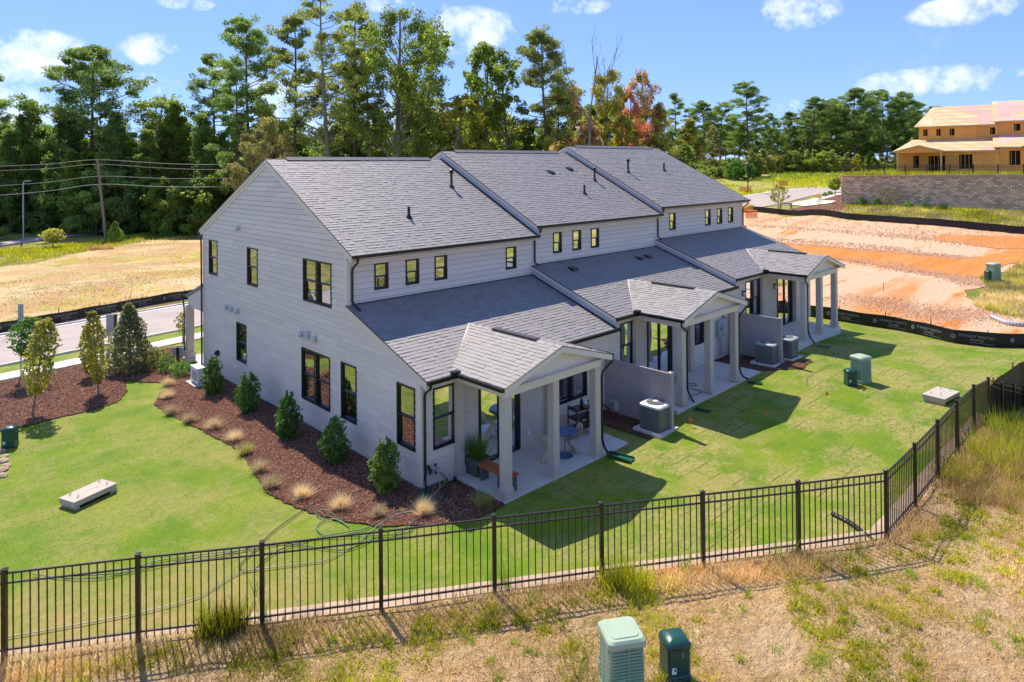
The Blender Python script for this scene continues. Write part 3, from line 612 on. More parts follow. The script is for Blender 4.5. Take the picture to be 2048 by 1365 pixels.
def hood(parent, T, a, z, s=.13):
    MB(T).box(a - s, a + s, .0, .03, z - s, z + s).build('vent_plate', 'trim', parent)
    m = MB(T); m.loft([[(a - s * .6, .03, z + s * .6), (a + s * .6, .03, z + s * .6), (a + s * .6, .03, z - s * .6), (a - s * .6, .03, z - s * .6)], [(a - s * .6, .07, z + s * .5), (a + s * .6, .07, z + s * .5), (a + s * .6, .15, z - s * .6), (a - s * .6, .15, z - s * .6)]]); m.build('exhaust_hood', 'ltgrey', parent)
def spout(parent, pts, name='downspout', r=.036):
    """square-ish black pipe with bends"""
    o = MB().tube(pts, r, 6).build(name, 'black', parent); return o
SL, SM = 1.39 / 4.01, 2.95 / 5.87   # low and main roof slopes
def zlow(y): return 2.9 + (y + .34) * SL
def zmain(y): return 5.81 + (y - 3.32) * SM if y < 9.19 else 8.76 - (y - 9.19) * (2.95 / 6.66)
def townhouse(k, x0, z0, L, pu0, pu1, up, low, door, label):
    h = empty('townhouse', (x0, 0, z0), label, 'house', 'row of three attached townhouses'); e = .14; T0 = rear(0); T1 = rear(3.67)
    prof = [(.1, -.6), (.1, zlow(.1) - e), (3.77, zlow(3.77) - e), (3.77, zmain(3.77) - e), (9.19, 8.76 - e - .02), (15.5, zmain(15.5) - e), (15.5, -.6)]
    MB().prism([(.1, y, z) for y, z in prof], (L - .11, 0, 0)).build('wall_core', 'inside', h)
    MB().prism([(.05, 15.5, -.6), (L - .02, 15.5, -.6), (L - .02, 15.5, 5.8), (.05, 15.5, 5.8)], (0, .1, 0)).build('front_wall', 'wall', h)
    if k == 2: MB().prism([(L, y, z) for y, z in prof], (-.02, 0, 0)).build('end_wall', 'wall', h)
    # roofs
    xa = -.07 if k == 0 else -.05; xb = L + .07 if k == 2 else L - .0
    def slab(name, ya, za, yb, zb, t=.12): return MB().prism([(xa, ya, za), (xa, yb, zb), (xa, yb, zb - t), (xa, ya, za - t)], (xb - xa, 0, 0)).build(name, 'trim', h)
    slab('low_roof', -.34, 2.9, 3.67, 4.29); slab('roof', 3.32, 5.81, 9.19, 8.76); slab('front_roof', 15.85, 5.81, 9.19, 8.76 - .001)
    for (ya, za, yb, zb) in ((-.34, 2.9, 3.67, 4.29), (3.32, 5.81, 9.19, 8.76), (15.85, 5.81, 9.19, 8.76)):
        for xe in ((xa - .012,) if k < 2 else (xa - .012, xb)): MB().prism([(xe, ya, za + .022), (xe, yb, zb + .022), (xe, yb, zb - .008), (xe, ya, za - .008)], (.012, 0, 0)).build('drip_edge', 'black', h)
    MB().prism([(xa, 9.19, 8.775), (xa, 15.85, 5.825), (xa, 15.85, 5.811), (xa, 9.19, 8.761)], (xb - xa, 0, 0)).build('front_shingles', 'shingle', h)
    r = random.Random(k)
    bm_ = Vector((0, 5.87, 2.95)).normalized(); bl = Vector((0, 4.01, 1.39)).normalized(); w = xb - xa
    kw = dict(expo=.152, length=.175, butt=.005, top=.002, jitter=.35, stagger=.09, gap=.004, buttrand=.015, rnd=r)
    sh = lap((xa, 3.32, 5.812), (1, 0, 0), bm_, (0, -bm_.z, bm_.y), [(0, 0), (w, 0), (w, 6.57), (0, 6.57)], **kw)
    lo = lap((xa, -.34, 2.902), (1, 0, 0), bl, (0, -bl.z, bl.y), [(0, 0), (w, 0), (w, 4.24), (0, 4.24)], **kw)
    # rear porch roof
    xl, xr, xm, ze, zr, yf = pu0 - .35, pu1 + .35, (pu0 + pu1) / 2, 2.955, 3.6, -2.28
    d = Vector((xm - xl, 0, zr - ze)); b = d.length; d.normalize()
    pl = lap((xl, 1.6, ze), (0, -1, 0), d, (-d.z, 0, d.x), [(1.78, 0), (3.88, 0), (3.88, b), (0.05, b)], **kw)
    pr = lap((xr, yf, ze), (0, 1, 0), (-d.x, 0, d.z), (d.z, 0, d.x), [(0, 0), (2.1, 0), (3.83, b), (0, b)], **kw)
    for sgn, xe in ((1, xl), (-1, xr)):
        MB().loft([[(xe, yf, ze), (xm, yf, zr), (xm, yf, zr - .1), (xe, yf, ze - .1)], [(xe, -.2, ze), (xm, 1.6, zr), (xm, 1.6, zr - .1), (xe, -.2, ze - .1)]]).build('porch_roof', 'trim', h)
        MB().loft([[(xe, yf - .03, ze + .016), (xm, yf - .03, zr + .016), (xm, yf - .03, zr - .002), (xe, yf - .03, ze - .002)], [(xe, yf, ze + .018), (xm, yf, zr + .018), (xm, yf, zr - .003), (xe, yf, ze - .003)]]).build('drip_edge', 'black', h)
    MB().box(xm - .1, xm + .1, -1.35, .45, zr + .005, zr + .05).build('ridge_vent', 'roofdeck', h)
    caps = []
    for q in range(13): caps.append(MB().loft([[(xm - .13, yf + q * .29, zr - .025), (xm, yf + q * .29, zr + .022), (xm + .13, yf + q * .29, zr - .025)], [(xm - .13, yf + q * .29 + .29, zr - .035), (xm, yf + q * .29 + .29, zr + .012), (xm + .13, yf + q * .29 + .29, zr - .035)]], cap=False, closed=False))
    mb = MB()
    for c in caps: mb.add(c.v, c.f)
    mb.build('ridge_cap', 'shingle', h)
    allp = sh + lo + pl + pr
    if k == 0:
        off = Vector((x0, 0, z0)); cv = Vector(CAM); key = lambda p: (p[0][0] + off - cv).length
        near = sorted(pl + pr + lo, key=key)[:300]; ids = set(map(id, near)); pieces('shingle', near, 'shingle', h); allp = [p for p in allp if id(p) not in ids]
    joined('shingles', allp, 'shingle', h)
    # main ridge vent
    MB().prism([(.7, 9.03, 8.69), (.7, 9.19, 8.83), (.7, 9.35, 8.69), (.7, 9.35, 8.64), (.7, 9.03, 8.64)], (L - 1.4, 0, 0)).build('ridge_vent', 'black', h)
    MB().prism([(.7, 9.05, 8.73), (.7, 9.19, 8.85), (.7, 9.33, 8.73), (.7, 9.19, 8.83)], (L - 1.4, 0, 0)).build('ridge_cap', 'shingle', h)
    # gutters
    MB().prism([(xa, 3.31, 5.83), (xa, 3.2, 5.83), (xa, 3.22, 5.73), (xa, 3.31, 5.73)], (xb - xa + .02, 0, 0)).build('gutter', 'black', h)
    for (ga, gb) in ((xa - .0, xl + .02), (xr - .02, L + .06)):
        MB().prism([(ga, -.35, 2.92), (ga, -.46, 2.92), (ga, -.44, 2.82), (ga, -.35, 2.82)], (gb - ga, 0, 0)).build('gutter', 'black', h)
    for xe, s in ((xl, -1), (xr, 1)):
        MB().prism([(xe, yf, ze + .01), (xe + s * .11, yf, ze + .01), (xe + s * .09, yf, ze - .09), (xe, yf, ze - .09)], (0, -.42 - yf, 0)).build('gutter', 'black', h)
    MB().box(xl - .16, xl + .06, -.52, -.34, 2.84, 3.02).build('gutter_guard', 'black', h)
    MB().box(-.0, L, -.34, .1, zlow(-.34) - .16, zlow(-.34) - .13).build('soffit', 'trim', h); MB().box(0, L, 3.32, 3.77, 5.64, 5.67).build('soffit', 'trim', h)
    # walls: lap siding; slots open onto the dark core stand in for shade lines
    rs_ = random.Random(100 + k)
    lowholes = [(a0 - .004, a1 + .004, b0_ - .004, b1_ + .004) for (a0, a1, b0_, b1_, *_q) in low] + [(pu0 - .02, pu1 + .02, -1, 2.95)]
    sd = lap((0, 0, 0), (1, 0, 0), (0, 0, 1), (0, -1, 0), [(.09, -.02), (L - .0, -.02), (L - .0, 2.8), (.09, 2.8)], .178, 3.66, .022, .004, .0, lowholes, None, .006, rnd=rs_, vgap=.011)
    su = lap((0, 3.67, 0), (1, 0, 0), (0, 0, 1), (0, -1, 0), [(.09, 4.2), (L - .0, 4.2), (L - .0, 5.66), (.09, 5.66)], .178, 3.66, .022, .004, .0, [(a0 - .004, a1 + .004, 4.626, 5.454) for a0, a1 in up], None, .006, rnd=rs_, vgap=.011)
    pieces('siding_board', sd + su, 'siding', h)
    MB().box(.05, L - .03, 3.69, 3.76, 4.1, 5.7).box(.05, L - .03, .03, .09, -.3, 2.82).build('sheathing', 'wall', h) if False else None
    # painted brick behind the porch
    br = lap((0, 0, 0), (1, 0, 0), (0, 0, 1), (0, -1, 0), [(pu0, .03), (pu1, .03), (pu1, 2.75), (pu0, 2.75)], .086, .21, .022, .022, .0, [(door[0] - .01, door[1] + .01, -.1, door[2] + .01)] + [(a0 - .004, a1 + .004, b0_ - .004, b1_ + .004) for (a0, a1, b0_, b1_, *_q) in low if a0 < pu1 and a1 > pu0], .105, .008, rnd=rs_)
    # mortar beds: shorten each brick
    for vs, fs in br:
        zt = max(v.z for v in vs)
        for v in vs:
            if abs(v.z - zt) < 1e-4: v.z -= .009
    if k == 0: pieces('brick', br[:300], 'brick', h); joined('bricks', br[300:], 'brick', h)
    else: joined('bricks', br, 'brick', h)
    m = MB(T0); hs = [(door[0], door[1], 0, door[2])] + [(a0, a1, b0_, b1_) for (a0, a1, b0_, b1_, *_q) in low if a0 < pu1 and a1 > pu0]
    xs = sorted([pu0, pu1] + [v for q in hs for v in q[:2] if pu0 < v < pu1])
    for a, b_ in zip(xs, xs[1:]):
        mid = (a + b_) / 2; hh = [q for q in hs if q[0] < mid < q[1]]
        if not hh: m.box(a, b_, -.09, .012, -.3, 2.8)
        else:
            m.box(a, b_, -.09, .012, hh[0][3], 2.8)
            if hh[0][2] > .1: m.box(a, b_, -.09, .012, -.3, hh[0][2])
    m.build('mortar', 'wall', h)
    if k:  # stepped wall above the neighbour's roof
        dz = (.3497, .3224)[k - 1]
        for ya, yb, zf, tt in ((-.34, 3.67, zlow, .12), (3.32, 9.19, zmain, .12), (9.19, 15.8, zmain, .12)):
            MB().prism([(-.012, ya, zf(ya) - dz), (-.012, yb, zf(yb) - dz), (-.012, yb, zf(yb) - .1), (-.012, ya, zf(ya) - .1)], (.06, 0, 0)).build('step_wall', 'stepwall', h)
            MB().prism([(-.06, ya, zf(ya) - dz - .01), (-.06, yb, zf(yb) - dz - .01), (-.06, yb, zf(yb) - dz + .045), (-.06, ya, zf(ya) - dz + .045)], (.04, 0, 0)).build('flashing', 'black', h)
    MB(T0).box(.0, .1, -.09, .03, -.2, 2.78).build('corner_board', 'trim', h); MB(T1).box(.0, .1, -.09, .03, 4.1, 5.66).build('corner_board', 'trim', h)
    MB(T1).box(.1, L, .0, .05, 4.27, 4.31).build('flashing', 'black', h)
    MB(T1).box(.1, L, .0, .028, 5.6, 5.66).build('frieze_board', 'trim', h)
    for a0, a1 in up: window(h, T1, a0, a1, 4.63, 5.45)
    for q in low: window(h, T0, q[0], q[1], q[2], q[3], 'double', q[4] if len(q) > 4 else None, glass='glass')
    # sliding door
    a0, a1, zt = door; dr = MB(T0); f = .07
    dr.box(a0, a0 + f, -.09, .05, .03, zt); dr.box(a1 - f, a1, -.09, .05, .03, zt); dr.box(a0 + f, a1 - f, -.09, .05, zt - f, zt); dr.box(a0 + f, a1 - f, -.09, .07, .03, .09)
    D = dr.build('sliding_door', 'frame', h); am = (a0 + a1) / 2
    MB(T0).box(am - .04, am + .04, -.06, .03, .09, zt - f).build('stile', 'frame', D)
    MB(T0).box(a0 + f, am - .04, -.02, -.014, .09, zt - f).build('pane', 'glass', D); MB(T0).box(am + .04, a1 - f, -.05, -.044, .09, zt - f).build('pane', 'glass', D)
    MB(T0).box(am + .045, am + .06, .03, .07, .95, 1.2).build('handle', 'ltgrey', D)
    # porch
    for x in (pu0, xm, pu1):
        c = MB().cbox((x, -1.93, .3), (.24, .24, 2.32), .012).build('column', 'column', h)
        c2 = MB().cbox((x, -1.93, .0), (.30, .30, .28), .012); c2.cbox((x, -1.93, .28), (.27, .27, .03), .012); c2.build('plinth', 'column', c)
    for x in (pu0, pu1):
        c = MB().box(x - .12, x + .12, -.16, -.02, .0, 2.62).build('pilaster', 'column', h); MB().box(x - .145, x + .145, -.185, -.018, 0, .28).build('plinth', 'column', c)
    MB().box(pu0 - .14, pu1 + .14, -2.05, -1.81, 2.62, 2.93).build('front_beam', 'trim', h)
    for x in (pu0, pu1): MB().box(x - .12, x + .12, -1.81, -.03, 2.62, 2.86).build('side_beam', 'trim', h)
    MB().box(pu0 - .3, pu1 + .3, -2.2, .03, 2.862, 2.88).build('ceiling', 'trim', h)
    zt2 = lambda x: zr - .1 - abs(x - xm) * (zr - ze) / (xm - xl)
    MB().prism([(xl + .12, -2.07, 2.9), (xr - .12, -2.07, 2.9), (xm, -2.07, zr - .06)], (0, .1, 0)).build('pediment', 'trim', h)
    MB().box(pu0 - .3, pu1 + .3, -2.085, -2.055, 2.885, 2.925).build('trim_board', 'trim', h)
    for xe in (xl, xr):
        MB().loft([[(xe, yf - .02, ze - .004), (xm, yf - .02, zr - .004), (xm, yf - .02, zr - .16), (xe, yf - .02, ze - .16)], [(xe, yf + .04, ze), (xm, yf + .04, zr), (xm, yf + .04, zr - .16), (xe, yf + .04, ze - .16)]]).build('rake_board', 'trim', h)
    return h
UP1 = [(.93, 1.44), (2.10, 2.63), (3.27, 3.80), (6.55, 7.08)]
h1 = townhouse(0, 0, 0, 7.93, 1.22, 4.80, UP1, [(.38, 1.18, .92, 2.55, -.3), (5.30, 5.95, .87, 2.45), (5.98, 6.72, .87, 2.45, -.3)], (1.98, 3.6, 2.4), 'nearest end townhouse with white gable wall and furnished patio')
h2 = townhouse(1, 7.93, .35, 8.28, 1.46, 5.08, [(a + .26, b + .26) for a, b in UP1[:3]], [(.62, 1.44, .92, 2.55), (5.50, 6.15, .87, 2.45), (6.2, 6.9, .87, 2.45)], (2.22, 3.85, 2.4), 'middle townhouse of the row between two purple grey screens')
h3 = townhouse(2, 16.21, .67, 8.39, 2.97, 6.44, [(1.14, 1.67), (4.41, 4.95), (5.61, 6.13), (6.78, 7.31)], [(1.46, 2.14, .92, 2.55), (2.16, 2.82, .92, 2.55)], (4.55, 6.2, 2.4), 'farthest townhouse of the row next to the graded red dirt')
# gable wall of the first house
TG = side(0)
GW = [(13.92, 14.85, 4.03, 5.47), (10.03, 10.96, 4.05, 5.47), (5.56, 6.47, 4.07, 5.46), (4.61, 5.52, 4.07, 5.46), (11.08, 12.0, 1.0, 2.48), (5.69, 6.61, .82, 2.51), (4.73, 5.64, .82, 2.51), (3.17, 4.06, .84, 2.54), (.24, 1.08, .91, 2.58)]
gp1 = [(.1, -.05), (15.42, -.05), (15.42, zmain(15.42) - .14), (9.19, 8.6), (3.5, zmain(3.5) - .14), (.1, zmain(3.5) - .14)]
r_ = random.Random(55); gh = [(a - .004, b + .004, c - .004, d + .004) for a, b, c, d in GW]
gA = lap((0, 0, 0), (0, 1, 0), (0, 0, 1), (-1, 0, 0), [(.1, -.05), (15.42, -.05), (15.42, 2.79), (.1, 2.79)], .178, 3.66, .022, .004, 0, gh, None, .006, rnd=r_, vgap=.011)
gB = lap((0, 0, 0), (0, 1, 0), (0, 0, 1), (-1, 0, 0), [(.1, 2.798), (15.42, 2.798), (15.42, 4.212), (3.9, 4.212)], .178, 3.66, .022, .004, 0, gh, None, .006, rnd=r_, vgap=.011)
gC = lap((0, 0, 0), (0, 1, 0), (0, 0, 1), (-1, 0, 0), [(3.78, 4.222), (15.42, 4.222), (15.42, zmain(15.42) - .13), (9.19, 8.62), (3.78, zmain(3.78) - .13)], .178, 3.66, .022, .004, 0, gh, None, .006, rnd=r_, vgap=.011)
pieces('siding_board', gA + gB + gC, 'siding', h1)
MB().prism([(.0, -.02, -.2), (.0, -.02, 2.8), (.0, .1, 2.84), (.0, .1, -.2)], (-.03, 0, 0)).build('corner_board', 'trim', h1); MB().box(-.03, 0, 15.42, 15.53, -.2, 5.75).build('corner_board', 'trim', h1)
MB().box(-.03, 0, 3.67, 3.78, 4.1, 5.75).build('corner_board', 'trim', h1)
for (ya, yb, f_, b_) in ((-.3, 3.66, zlow, .13), (3.4, 9.19, zmain, .13), (9.19, 15.8, zmain, .13)):
    MB().prism([(-.045, ya, f_(ya) - b_), (-.045, yb, f_(yb) - b_), (-.045, yb, f_(yb) - b_ - .12), (-.045, ya, f_(ya) - b_ - .12)], (.04, 0, 0)).build('rake_board', 'trim', h1)
for i, (a, b, c, d) in enumerate(GW): window(h1, TG, a, b, c, d, 'double', {2: -.3, 5: .25, 3: .2, 7: .12}.get(i))
for a, z in ((11.71, 6.14), (12.89, 2.92), (12.4, 2.92), (11.82, 2.92), (6.55, 2.95), (6.11, 3.0), (5.62, 2.95)): hood(h1, TG, a, z, .15 if z != 3.0 else .19)
MB().lathe([(.12, 0), (.12, .1), (.05, .16)], (0, 0, 0), 12).build('hose_reel', 'black', h1).matrix_local = Matrix.Translation((-.02, 13.85, .9)) @ Matrix.Rotation(-math.pi / 2, 4, 'Y')
# downspouts
spout(h1, [(.12, 3.26, 5.74), (.12, 3.28, 5.6), (.12, 3.55, 5.42), (.12, 3.6, 5.3), (.12, 3.6, 4.4), (.12, 3.5, 4.33), (.14, 3.2, 4.2)])
spout(h1, [(.02, -.41, 2.84), (.02, -.4, 2.72), (.06, -.1, 2.52), (.07, -.07, 2.4), (.07, -.07, .25), (.05, -.12, .12), (-.1, -.3, .08)])
spout(h1, [(-.1, 15.9, 5.74), (-.1, 15.88, 5.6), (-.08, 15.6, 5.4), (-.08, 15.56, 5.2), (-.08, 15.56, .1)])
def porchspout(h, xr, x, y=-1.95, far=False):
    spout(h, [(xr + .05, -2.22, 2.88), (xr + .05, -2.22, 2.74), (x + .2, y - .12, 2.45), (x + .165, y - .1, 2.3), (x + .165, y - .1, .5), (x + .2, y - .12, .3), (x + .26, y - .2, .12), (x + .26, y - .4, .08)])
porchspout(h1, 5.2, 4.80); porchspout(h2, 5.48, 5.08)
spout(h2, [(1.06, -2.2, 2.88), (1.06, -2.2, 2.74), (1.66, -2.06, 2.45), (1.625, -2.05, 2.3), (1.625, -2.05, .5), (1.7, -2.1, .3), (1.72, -2.25, .08)])
spout(h3, [(2.57, -2.2, 2.88), (2.57, -2.2, 2.74), (3.17, -2.06, 2.45), (3.135, -2.05, 2.3), (3.135, -2.05, .5), (3.2, -2.1, .2), (3.25, -2.3, -.1)])
for h in (h2, h3): spout(h, [(.1, 3.26, 5.74), (.1, 3.28, 5.6), (.1, 3.55, 5.42), (.1, 3.6, 5.3), (.1, 3.6, 4.4), (.1, 3.4, 4.3)])
spout(h3, [(8.3, 3.26, 5.74), (8.3, 3.28, 5.6), (8.33, 3.55, 5.42), (8.33, 3.6, 5.3), (8.33, 3.6, 4.4), (8.3, 3.4, 4.3)])
# roof penetrations
def stack(h, x, y, z0, hgt, cap=True, low=False):
    z = (zlow if low else zmain)(y); m = MB(); m.lathe([(.14, -.06), (.1, .04), (.05, .1), (.05, hgt)], (x, y, z), 12); 
    if cap: m.lathe([(.085, hgt - .06), (.09, hgt), (.08, hgt + .08), (.02, hgt + .12)], (x, y, z), 12)
    m.build('vent_pipe', 'black', h)
stack(h1, 3.23, 5.05, 0, .38, False); stack(h1, 6.63, 6.9, 0, .62)
stack(h2, 15.09 - 7.93, 6.38, 0, .55); stack(h2, 13.04 - 7.93, 5.31, 0, .4, False)
stack(h3, 17.91 - 16.21, 6.46, 0, .6); stack(h3, 21.35 - 16.21, 6.57, 0, .42, False)
def boxvent(h, x, y, low=False):
    f = zlow if low else zmain; z = f(y); s = SL if low else SM; w = .16
    MB().loft([[(x - w, y - w, z - w * s), (x + w, y - w, z - w * s), (x + w, y + w, z + w * s), (x - w, y + w, z + w * s)], [(x - w * .8, y - w * .9, z - w * s + .12), (x + w * .8, y - w * .9, z - w * s + .12), (x + w * .8, y + w * .8, z + w * s + .05), (x - w * .8, y + w * .8, z + w * s + .05)]]).build('roof_vent', 'black', h)
boxvent(h2, 12.85 - 7.93, 7.2); boxvent(h2, 14.5 - 7.93, 7.48); boxvent(h2, 9.47 - 7.93, 2.93, True); boxvent(h2, 13.83 - 7.93, 2.88, True); boxvent(h2, 14.47 - 7.93, 2.89, True)
# front porch of the first house (street side)
MB().loft([[(-.05, 15.5, 3.55), (-.05, 17.7, 2.75), (-.05, 17.7, 2.65), (-.05, 15.5, 3.4)], [(4, 15.5, 3.55), (4, 17.7, 2.75), (4, 17.7, 2.65), (4, 15.5, 3.4)]]).build('front_porch_roof', 'shingle', h1)
MB().prism([(0, 15.55, 3.38), (0, 17.45, 2.7), (0, 17.45, 2.3), (0, 15.55, 2.3)], (.12, 0, 0)).build('front_porch_gable', 'trim', h1)
c = MB().box(-.12, .16, 17.15, 17.43, 0.1, 2.35).build('column', 'column', h1); MB().box(-.16, .2, 17.1, 17.48, 0, .3).build('plinth', 'column', c)
spout(h1, [(-.14, 17.75, 2.7), (-.14, 17.6, 2.4), (-.15, 17.5, 2.2), (-.15, 17.5, .3), (-.3, 17.6, .05)])
MB().box(-.2, 4, 15.6, 17.6, -.25, .02).build('front_step', 'concrete', h1)
MB().box(-.1, 4.1, 17.68, 17.8, 2.64, 2.76).build('gutter', 'black', h1)
# wall lights, meters, outlets
def lamp(h, a, z):
    MB(rear(0)).box(a - .05, a + .05, .02, .05, z - .12, z + .12).box(a - .045, a + .045, .05, .16, z + .06, z + .12).box(a - .045, a + .045, .05, .16, z - .12, z - .1).build('wall_lamp', 'black', h)
    MB(rear(0)).box(a - .035, a + .035, .06, .15, z - .1, z + .06).build('lamp_glass', 'white', h)
lamp(h1, 7.2, 1.75); lamp(h2, 7.75, 1.75); lamp(h3, 1.18, 2.1); lamp(h3, 4.25, 2.0)
def panel(h, a, z, w=.2, hh=.3, d=.12, m='ltgrey', name='meter_box'): MB(rear(0)).box(a - w, a + w, .02, .02 + d, z - hh, z + hh).build(name, m, h)
panel(h1, 7.05, 1.35, .12, .16, .06, 'trim', 'junction_box'); panel(h2, 7.35, 1.25, .22, .34, .14); panel(h1, 3.95, .42, .07, .09, .04, 'white', 'outlet_cover'); panel(h2, 4.3, .42, .07, .09, .04, 'white', 'outlet_cover'); panel(h2, 6.95, .45, .05, .07, .04, 'white', 'outlet_cover')
MB(rear(0)).tube([(7.3, .1, .95), (7.3, .1, .1)], .03, 6).tube([(7.5, .06, .9), (7.5, .06, .1)], .02, 6).build('conduit', 'ltgrey', h2)
MB().tube([(7.05, -.06, 1.2), (7.05, -.08, .9), (7.3, -.14, .5), (7.6, -.3, .2)], .018, 6).build('cable', 'black', h1)
MB().lathe([(.09, 0), (.1, .05), (.02, .1)], (0, 0, 0), 12).build('meter_dial', 'galv', h2).matrix_local = Matrix.Translation((7.35, -.16, 1.3)) @ Matrix.Rotation(math.pi / 2, 4, 'X')
# ------------------------------------------------------------------ black metal fence round the lawn
fence = empty('metal_fence', (FT[1][0], FT[1][1], .9), 'black metal picket fence with square posts running along the lawn edge', 'fence')
def fl(p): return (p[0] - FT[1][0], p[1] - FT[1][1], p[2] - .9)
postm = MB().box(-.035, .035, -.035, .035, -1.6, .02); postm.box(-.042, .042, -.042, .042, .02, .035); postm.loft([[(-.036, -.036, .035), (.036, -.036, .035), (.036, .036, .035), (-.036, .036, .035)], [(-.008, -.008, .05), (.008, -.008, .05), (.008, .008, .05), (-.008, .008, .05)]])
pickm = MB().box(-.0085, .0085, -.0085, .0085, -1.30, 0)
p0 = None; k0 = None; npk = 0; rest = MB()
for i in range(NF):
    T = Vector(FT[i]); a = math.atan2(*(FXY[min(i + 1, NF - 1)] - FXY[max(i - 1, 0)])[::-1])
    if p0 is None: p0 = postm.build('post', 'fence', fence); po = p0
    else: po = p0.copy(); COL.objects.link(po)
    po.location = fl(T); po.rotation_euler = (0, 0, a)
    if i == NF - 1: break
    U = Vector(FT[i + 1]); d = (U - T); n = 16 if d.length > 1.5 else 9; side_ = Vector((-d.y, d.x, 0)).normalized() * .013
    for name, dz, hh in (('top_rail', -.02, .028), ('second_rail', -.175, .026), ('bottom_rail', -1.2, .028)):
        A = Vector(fl(T)) + d.normalized() * .03 + Vector((0, 0, dz)); B = Vector(fl(U)) - d.normalized() * .03 + Vector((0, 0, dz)); zz = Vector((0, 0, hh))
        MB().loft([[A - side_, A + side_, A + side_ - zz, A - side_ - zz], [B - side_, B + side_, B + side_ - zz, B - side_ - zz]]).build(name, 'fence', fence)
    for k in range(1, n):
        q = T.lerp(U, k / n); q.z -= .03
        if npk < 300:
            if k0 is None: k0 = pickm.build('picket', 'fence', fence); o = k0
            else: o = k0.copy(); COL.objects.link(o)
            o.location = fl(q); o.rotation_euler = (0, 0, a); npk += 1
        else: rest.box(*[v for c_, w_ in zip(fl(q), ((-.0085, .0085), (-.0085, .0085), (-1.3, 0))) for v in (c_ + w_[0], c_ + w_[1])])
if rest.v: rest.build('pickets', 'fence', fence)['kind'] = 'stuff'
# block retaining wall capped below the fence
rw = empty('retaining_wall', (FT[1][0], FT[1][1], .4), 'low tan concrete block retaining wall behind the metal fence', 'wall')
rr = random.Random(4); cache_c = None
for i in range(NF - 1):
    A, B = FXY[i], FXY[i + 1]; L_ = np.linalg.norm(B - A); n = max(2, int(L_ / .46)); d = (B - A) / L_; nn = np.array([d[1], -d[0]])
    for row in range(3):
        for k in range(n):
            low_ = (i < 3 and not (i == 2 and k > n * .6)); top = FT[i][2] - 1.37 - (.09 if low_ else -.02) - (0 if i < 12 else .0)
            if row == 0 and False: continue
            c = A + (B - A) * (k + .5) / n - nn * (.2 + (.02 if row else 0)); z1 = top - row * .2; w = L_ / n / 2 - .004
            m = MB(); e = .165 if row == 0 else .14
            P = [c - d * w - nn * e, c + d * w - nn * e, c + d * w + nn * e, c - d * w + nn * e]; j = rr.uniform(-.006, .006)
            m.loft([[(p[0] - FT[1][0], p[1] - FT[1][1], z1 - .196 - .4 + j) for p in P], [(p[0] - FT[1][0], p[1] - FT[1][1], z1 - .4 + j) for p in P]])
            if row < 1 or i > 5: m.build('cap_block' if row == 0 else 'wall_block', 'tanblock', rw)
            else: 
                if k == 0: acc = MB()
                acc.add(m.v, m.f)
                if k == n - 1: acc.build('lower_course', 'tanblock', rw)
# ------------------------------------------------------------------ silt fences with printed banners
def text_mesh(body, size, align='LEFT'):
    cu = bpy.data.curves.new('t', 'FONT'); cu.body = body; cu.size = size; cu.align_x = align; cu.resolution_u = 2; cu.extrude = .001
    o = bpy.data.objects.new('t', cu); COL.objects.link(o); dg = bpy.context.evaluated_depsgraph_get(); me = bpy.data.meshes.new_from_object(o.evaluated_get(dg)); bpy.data.objects.remove(o); bpy.data.curves.remove(cu)
    me.materials.clear(); me.materials.append(MT['print']); return me
TXT = {}
def banner(parent, P, d, n, s, seed=0):
    """roundel, two-line name and a thin line of small print on the fabric; P left end, d along, n facing the viewer"""
    if not TXT:
        TXT['a'] = text_mesh('STANLEY MARTIN', .16); TXT['b'] = text_mesh('HOMES', .15, 'CENTER')
        m = MB(); m.box(0, 1.25, -.0, .012, 0, .004); TXT['c'] = None
    d = Vector(d).normalized(); up = Vector((0, 0, 1)); n = d.cross(up) * -1
    R = Matrix([[d.x, 0, n.x], [d.y, 0, n.y], [d.z, 1, n.z]]).to_4x4()
    nn = Vector((d.y, -d.x, 0)); P = Vector(P) + nn * .03
    R = Matrix(((d.x, 0, nn.x, P.x), (d.y, 0, nn.y, P.y), (d.z, 1, nn.z, P.z), (0, 0, 0, 1)))
    root = link('printed_banner', None, parent) if False else None
    m = MB(); k = 16
    m.loft([[(.08 * math.cos(2 * math.pi * q / k), .27 + .095 * math.sin(2 * math.pi * q / k), 0) for q in range(k)], [(.08 * math.cos(2 * math.pi * q / k), .27 + .095 * math.sin(2 * math.pi * q / k), .003) for q in range(k)]])
    o = m.build('printed_crest', 'print', parent); o.matrix_local = R @ Matrix.Scale(s, 4)
    m = MB(); m.loft([[(x, y, .004) for x, y in ((-.035, .31), (.015, .33), (.04, .28), (.015, .25), (.035, .21), (-.02, .215))], [(x, y, .006) for x, y in ((-.035, .31), (.015, .33), (.04, .28), (.015, .25), (.035, .21), (-.02, .215))]])
    q = m.build('lion_mark', 'silt', o)
    for key, x, y in (('a', .2, .29), ('b', .86, .13)):
        o2 = bpy.data.objects.new('printed_text', TXT[key]); COL.objects.link(o2); o2.parent = parent; o2.matrix_local = R @ Matrix.Scale(s, 4) @ Matrix.Translation((x, y, 0))
    m = MB(); m.box(.55, 1.5, .07, .082, 0, .002); o3 = m.build('small_print', 'print', parent); o3.matrix_local = R @ Matrix.Scale(s, 4)
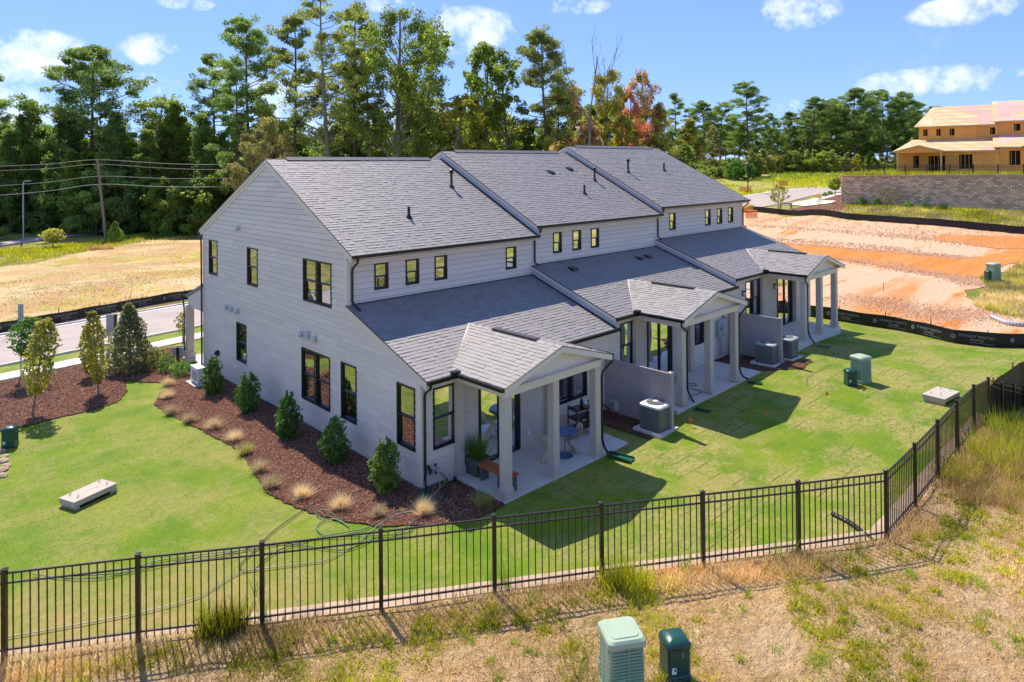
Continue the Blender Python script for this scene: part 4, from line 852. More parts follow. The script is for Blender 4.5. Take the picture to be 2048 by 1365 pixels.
def siltfence(pts, h, label, stakes=2.4, banners=0, bs=1., lean=0, wav=.03, start=.2, seed=1):
    pts = [np.array(p, float) for p in pts]; r = random.Random(seed); base = pts[0]; f = empty('silt_fence', tuple(base), label, 'silt fence'); Q = []
    for a, b in zip(pts, pts[1:]):
        n = max(1, int(np.linalg.norm((b - a)[:2]) / .4))
        for k in range(n): Q.append(a + (b - a) * k / n)
    Q.append(pts[-1]); Q = [np.array([p[0], p[1], hz(p[0], p[1])]) for p in Q]; s = 0; S_ = [0]
    for a, b in zip(Q, Q[1:]): s += np.linalg.norm((b - a)[:2]); S_.append(s)
    rows_ = []
    nl = []
    for i in range(len(Q)):
        d = Q[min(i + 1, len(Q) - 1)] - Q[max(i - 1, 0)]; nl.append(np.array([d[1], -d[0], 0]) / (np.linalg.norm(d[:2]) + 1e-9))
    for t in (-.1, 0, .35, .7, 1):
        rows_.append([tuple(q - base + nv * (wav * math.sin(S_[i] * 5.3 + t * 3) * (1 - t) * .6 + wav * .5 * math.sin(S_[i] * 2.2 + t * 2)) + np.array([0, 0, h * t + (.02 * math.sin(S_[i] * 2.6) if t == 1 else 0)])) for i, (q, nv) in enumerate(zip(Q, nl))])
    MB().loft(rows_, cap=False, closed=False).build('fabric', 'silt', f)
    MB().loft([[tuple(np.array(p) + nl[i] * -.015) for i, p in enumerate(rr_)] for rr_ in rows_], cap=False, closed=False).build('fabric_back', 'silt', f)
    dist = 0; nxt = .5
    for i in range(len(Q) - 1):
        if S_[i] >= nxt:
            p = Q[i] - base - nl[i] * .05; MB().tube([(p[0], p[1], -.3 + p[2]), (p[0] + r.uniform(-.03, .03), p[1], p[2] + h + r.uniform(.1, .35))], .022, 5).build('stake', 'wood', f); nxt += stakes
    if banners:
        nb = start
        while nb < S_[-1] - 1.8:
            i = min(range(len(S_)), key=lambda i: abs(S_[i] - nb)); j = min(range(len(S_)), key=lambda i: abs(S_[i] - nb - 1.5 * bs)); a, b = Q[i], Q[j]; dv = b - a
            if np.linalg.norm(dv) > .3: banner(f, a - base + np.array([0, 0, h * .12]), dv, None, bs * h / .62)
            nb += banners
    return f
siltfence(silt_pts, .66, 'black silt fence with white printed lettering curving round the right lawn edge', 2.45, 2.15, .98, start=.6)
siltfence(gp([(-160, 690), (0, 668), (100, 650), (200, 631), (300, 612), (369, 600), (440, 587)]), .60, 'black silt fence with white lettering along the far kerb of the left street', 2.6, 2.3, 1.0, seed=2, start=1.)
siltfence(gp([(1470, 421), (1511.5, 424), (1600, 433), (1696, 440), (1790, 447), (1875, 453), (1960, 461), (2048, 470), (2150, 482)]), .72, 'long plain black silt fence at the top of the graded red dirt', 3.0, 0, seed=3)
siltfence([FT[-5] * [1, 1, 0], FT[-4] * [1, 1, 0] + [.1, .1, 0], FT[-3] * [1, 1, 0] + [.12, .12, 0], FT[-2] * [1, 1, 0] + [.12, .12, 0], FT[-1] * [1, 1, 0]], 1.35, 'dark screen fabric behind the farthest panels of the metal fence', 2, 0, seed=4)
# ------------------------------------------------------------------ yard objects
def gz(p): return hz(p[0], p[1])
def pedestal_big(loc, rz, label, s=1., w=.54, d=.52, h=.92):
    t = empty('utility_box', loc, label, 'utility box', 'green plastic utility boxes', rz); c = .06
    def ring(x, y, z, ch):
        return [(sx * (x - ch) + ch * math.cos(math.radians(a0 + 22.5 * k)), sy * (y - ch) + ch * math.sin(math.radians(a0 + 22.5 * k))) for sx, sy, a0 in ((1, 1, 0), (-1, 1, 90), (-1, -1, 180), (1, -1, 270)) for k in range(5)]
    R = lambda x, y, z, ch=.05: [(p[0], p[1], z) for p in ring(x, y, z, ch)]
    w2, d2 = w / 2, d / 2
    MB().loft([R(w2, d2, -.1), R(w2, d2, .12), R(w2 - .012, d2 - .012, .14), R(w2 - .02, d2 - .02, h - .1)]).build('body', 'palegreen', t)
    MB().loft([R(w2 + .008, d2 + .008, h - .1), R(w2 + .008, d2 + .008, h - .03, .07), R(w2 - .02, d2 - .02, h, .08)]).build('lid', 'palelid', t)
    m = MB(); m.loft([R(w2 - .06, d2 - .06, h, .07), R(w2 - .07, d2 - .07, h + .012, .07)]).build('lid_panel', 'palelid', t)
    for k in range(14): MB().box(-w2 + .05, w2 - .05, -d2 + .0, -d2 + .016, .16 + k * .045, .18 + k * .045).build('rib', 'palegreen', t)
    MB().box(.0, .02, -d2 - .006, -d2 + .02, .13, h - .1).build('seam', 'palegreen', t)
    for k in range(9):
        m = MB(); z = .14 + k * .075
        for q in range(3): y = -d2 + .09 + q * .15; m.add([(-w2 + .014, y, z), (-w2 - .006, y + .1, z + .02), (-w2 - .006, y + .1, z + .055), (-w2 + .014, y, z + .035)], [(0, 1, 2, 3)]); m.add([(-w2 + .014, y + .02, z + .03), (-w2 + .0, y + .1, z + .045), (-w2 + .02, y + .1, z + .0)], [(0, 1, 2)])
        m.build('louvre', 'palelid', t)
    return t
def pedestal_small(loc, rz, label, s=1., num=None, mat='greenbox', h=.52):
    t = empty('utility_pedestal', loc, label, 'utility box', 'green plastic utility boxes', rz); w = .175
    R = lambda x, z, ch=.03: [(x - ch, x, z), (x, x - ch, z), (x, -x + ch, z), (x - ch, -x, z), (-x + ch, -x, z), (-x, -x + ch, z), (-x, x - ch, z), (-x + ch, x, z)][::-1]
    MB().loft([R(w + .01, -.1), R(w + .01, .1), R(w, .12), R(w - .0, h)]).build('body', mat, t)
    MB().loft([R(w + .012, h - .02), R(w + .012, h + .03), R(w - .02, h + .07), R(w - .08, h + .1), R(w - .13, h + .108, .01)]).build('lid', mat, t, True)
    MB().box(-w + .05, -w + .12, -w - .004, -w + .01, .16, .25).build('sticker', 'white', t)
    MB().box(-w + .085, -w + .11, -w - .006, -w - .003, .2, .235).build('sticker_mark', 'black', t)
    if num:
        m = text_mesh(num, .11); o = bpy.data.objects.new('painted_number', m.copy()); COL.objects.link(o); o.parent = t; o.data.materials.clear(); o.data.materials.append(MT['yellowplastic']); o.matrix_local = Matrix.Translation((.02, -w - .004, h - .14)) @ Matrix.Rotation(math.pi / 2, 4, 'X')
    if s != 1: t.scale = (s, s, s)
    return t
fa = math.atan2(*(FXY[8] - FXY[1])[::-1])
p = at(1244, 1388, .95); pedestal_big(tuple(p), fa, 'large pale green louvred utility box in the dry grass at the picture bottom')
p = at(1350, 1352, .95); pedestal_small(tuple(p), fa, 'small dark green pedestal painted with the number 1', num='1')
p = G(1722, 765); pedestal_big(tuple(p), fa + .25, 'pale green louvred utility box standing on the right lawn', h=.98, w=.56)
p = G(1701, 771); pedestal_small(tuple(p), fa - .2, 'small black green pedestal leaning beside the box on the right lawn', h=.5)
p = G(1987, 566); pedestal_big(tuple(p), fa + .2, 'distant green utility box at the far right edge of the dirt', h=1.3, w=.75, d=.6)
p = G(1977, 567); pedestal_small(tuple(p), fa, 'distant dark pedestal in front of the far right utility box', h=.75)
p = G(20, 895); pedestal_small(tuple(p), fa + .1, 'dark green pedestal beside the rocks at the left picture edge', h=.55, s=1.0)
def vault(loc, rz, label, w=1.15, d=.62, hgt=.13, z0=.11):
    t = empty('concrete_vault_lid', loc, label, 'concrete lid', 'concrete vault lids on the lawn', rz)
    MB().cbox((0, 0, z0), (w, d, hgt), .015).build('lid', 'castconcrete', t)
    m = MB(); m.box(-w / 2 + .05, -w / 2 + .16, -d / 2 + .03, d / 2 - .03, -.1, z0); m.box(w / 2 - .16, w / 2 + .03, -d / 2 + .03, d / 2 - .03, -.1, z0); m.build('base_block', 'castconcrete', t)
    MB().box(-w / 2 + .1, w / 2 - .1, -d / 2 + .06, d / 2 - .06, -.1, z0 - .02).build('vault_shade', 'shade_fill', t)  # solid block, the shade under the lid painted into its colour
    for x in (-.38, .38):
        for y in (-.14, .16): MB().tube([(x, y, z0 + hgt - .01), (x + .0, y, z0 + hgt + .05), (x + .04, y + .02, z0 + hgt + .06), (x + .06, y + .02, z0 + hgt - .01)], .006, 5).build('lifting_loop', 'bark', t)
    for i in range(6): MB().box(-.1 + i * .06, -.08 + i * .06, -.02 + rr.uniform(-.04, .04), .0, z0 + hgt, z0 + hgt + .002).build('paint_mark', 'black', t)
    return t
p = G(177, 1000); vault(tuple(p), .38, 'weathered concrete vault lid lying on the left lawn', 1.12, .6)
p = G(1882, 800); vault(tuple(p), -.12, 'tan concrete vault lid on the right lawn by the metal fence', 1.25, .7)
# air conditioners
def acunit(loc, rz, label, w=.78, h=.78, top='white'):
    t = empty('air_conditioner', loc, label, 'air conditioner', 'air conditioning units beside the screens', rz); a = w / 2
    def sq(a, z, ch=.12, n=3):
        P = []
        for cx, cy, t0 in ((a - ch, a - ch, 0), (-a + ch, a - ch, 90), (-a + ch, -a + ch, 180), (a - ch, -a + ch, 270)):
            for k in range(n + 1): th = math.radians(t0 + 90 * k / n); P.append((cx + ch * math.cos(th), cy + ch * math.sin(th), z))
        return P
    MB().box(-a - .12, a + .12, -a - .12, a + .12, -.06, .05).build('pad', 'concrete', t)
    MB().loft([sq(a - .02, .05), sq(a - .02, h)]).build('body', 'dkgrey', t)
    ring = sq(a - .012, 0, .12, 5); m = MB(); n = len(ring)
    for i in range(n):
        p, q = ring[i], ring[(i + 1) % n]; L = math.dist(p, q); c = max(1, int(L / .035))
        for k in range(c): u = k / c; x = p[0] + (q[0] - p[0]) * u; y = p[1] + (q[1] - p[1]) * u; m.box(x - .007, x + .007, y - .007, y + .007, .09, h - .04)
    m.build('louvre_bars', 'galv', t)['kind'] = 'stuff'
    MB().loft([sq(a, .05), sq(a, .1)]).build('base_pan', 'dkgrey', t)
    MB().loft([sq(a + .005, h - .03), sq(a + .005, h + .03), sq(a - .03, h + .05), sq(a - .1, h + .055, .2)]).build('top_cover', top, t)
    MB().lathe([(a - .1, h + .056), (a - .1, h + .062), (.1, h + .075), (.09, h + .056)], (0, 0, 0), 20).build('fan_grille', 'dkgrey', t)
    m = MB()
    for k in range(14): th = k * math.pi / 7; m.tube([(.08 * math.cos(th), .08 * math.sin(th), h + .085), ((a - .1) * math.cos(th), (a - .1) * math.sin(th), h + .075)], .005, 4)
    for r_2 in (.12, .2, .28): m.tube([(r_2 * math.cos(q * math.pi / 8), r_2 * math.sin(q * math.pi / 8), h + .082) for q in range(17)], .004, 4)
    m.build('guard_wires', 'ltgrey', t); MB().lathe([(.085, h + .07), (.085, h + .1), (.02, h + .105)], (0, 0, 0), 12).build('fan_hub', top, t)
    MB().box(a - .01, a + .005, -.12, .12, .35, .68).build('rating_label', 'white', t)
    return t
p = at(1317, 862, .1); acunit((p[0], p[1] + .1, .14), .0, 'air conditioner with a white top beside the nearest purple screen')
p = at(1540, 728, .35); acunit((p[0], p[1] + .1, .38), .05, 'dark air conditioner in front of the farther purple screen', top='ltgrey')
p = at(1577, 716, .4); acunit((p[0], p[1] + .1, .42), .0, 'air conditioner half hidden behind the end post of the farther screen', top='ltgrey')
# privacy screens
def screen(x, y1, z0, label, h=1.78):
    t = empty('privacy_screen', (x, 0, z0), label, 'screen', 'vinyl privacy screens between patios'); n = int((abs(y1) - .25) / .16)
    for k in range(n):
        y = -.14 - (abs(y1) - .25) * k / n; w = (abs(y1) - .25) / n
        MB().box(-.018, .018, y - w + .004, y - .002, .1, h - .1).build('board', 'vinyl', t)
    MB().box(-.035, .035, y1 + .1, -.14, h - .14, h - .0).build('top_rail', 'vinyl', t); MB().box(-.03, .03, y1 + .1, -.14, .02, .14).build('bottom_rail', 'vinyl', t)
    for y in (-.08, y1 + .03):
        p = MB().box(-.065, .065, y - .065, y + .065, -.3, h + .03).build('post', 'vinyl', t); MB().loft([[(-.078, y - .078, h + .03), (.078, y - .078, h + .03), (.078, y + .078, h + .03), (-.078, y + .078, h + .03)], [(-.02, y - .02, h + .075), (.02, y - .02, h + .075), (.02, y + .02, h + .075), (-.02, y + .02, h + .075)]]).build('post_cap', 'vinyl', p)
screen(7.72, -2.62, .12, 'purple grey vinyl privacy screen behind the white topped air conditioner')
screen(16.15, -2.3, .42, 'purple grey vinyl privacy screen dividing the two farther patios')
# patio furniture
pb = at(969, 925, .47); pe = at(1022, 952, .47); xb_ = (pb[0] + pe[0]) / 2
t = empty('bench', (xb_, (pb[1] + pe[1]) / 2, .03), 'bench with an orange wooden top on a grey block base', 'bench'); Lb = abs(pe[1] - pb[1]) / 2 + .06
for k in range(3): MB().box(-.19 + k * .13, -.07 + k * .13, -Lb, Lb, .40, .45).build('slat', 'orange', t)
MB().box(-.17, .17, -Lb + .04, -Lb + .42, 0, .395).build('leg', 'planter', t); MB().box(-.12, .12, Lb - .12, Lb - .02, 0, .395).build('leg', 'planter', t)
pp = at(955, 950, .03); t = empty('planter', (pp[0] + .08, pp[1] + .08, .03), 'grey square planter box beside the orange bench', 'planter'); m = MB(); R = lambda a, z: [(-a, -a, z), (a, -a, z), (a, a, z), (-a, a, z)]
m.loft([R(.22, 0), R(.26, .46), R(.22, .46), R(.2, .4)]); m.build('pot', 'planter', t); MB().box(-.21, .21, -.21, .21, .38, .41).build('soil', 'mulch', t); plx = (pp[0] + .08, pp[1] + .08)
B_ = np.column_stack([rs.normal(0, .08, 420) + plx[0], rs.normal(0, .08, 420) + plx[1], np.full(420, .42)])
o = npmesh('potted_grass', blades(B_, .62, .018, .5), 3, 'lf_shrub'); tag(o, 'tuft of long green grass growing in the grey planter', 'plant')
pt = at(1130, 912, .03); t = empty('round_table', (pt[0], pt[1], .03), 'small round blue patio table on a pedestal', 'table')
MB().lathe([(.38, .7), (.4, .715), (.4, .73), (.38, .735)], n=28).build('table_top', 'blue', t); MB().lathe([(.025, .02), (.025, .7)], n=10).build('stem', 'galv', t); MB().lathe([(.24, 0), (.24, .015), (.04, .03)], n=24).build('base', 'blue', t)
def schair(loc, rz, label):
    t = empty('chair', loc, label, 'chair', 'curvy beige chairs round the blue table', rz)
    prof = [(-.02, .84, .15), (-.05, .80, .20), (-.03, .68, .235), (.03, .54, .24), (.09, .46, .235), (.2, .42, .24), (.34, .43, .235), (.42, .42, .22), (.44, .37, .20), (.40, .28, .175), (.32, .18, .17), (.27, .09, .19), (.24, .02, .235), (.2, .0, .24), (.0, .0, .25), (-.06, .0, .2)]
    rings = []
    for i, (x, z, w) in enumerate(prof):
        cu = .07 if i < 8 else .10; row = []
        for k in range(9): u = -1 + k / 4; row.append((x + (cu * u * u if i < 6 else -cu * u * u * (1 if i > 8 else .2)), u * w, z + (.04 * u * u if 4 < i < 8 else 0)))
        rings.append(row)
    m = MB(); m.loft(rings, cap=False, closed=False); o = m.build('shell', 'chair', t, True)
    md = o.modifiers.new('thick', 'SOLIDIFY'); md.thickness = .02; sb = o.modifiers.new('smooth', 'SUBSURF'); sb.levels = 1; sb.render_levels = 1
pc = at(1093, 930, .03); schair((pc[0], pc[1], .03), .35, 'beige curvy chair between the bench and the blue table')
pc = at(1158, 905, .03); schair((pc[0] + .1, pc[1], .03), math.pi - .5, 'beige curvy chair on the grill side of the blue table')
# grill cart
pg = at(1185, 868, .03); t = empty('bar_cart', (5.75, -.62, .03), 'dark wheeled cart with bottles standing under the patio window', 'cart', rz=-.15)
for z in (.25, .55, .82): MB().box(-.42, .42, -.22, .22, z - .015, z + .015).build('shelf', 'black', t)
for x in (-.4, .4):
    for y in (-.2, .2): MB().box(x - .015, x + .015, y - .015, y + .015, .06, .9).build('post', 'black', t)
for x in (-.4, .4): MB().tube([(x, -.2, .9), (x, .2, .9)], .014, 6).build('handle', 'black', t)
for x in (-.38, .46):
    w_ = MB().lathe([(.06, -.02), (.1, -.02), (.1, .02), (.06, .02)], n=16).build('wheel', 'blackplastic', t); w_.matrix_local = Matrix.Translation((x, -.22, .1)) @ Matrix.Rotation(math.pi / 2, 4, 'X')
cart = t
def onc(name, prof, mat, x, y, z, label, cat, n=10):
    o = MB().lathe(prof, n=n).build(name, mat); o.location = (5.75 + x, -.62 + y, .03 + z); tag(o, label, cat)
onc('bottle', [(.05, 0), (.055, .05), (.05, .2), (.016, .28), (.016, .36)], 'blackplastic', -.02, .0, .835, 'tall dark bottle standing on top of the wheeled cart', 'bottle')
onc('jug', [(.06, 0), (.07, .08), (.05, .16), (.045, .2)], 'white', .12, -.04, .835, 'white jug beside the dark bottle on the cart', 'jug')
onc('bowl', [(.05, 0), (.1, .06), (.11, .09)], 'wood', .02, -.12, .835, 'brown wooden bowl at the front of the cart', 'bowl')
onc('green_crate', [(.12, 0), (.13, .2)], 'splash', -.16, -.05, .27, 'green container on the lower shelf of the cart', 'container', 4)
onc('folded_cloth', [(.1, 0), (.1, .03)], 'vinyl', .32, -.06, .835, 'folded purple and white cloth on the cart end', 'cloth', 4)
# splash blocks, gas meters
def splash(loc, rz, label):
    o = MB().loft([[(0, -.11, .01), (0, -.11, .09), (0, -.085, .09), (0, -.08, .03), (0, .08, .03), (0, .085, .09), (0, .11, .09), (0, .11, .01)], [(.75, -.17, .0), (.75, -.17, .055), (.75, -.145, .055), (.75, -.14, .015), (.75, .14, .015), (.75, .145, .055), (.75, .17, .055), (.75, .17, .0)]]).build('splash_block', 'splash')
    o.location = loc; o.rotation_euler = (0, 0, rz); tag(o, label, 'splash block', 'green splash blocks under downspouts')
splash((-.05, -.2, .06), -2.25, 'green splash block in the mulch below the gable corner downspout'); splash((5.05, -2.2, .05), -1.35, 'green splash block on the grass beside the furnished patio')
splash((9.62, -2.3, .23), -1.4, 'green splash block in the grass under the middle porch'); splash((13.3, -2.3, .30), -1.2, 'green splash block off the right column of the middle porch'); splash((19.4, -2.4, .47), -1.1, 'green splash block below the farthest porch')
for o_ in S.objects:
    if o_.name.startswith('splash_block') and o_.location.x > 8: o_.scale = (.7, .6, .6)
def gasmeter(x, y, z, label):
    t = empty('gas_meter', (x, y, z), label, 'gas meter', 'gas meters beside the privacy screens')
    MB().cbox((0, 0, .28), (.2, .14, .24), .04).build('meter_body', 'ltgrey', t); MB().tube([(-.07, 0, .5), (-.07, 0, .62), (-.3, 0, .62), (-.3, .35, .62)], .014, 6).tube([(.2, 0, -.1), (.2, 0, .62), (.07, 0, .62), (.07, 0, .5)], .014, 6).build('pipe', 'ltgrey', t)
    MB().lathe([(.06, 0), (.06, .06), (.03, .09)], (.2, 0, .62), 10).build('regulator', 'galv', t)
gasmeter(7.35, -.75, .13, 'grey gas meter with pipes beside the nearest purple screen'); gasmeter(15.75, -.7, .4, 'grey gas meter with pipes beside the farther purple screen')
# heat pump, mailbox posts, street sign
p = G(396, 770); t = empty('heat_pump', tuple(p + [0, 0, .03]), 'white outdoor heat pump unit near the front corner of the house', 'heat pump', rz=math.pi / 2)
MB().box(-.5, .5, -.3, .3, -.05, .08).build('pad', 'concrete', t); MB().cbox((0, 0, .12), (.78, .32, .58), .02).build('case', 'white', t); m = MB().lathe([(.23, 0), (.23, .02), (.19, .02)], n=20).build('fan_ring', 'ltgrey', t); m.matrix_local = Matrix.Translation((-.1, .165, .4)) @ Matrix.Rotation(-math.pi / 2, 4, 'X')
m = MB().lathe([(.23, 0), (.23, .02), (.19, .02)], n=20).build('fan_ring', 'ltgrey', t); m.matrix_local = Matrix.Translation((-.1, -.165, .4)) @ Matrix.Rotation(math.pi / 2, 4, 'X')
def signpost(px, pyb, h, panel, label, off=0, pz=.6, rz=.2):
    p = G(px, pyb); t = empty('sign_post', tuple(p), label, 'sign post', None, rz); MB().box(-.05, .05, -.05, .05, -.1, h).build('post', 'black', t)
    for (x0, x1, z0, z1, m) in panel: MB().box(x0, x1, -.02, .02, z0, z1).build('sign_panel', m, t)
ca = math.atan2(RT[1], RT[0])
signpost(204.5, 718, 1.45, [(.06, .2, .95, 1.38, 'ltgrey')], 'short black post with a small grey sign between the street trees', rz=ca)
signpost(231.5, 716, 2.0, [(-.42, -.05, 1.0, 2.0, 'ltgrey')], 'taller black post holding a pale grey sign panel beside the sidewalk', rz=ca)
signpost(356, 732, .8, [(-.22, -.06, .42, .8, 'ltgrey'), (.06, .26, .40, .8, 'ltgrey')], 'black post with a pale panel on each side near the front porch', rz=ca)
p = G(42, 754); t = empty('street_sign', tuple(p), 'thin street sign on a tall pole at the sidewalk', 'sign', rz=ca); MB().tube([(0, 0, -.2), (0, 0, 3.0)], .03, 6).build('pole', 'galv', t); MB().box(-.11, .11, -.015, .015, 2.25, 3.05).build('sign_panel', 'ltgrey', t)
p = G(375, 712); t = empty('flower_pot', tuple(p), 'grey pot with leafy plant on the front walk', 'pot'); MB().lathe([(.2, 0), (.3, .5), (.26, .5)], n=14).build('pot', 'dkgrey', t)
# valve cluster and hoses at the gable corner
t = empty('hose_manifold', (.32, -.12, 0), 'cluster of hose timers and valves on the wall corner', 'hose manifold')
for q in range(9):
    a_, z_ = rr.uniform(-.16, .16), .38 + rr.uniform(-.12, .2); MB().lathe([(.03, 0), (.035, .05), (.02, .09)], (a_, rr.uniform(-.08, .06), z_), 8).build('timer', 'blackplastic' if q % 3 else 'ltgrey', t)
MB().tube([(-.2, 0, .42), (.2, 0, .45)], .02, 6).build('manifold', 'galv', t)
t = empty('valve_box_cluster', (.75, -.3, .05), 'second group of hose valves lying in the dark mulch', 'hose manifold')
for q in range(6): MB().lathe([(.03, 0), (.035, .06), (.02, .1)], (rr.uniform(-.16, .16), rr.uniform(-.08, .08), rr.uniform(0, .12)), 8).build('timer', 'blackplastic' if q % 2 else 'ltgrey', t)
def spline(P, n=6):
    P = [np.array(p, float) for p in P]; out = []
    for i in range(len(P) - 1):
        a = P[max(i - 1, 0)]; b = P[i]; c = P[i + 1]; d = P[min(i + 2, len(P) - 1)]
        for k in range(n):
            t_ = k / n; out.append(.5 * ((2 * b) + (-a + c) * t_ + (2 * a - 5 * b + 4 * c - d) * t_ ** 2 + (-a + 3 * b - 3 * c + d) * t_ ** 3))
    return out + [P[-1]]
def hose(px, mat, label, r=.011, pre=(), z=None):
    W_ = [np.array(q, float) for q in pre]; Q = []
    for (x, y) in px:
        p = G(x, y) if z is None else at(x, y, z); Q.append(p)
    Q = spline(Q); 
    for q in Q: q[2] = (hz(q[0], q[1]) + .06) if z is None else z + .02
    pts = (spline(W_ + [Q[0]]) if pre else []) + Q; o = MB().tube(pts, r, 5).build('hose', mat, None, True); tag(o, label, 'hose', 'garden hoses lying in the yard')
c8 = lambda L: [(x / 1.969, y / 1.969 + 880) for x, y in L]
hose(c8([(1500, 195), (1430, 207), (1350, 230), (1270, 250), (1220, 270), (1175, 300), (1130, 330), (1090, 360), (1050, 395), (1000, 450), (955, 492), (945, 515), (970, 527), (1010, 515), (1050, 478), (1110, 440), (1220, 402)]), 'hose_dark', 'dark hose crossing the mulch bed and looping behind the fence')
hose(c8([(1640, 290), (1560, 305), (1480, 352), (1400, 420), (1290, 482), (1200, 497), (1050, 517), (950, 532), (850, 590), (780, 630), (600, 682), (400, 722), (200, 760), (0, 795)]), 'hose_pale', 'pale hose running the whole way along the fence to the left', pre=[(.3, -.15, .4), (.2, -.5, .15)])
hose(c8([(1620, 275), (1560, 295), (1450, 355), (1370, 372), (1290, 385), (1255, 370), (1250, 345), (1300, 322), (1340, 330), (1375, 352), (1345, 330), (1310, 300), (1275, 285), (1245, 300), (1270, 318), (1290, 300)]), 'hose_green', 'light green hose coiled in two loops on the grass', .013, pre=[(.4, -.15, .4), (.35, -.5, .2)])
hose(c8([(1700, 300), (1640, 325), (1560, 380), (1450, 388), (1250, 398), (1120, 415), (1000, 440), (800, 462), (600, 492), (440, 548), (300, 558), (130, 542)]), 'hose_green', 'green hose stretched from the mulch bed far along the left lawn')
hose(c8([(1720, 280), (1660, 320), (1600, 378), (1500, 390), (1380, 440), (1280, 440), (1150, 420), (1050, 420), (900, 458), (750, 480), (500, 532), (250, 550)]), 'hose_dark', 'dark green hose lying beside the other hoses along the fence', pre=[(.5, -.15, .35), (.5, -.5, .15)])
hose(c8([(1720, 235), (1760, 245), (1775, 290), (1790, 320), (1820, 290), (1850, 285)]), 'hose_green', 'short hose curling in the dark mulch near the patio')
c5 = lambda L: [(1200 + x / 3.25, 480 + y / 3.25) for x, y in L]
hose(c5([(500, 880), (505, 930), (560, 935), (620, 938), (622, 953), (560, 950), (520, 965), (600, 973), (655, 985), (640, 1005), (590, 1020), (580, 1040), (610, 1055)]), 'hose_dark', 'black hose snaking over the middle patio slab', z=.33)
hose(c5([(1560, 590), (1562, 640), (1555, 700), (1530, 780)]), 'hose_green', 'green hose curving off the corner of the farthest patio')
hose(c5([(1375, 680), (1450, 705), (1500, 730), (1545, 742), (1570, 720)]), 'hose_pale', 'pale hose end in the shade below the farthest porch')
hose(c5([(1500, 820), (1420, 860), (1350, 900), (1340, 960)]), 'hose_green', 'thin green hose across the sunlit grass by the farther screen', .007)
# black drain pipe, white pipe
def ribbed(pts, r, mat, name, label, cat):
    P = spline(pts, 10); rr2 = [r * (1 + .08 * (1 if i % 2 else -1)) for i in range(len(P))]; P2 = []
    o = MB().tube(P, rr2, 12).build(name, mat); tag(o, label, cat)
a_ = at(1665, 1028, .75); b_ = at(1702, 1048, .8); c_ = at(1725, 1066, .85); d_ = at(1745, 1082, .88)
ribbed([a_, b_, c_, d_, d_ + [.25, -.3, -.25]], .055, 'blackplastic', 'drain_pipe', 'black corrugated drain pipe poking through the fence near its corner', 'pipe')
ribbed([G(x, y) + [0, 0, .12] for x, y in ((1983, 638), (1995, 643), (2015, 651), (2040, 654), (2080, 654))], .13, 'ltgrey', 'drain_pipe', 'pale grey drain pipe lying beyond the right silt fence', 'pipe')
# marker flags
for x, y, c_ in ((1379, 856, 'near the white topped air conditioner'), (1528, 840, 'inside the shadow of the middle porch'), (1652, 803, 'on the grass left of the tan lid'), (1726, 794, 'below the right lawn utility box'), (1345 + 0, 899, 'beside the concrete pad edge')):
    if x == 1345: continue
    p = G(x, y); t = empty('marker_flag', tuple(p), 'small orange marker flag ' + c_, 'flag', 'orange marker flags in the lawn', rz=ca); MB().tube([(0, 0, 0), (0, 0, .3)], .004, 4).build('wire', 'galv', t); MB().loft([[(0, 0, .18), (.11, .02, .22), (.05, .03, .31), (0, 0, .31)], [(0, .004, .18), (.11, .024, .22), (.05, .034, .31), (0, .004, .31)]]).build('flag_cloth', 'orangeplastic', t)
for x, y in ((1767, 585), (1860, 500)): 
    p = G(x, y); o = MB().tube([(0, 0, -.1), (0, 0, .6)], .02, 4).build('survey_stake', 'wood'); o.location = p; tag(o, 'survey stake standing in the graded dirt ' + ('near the lawn' if y == 585 else 'at the clay strip'), 'stake')
# rocks by the left edge
RK = ['small tan rock just below the green pedestal', 'tan rock in the middle of the left edge pile', 'outermost rock of the left edge pile towards the lawn', 'large tan rock at the picture edge', 'little rock nearest the lawn beside the pedestal', 'lowest tan rock of the left edge pile', 'tan rock farthest left in the pile']
for i, (x, y, s_) in enumerate(((2, 905, .16), (6, 925, .2), (12, 935, .17), (0, 945, .22), (10, 915, .14), (4, 955, .2), (-12, 930, .24))):
    p = G(x, y); m = MB(); m.lathe([(.5, -.3), (1, 0), (.9, .4), (.4, .7)], n=7); v = [(a * s_ * (1 + rr.uniform(-.2, .2)), b * s_ * .8 * (1 + rr.uniform(-.2, .2)), c * s_ * .8) for a, b, c in m.v]; m.v = v; o = m.build('rock', 'sand'); o.location = p; o.rotation_euler = (0, 0, i); tag(o, RK[i], 'rock', 'tan rocks piled at the left edge')
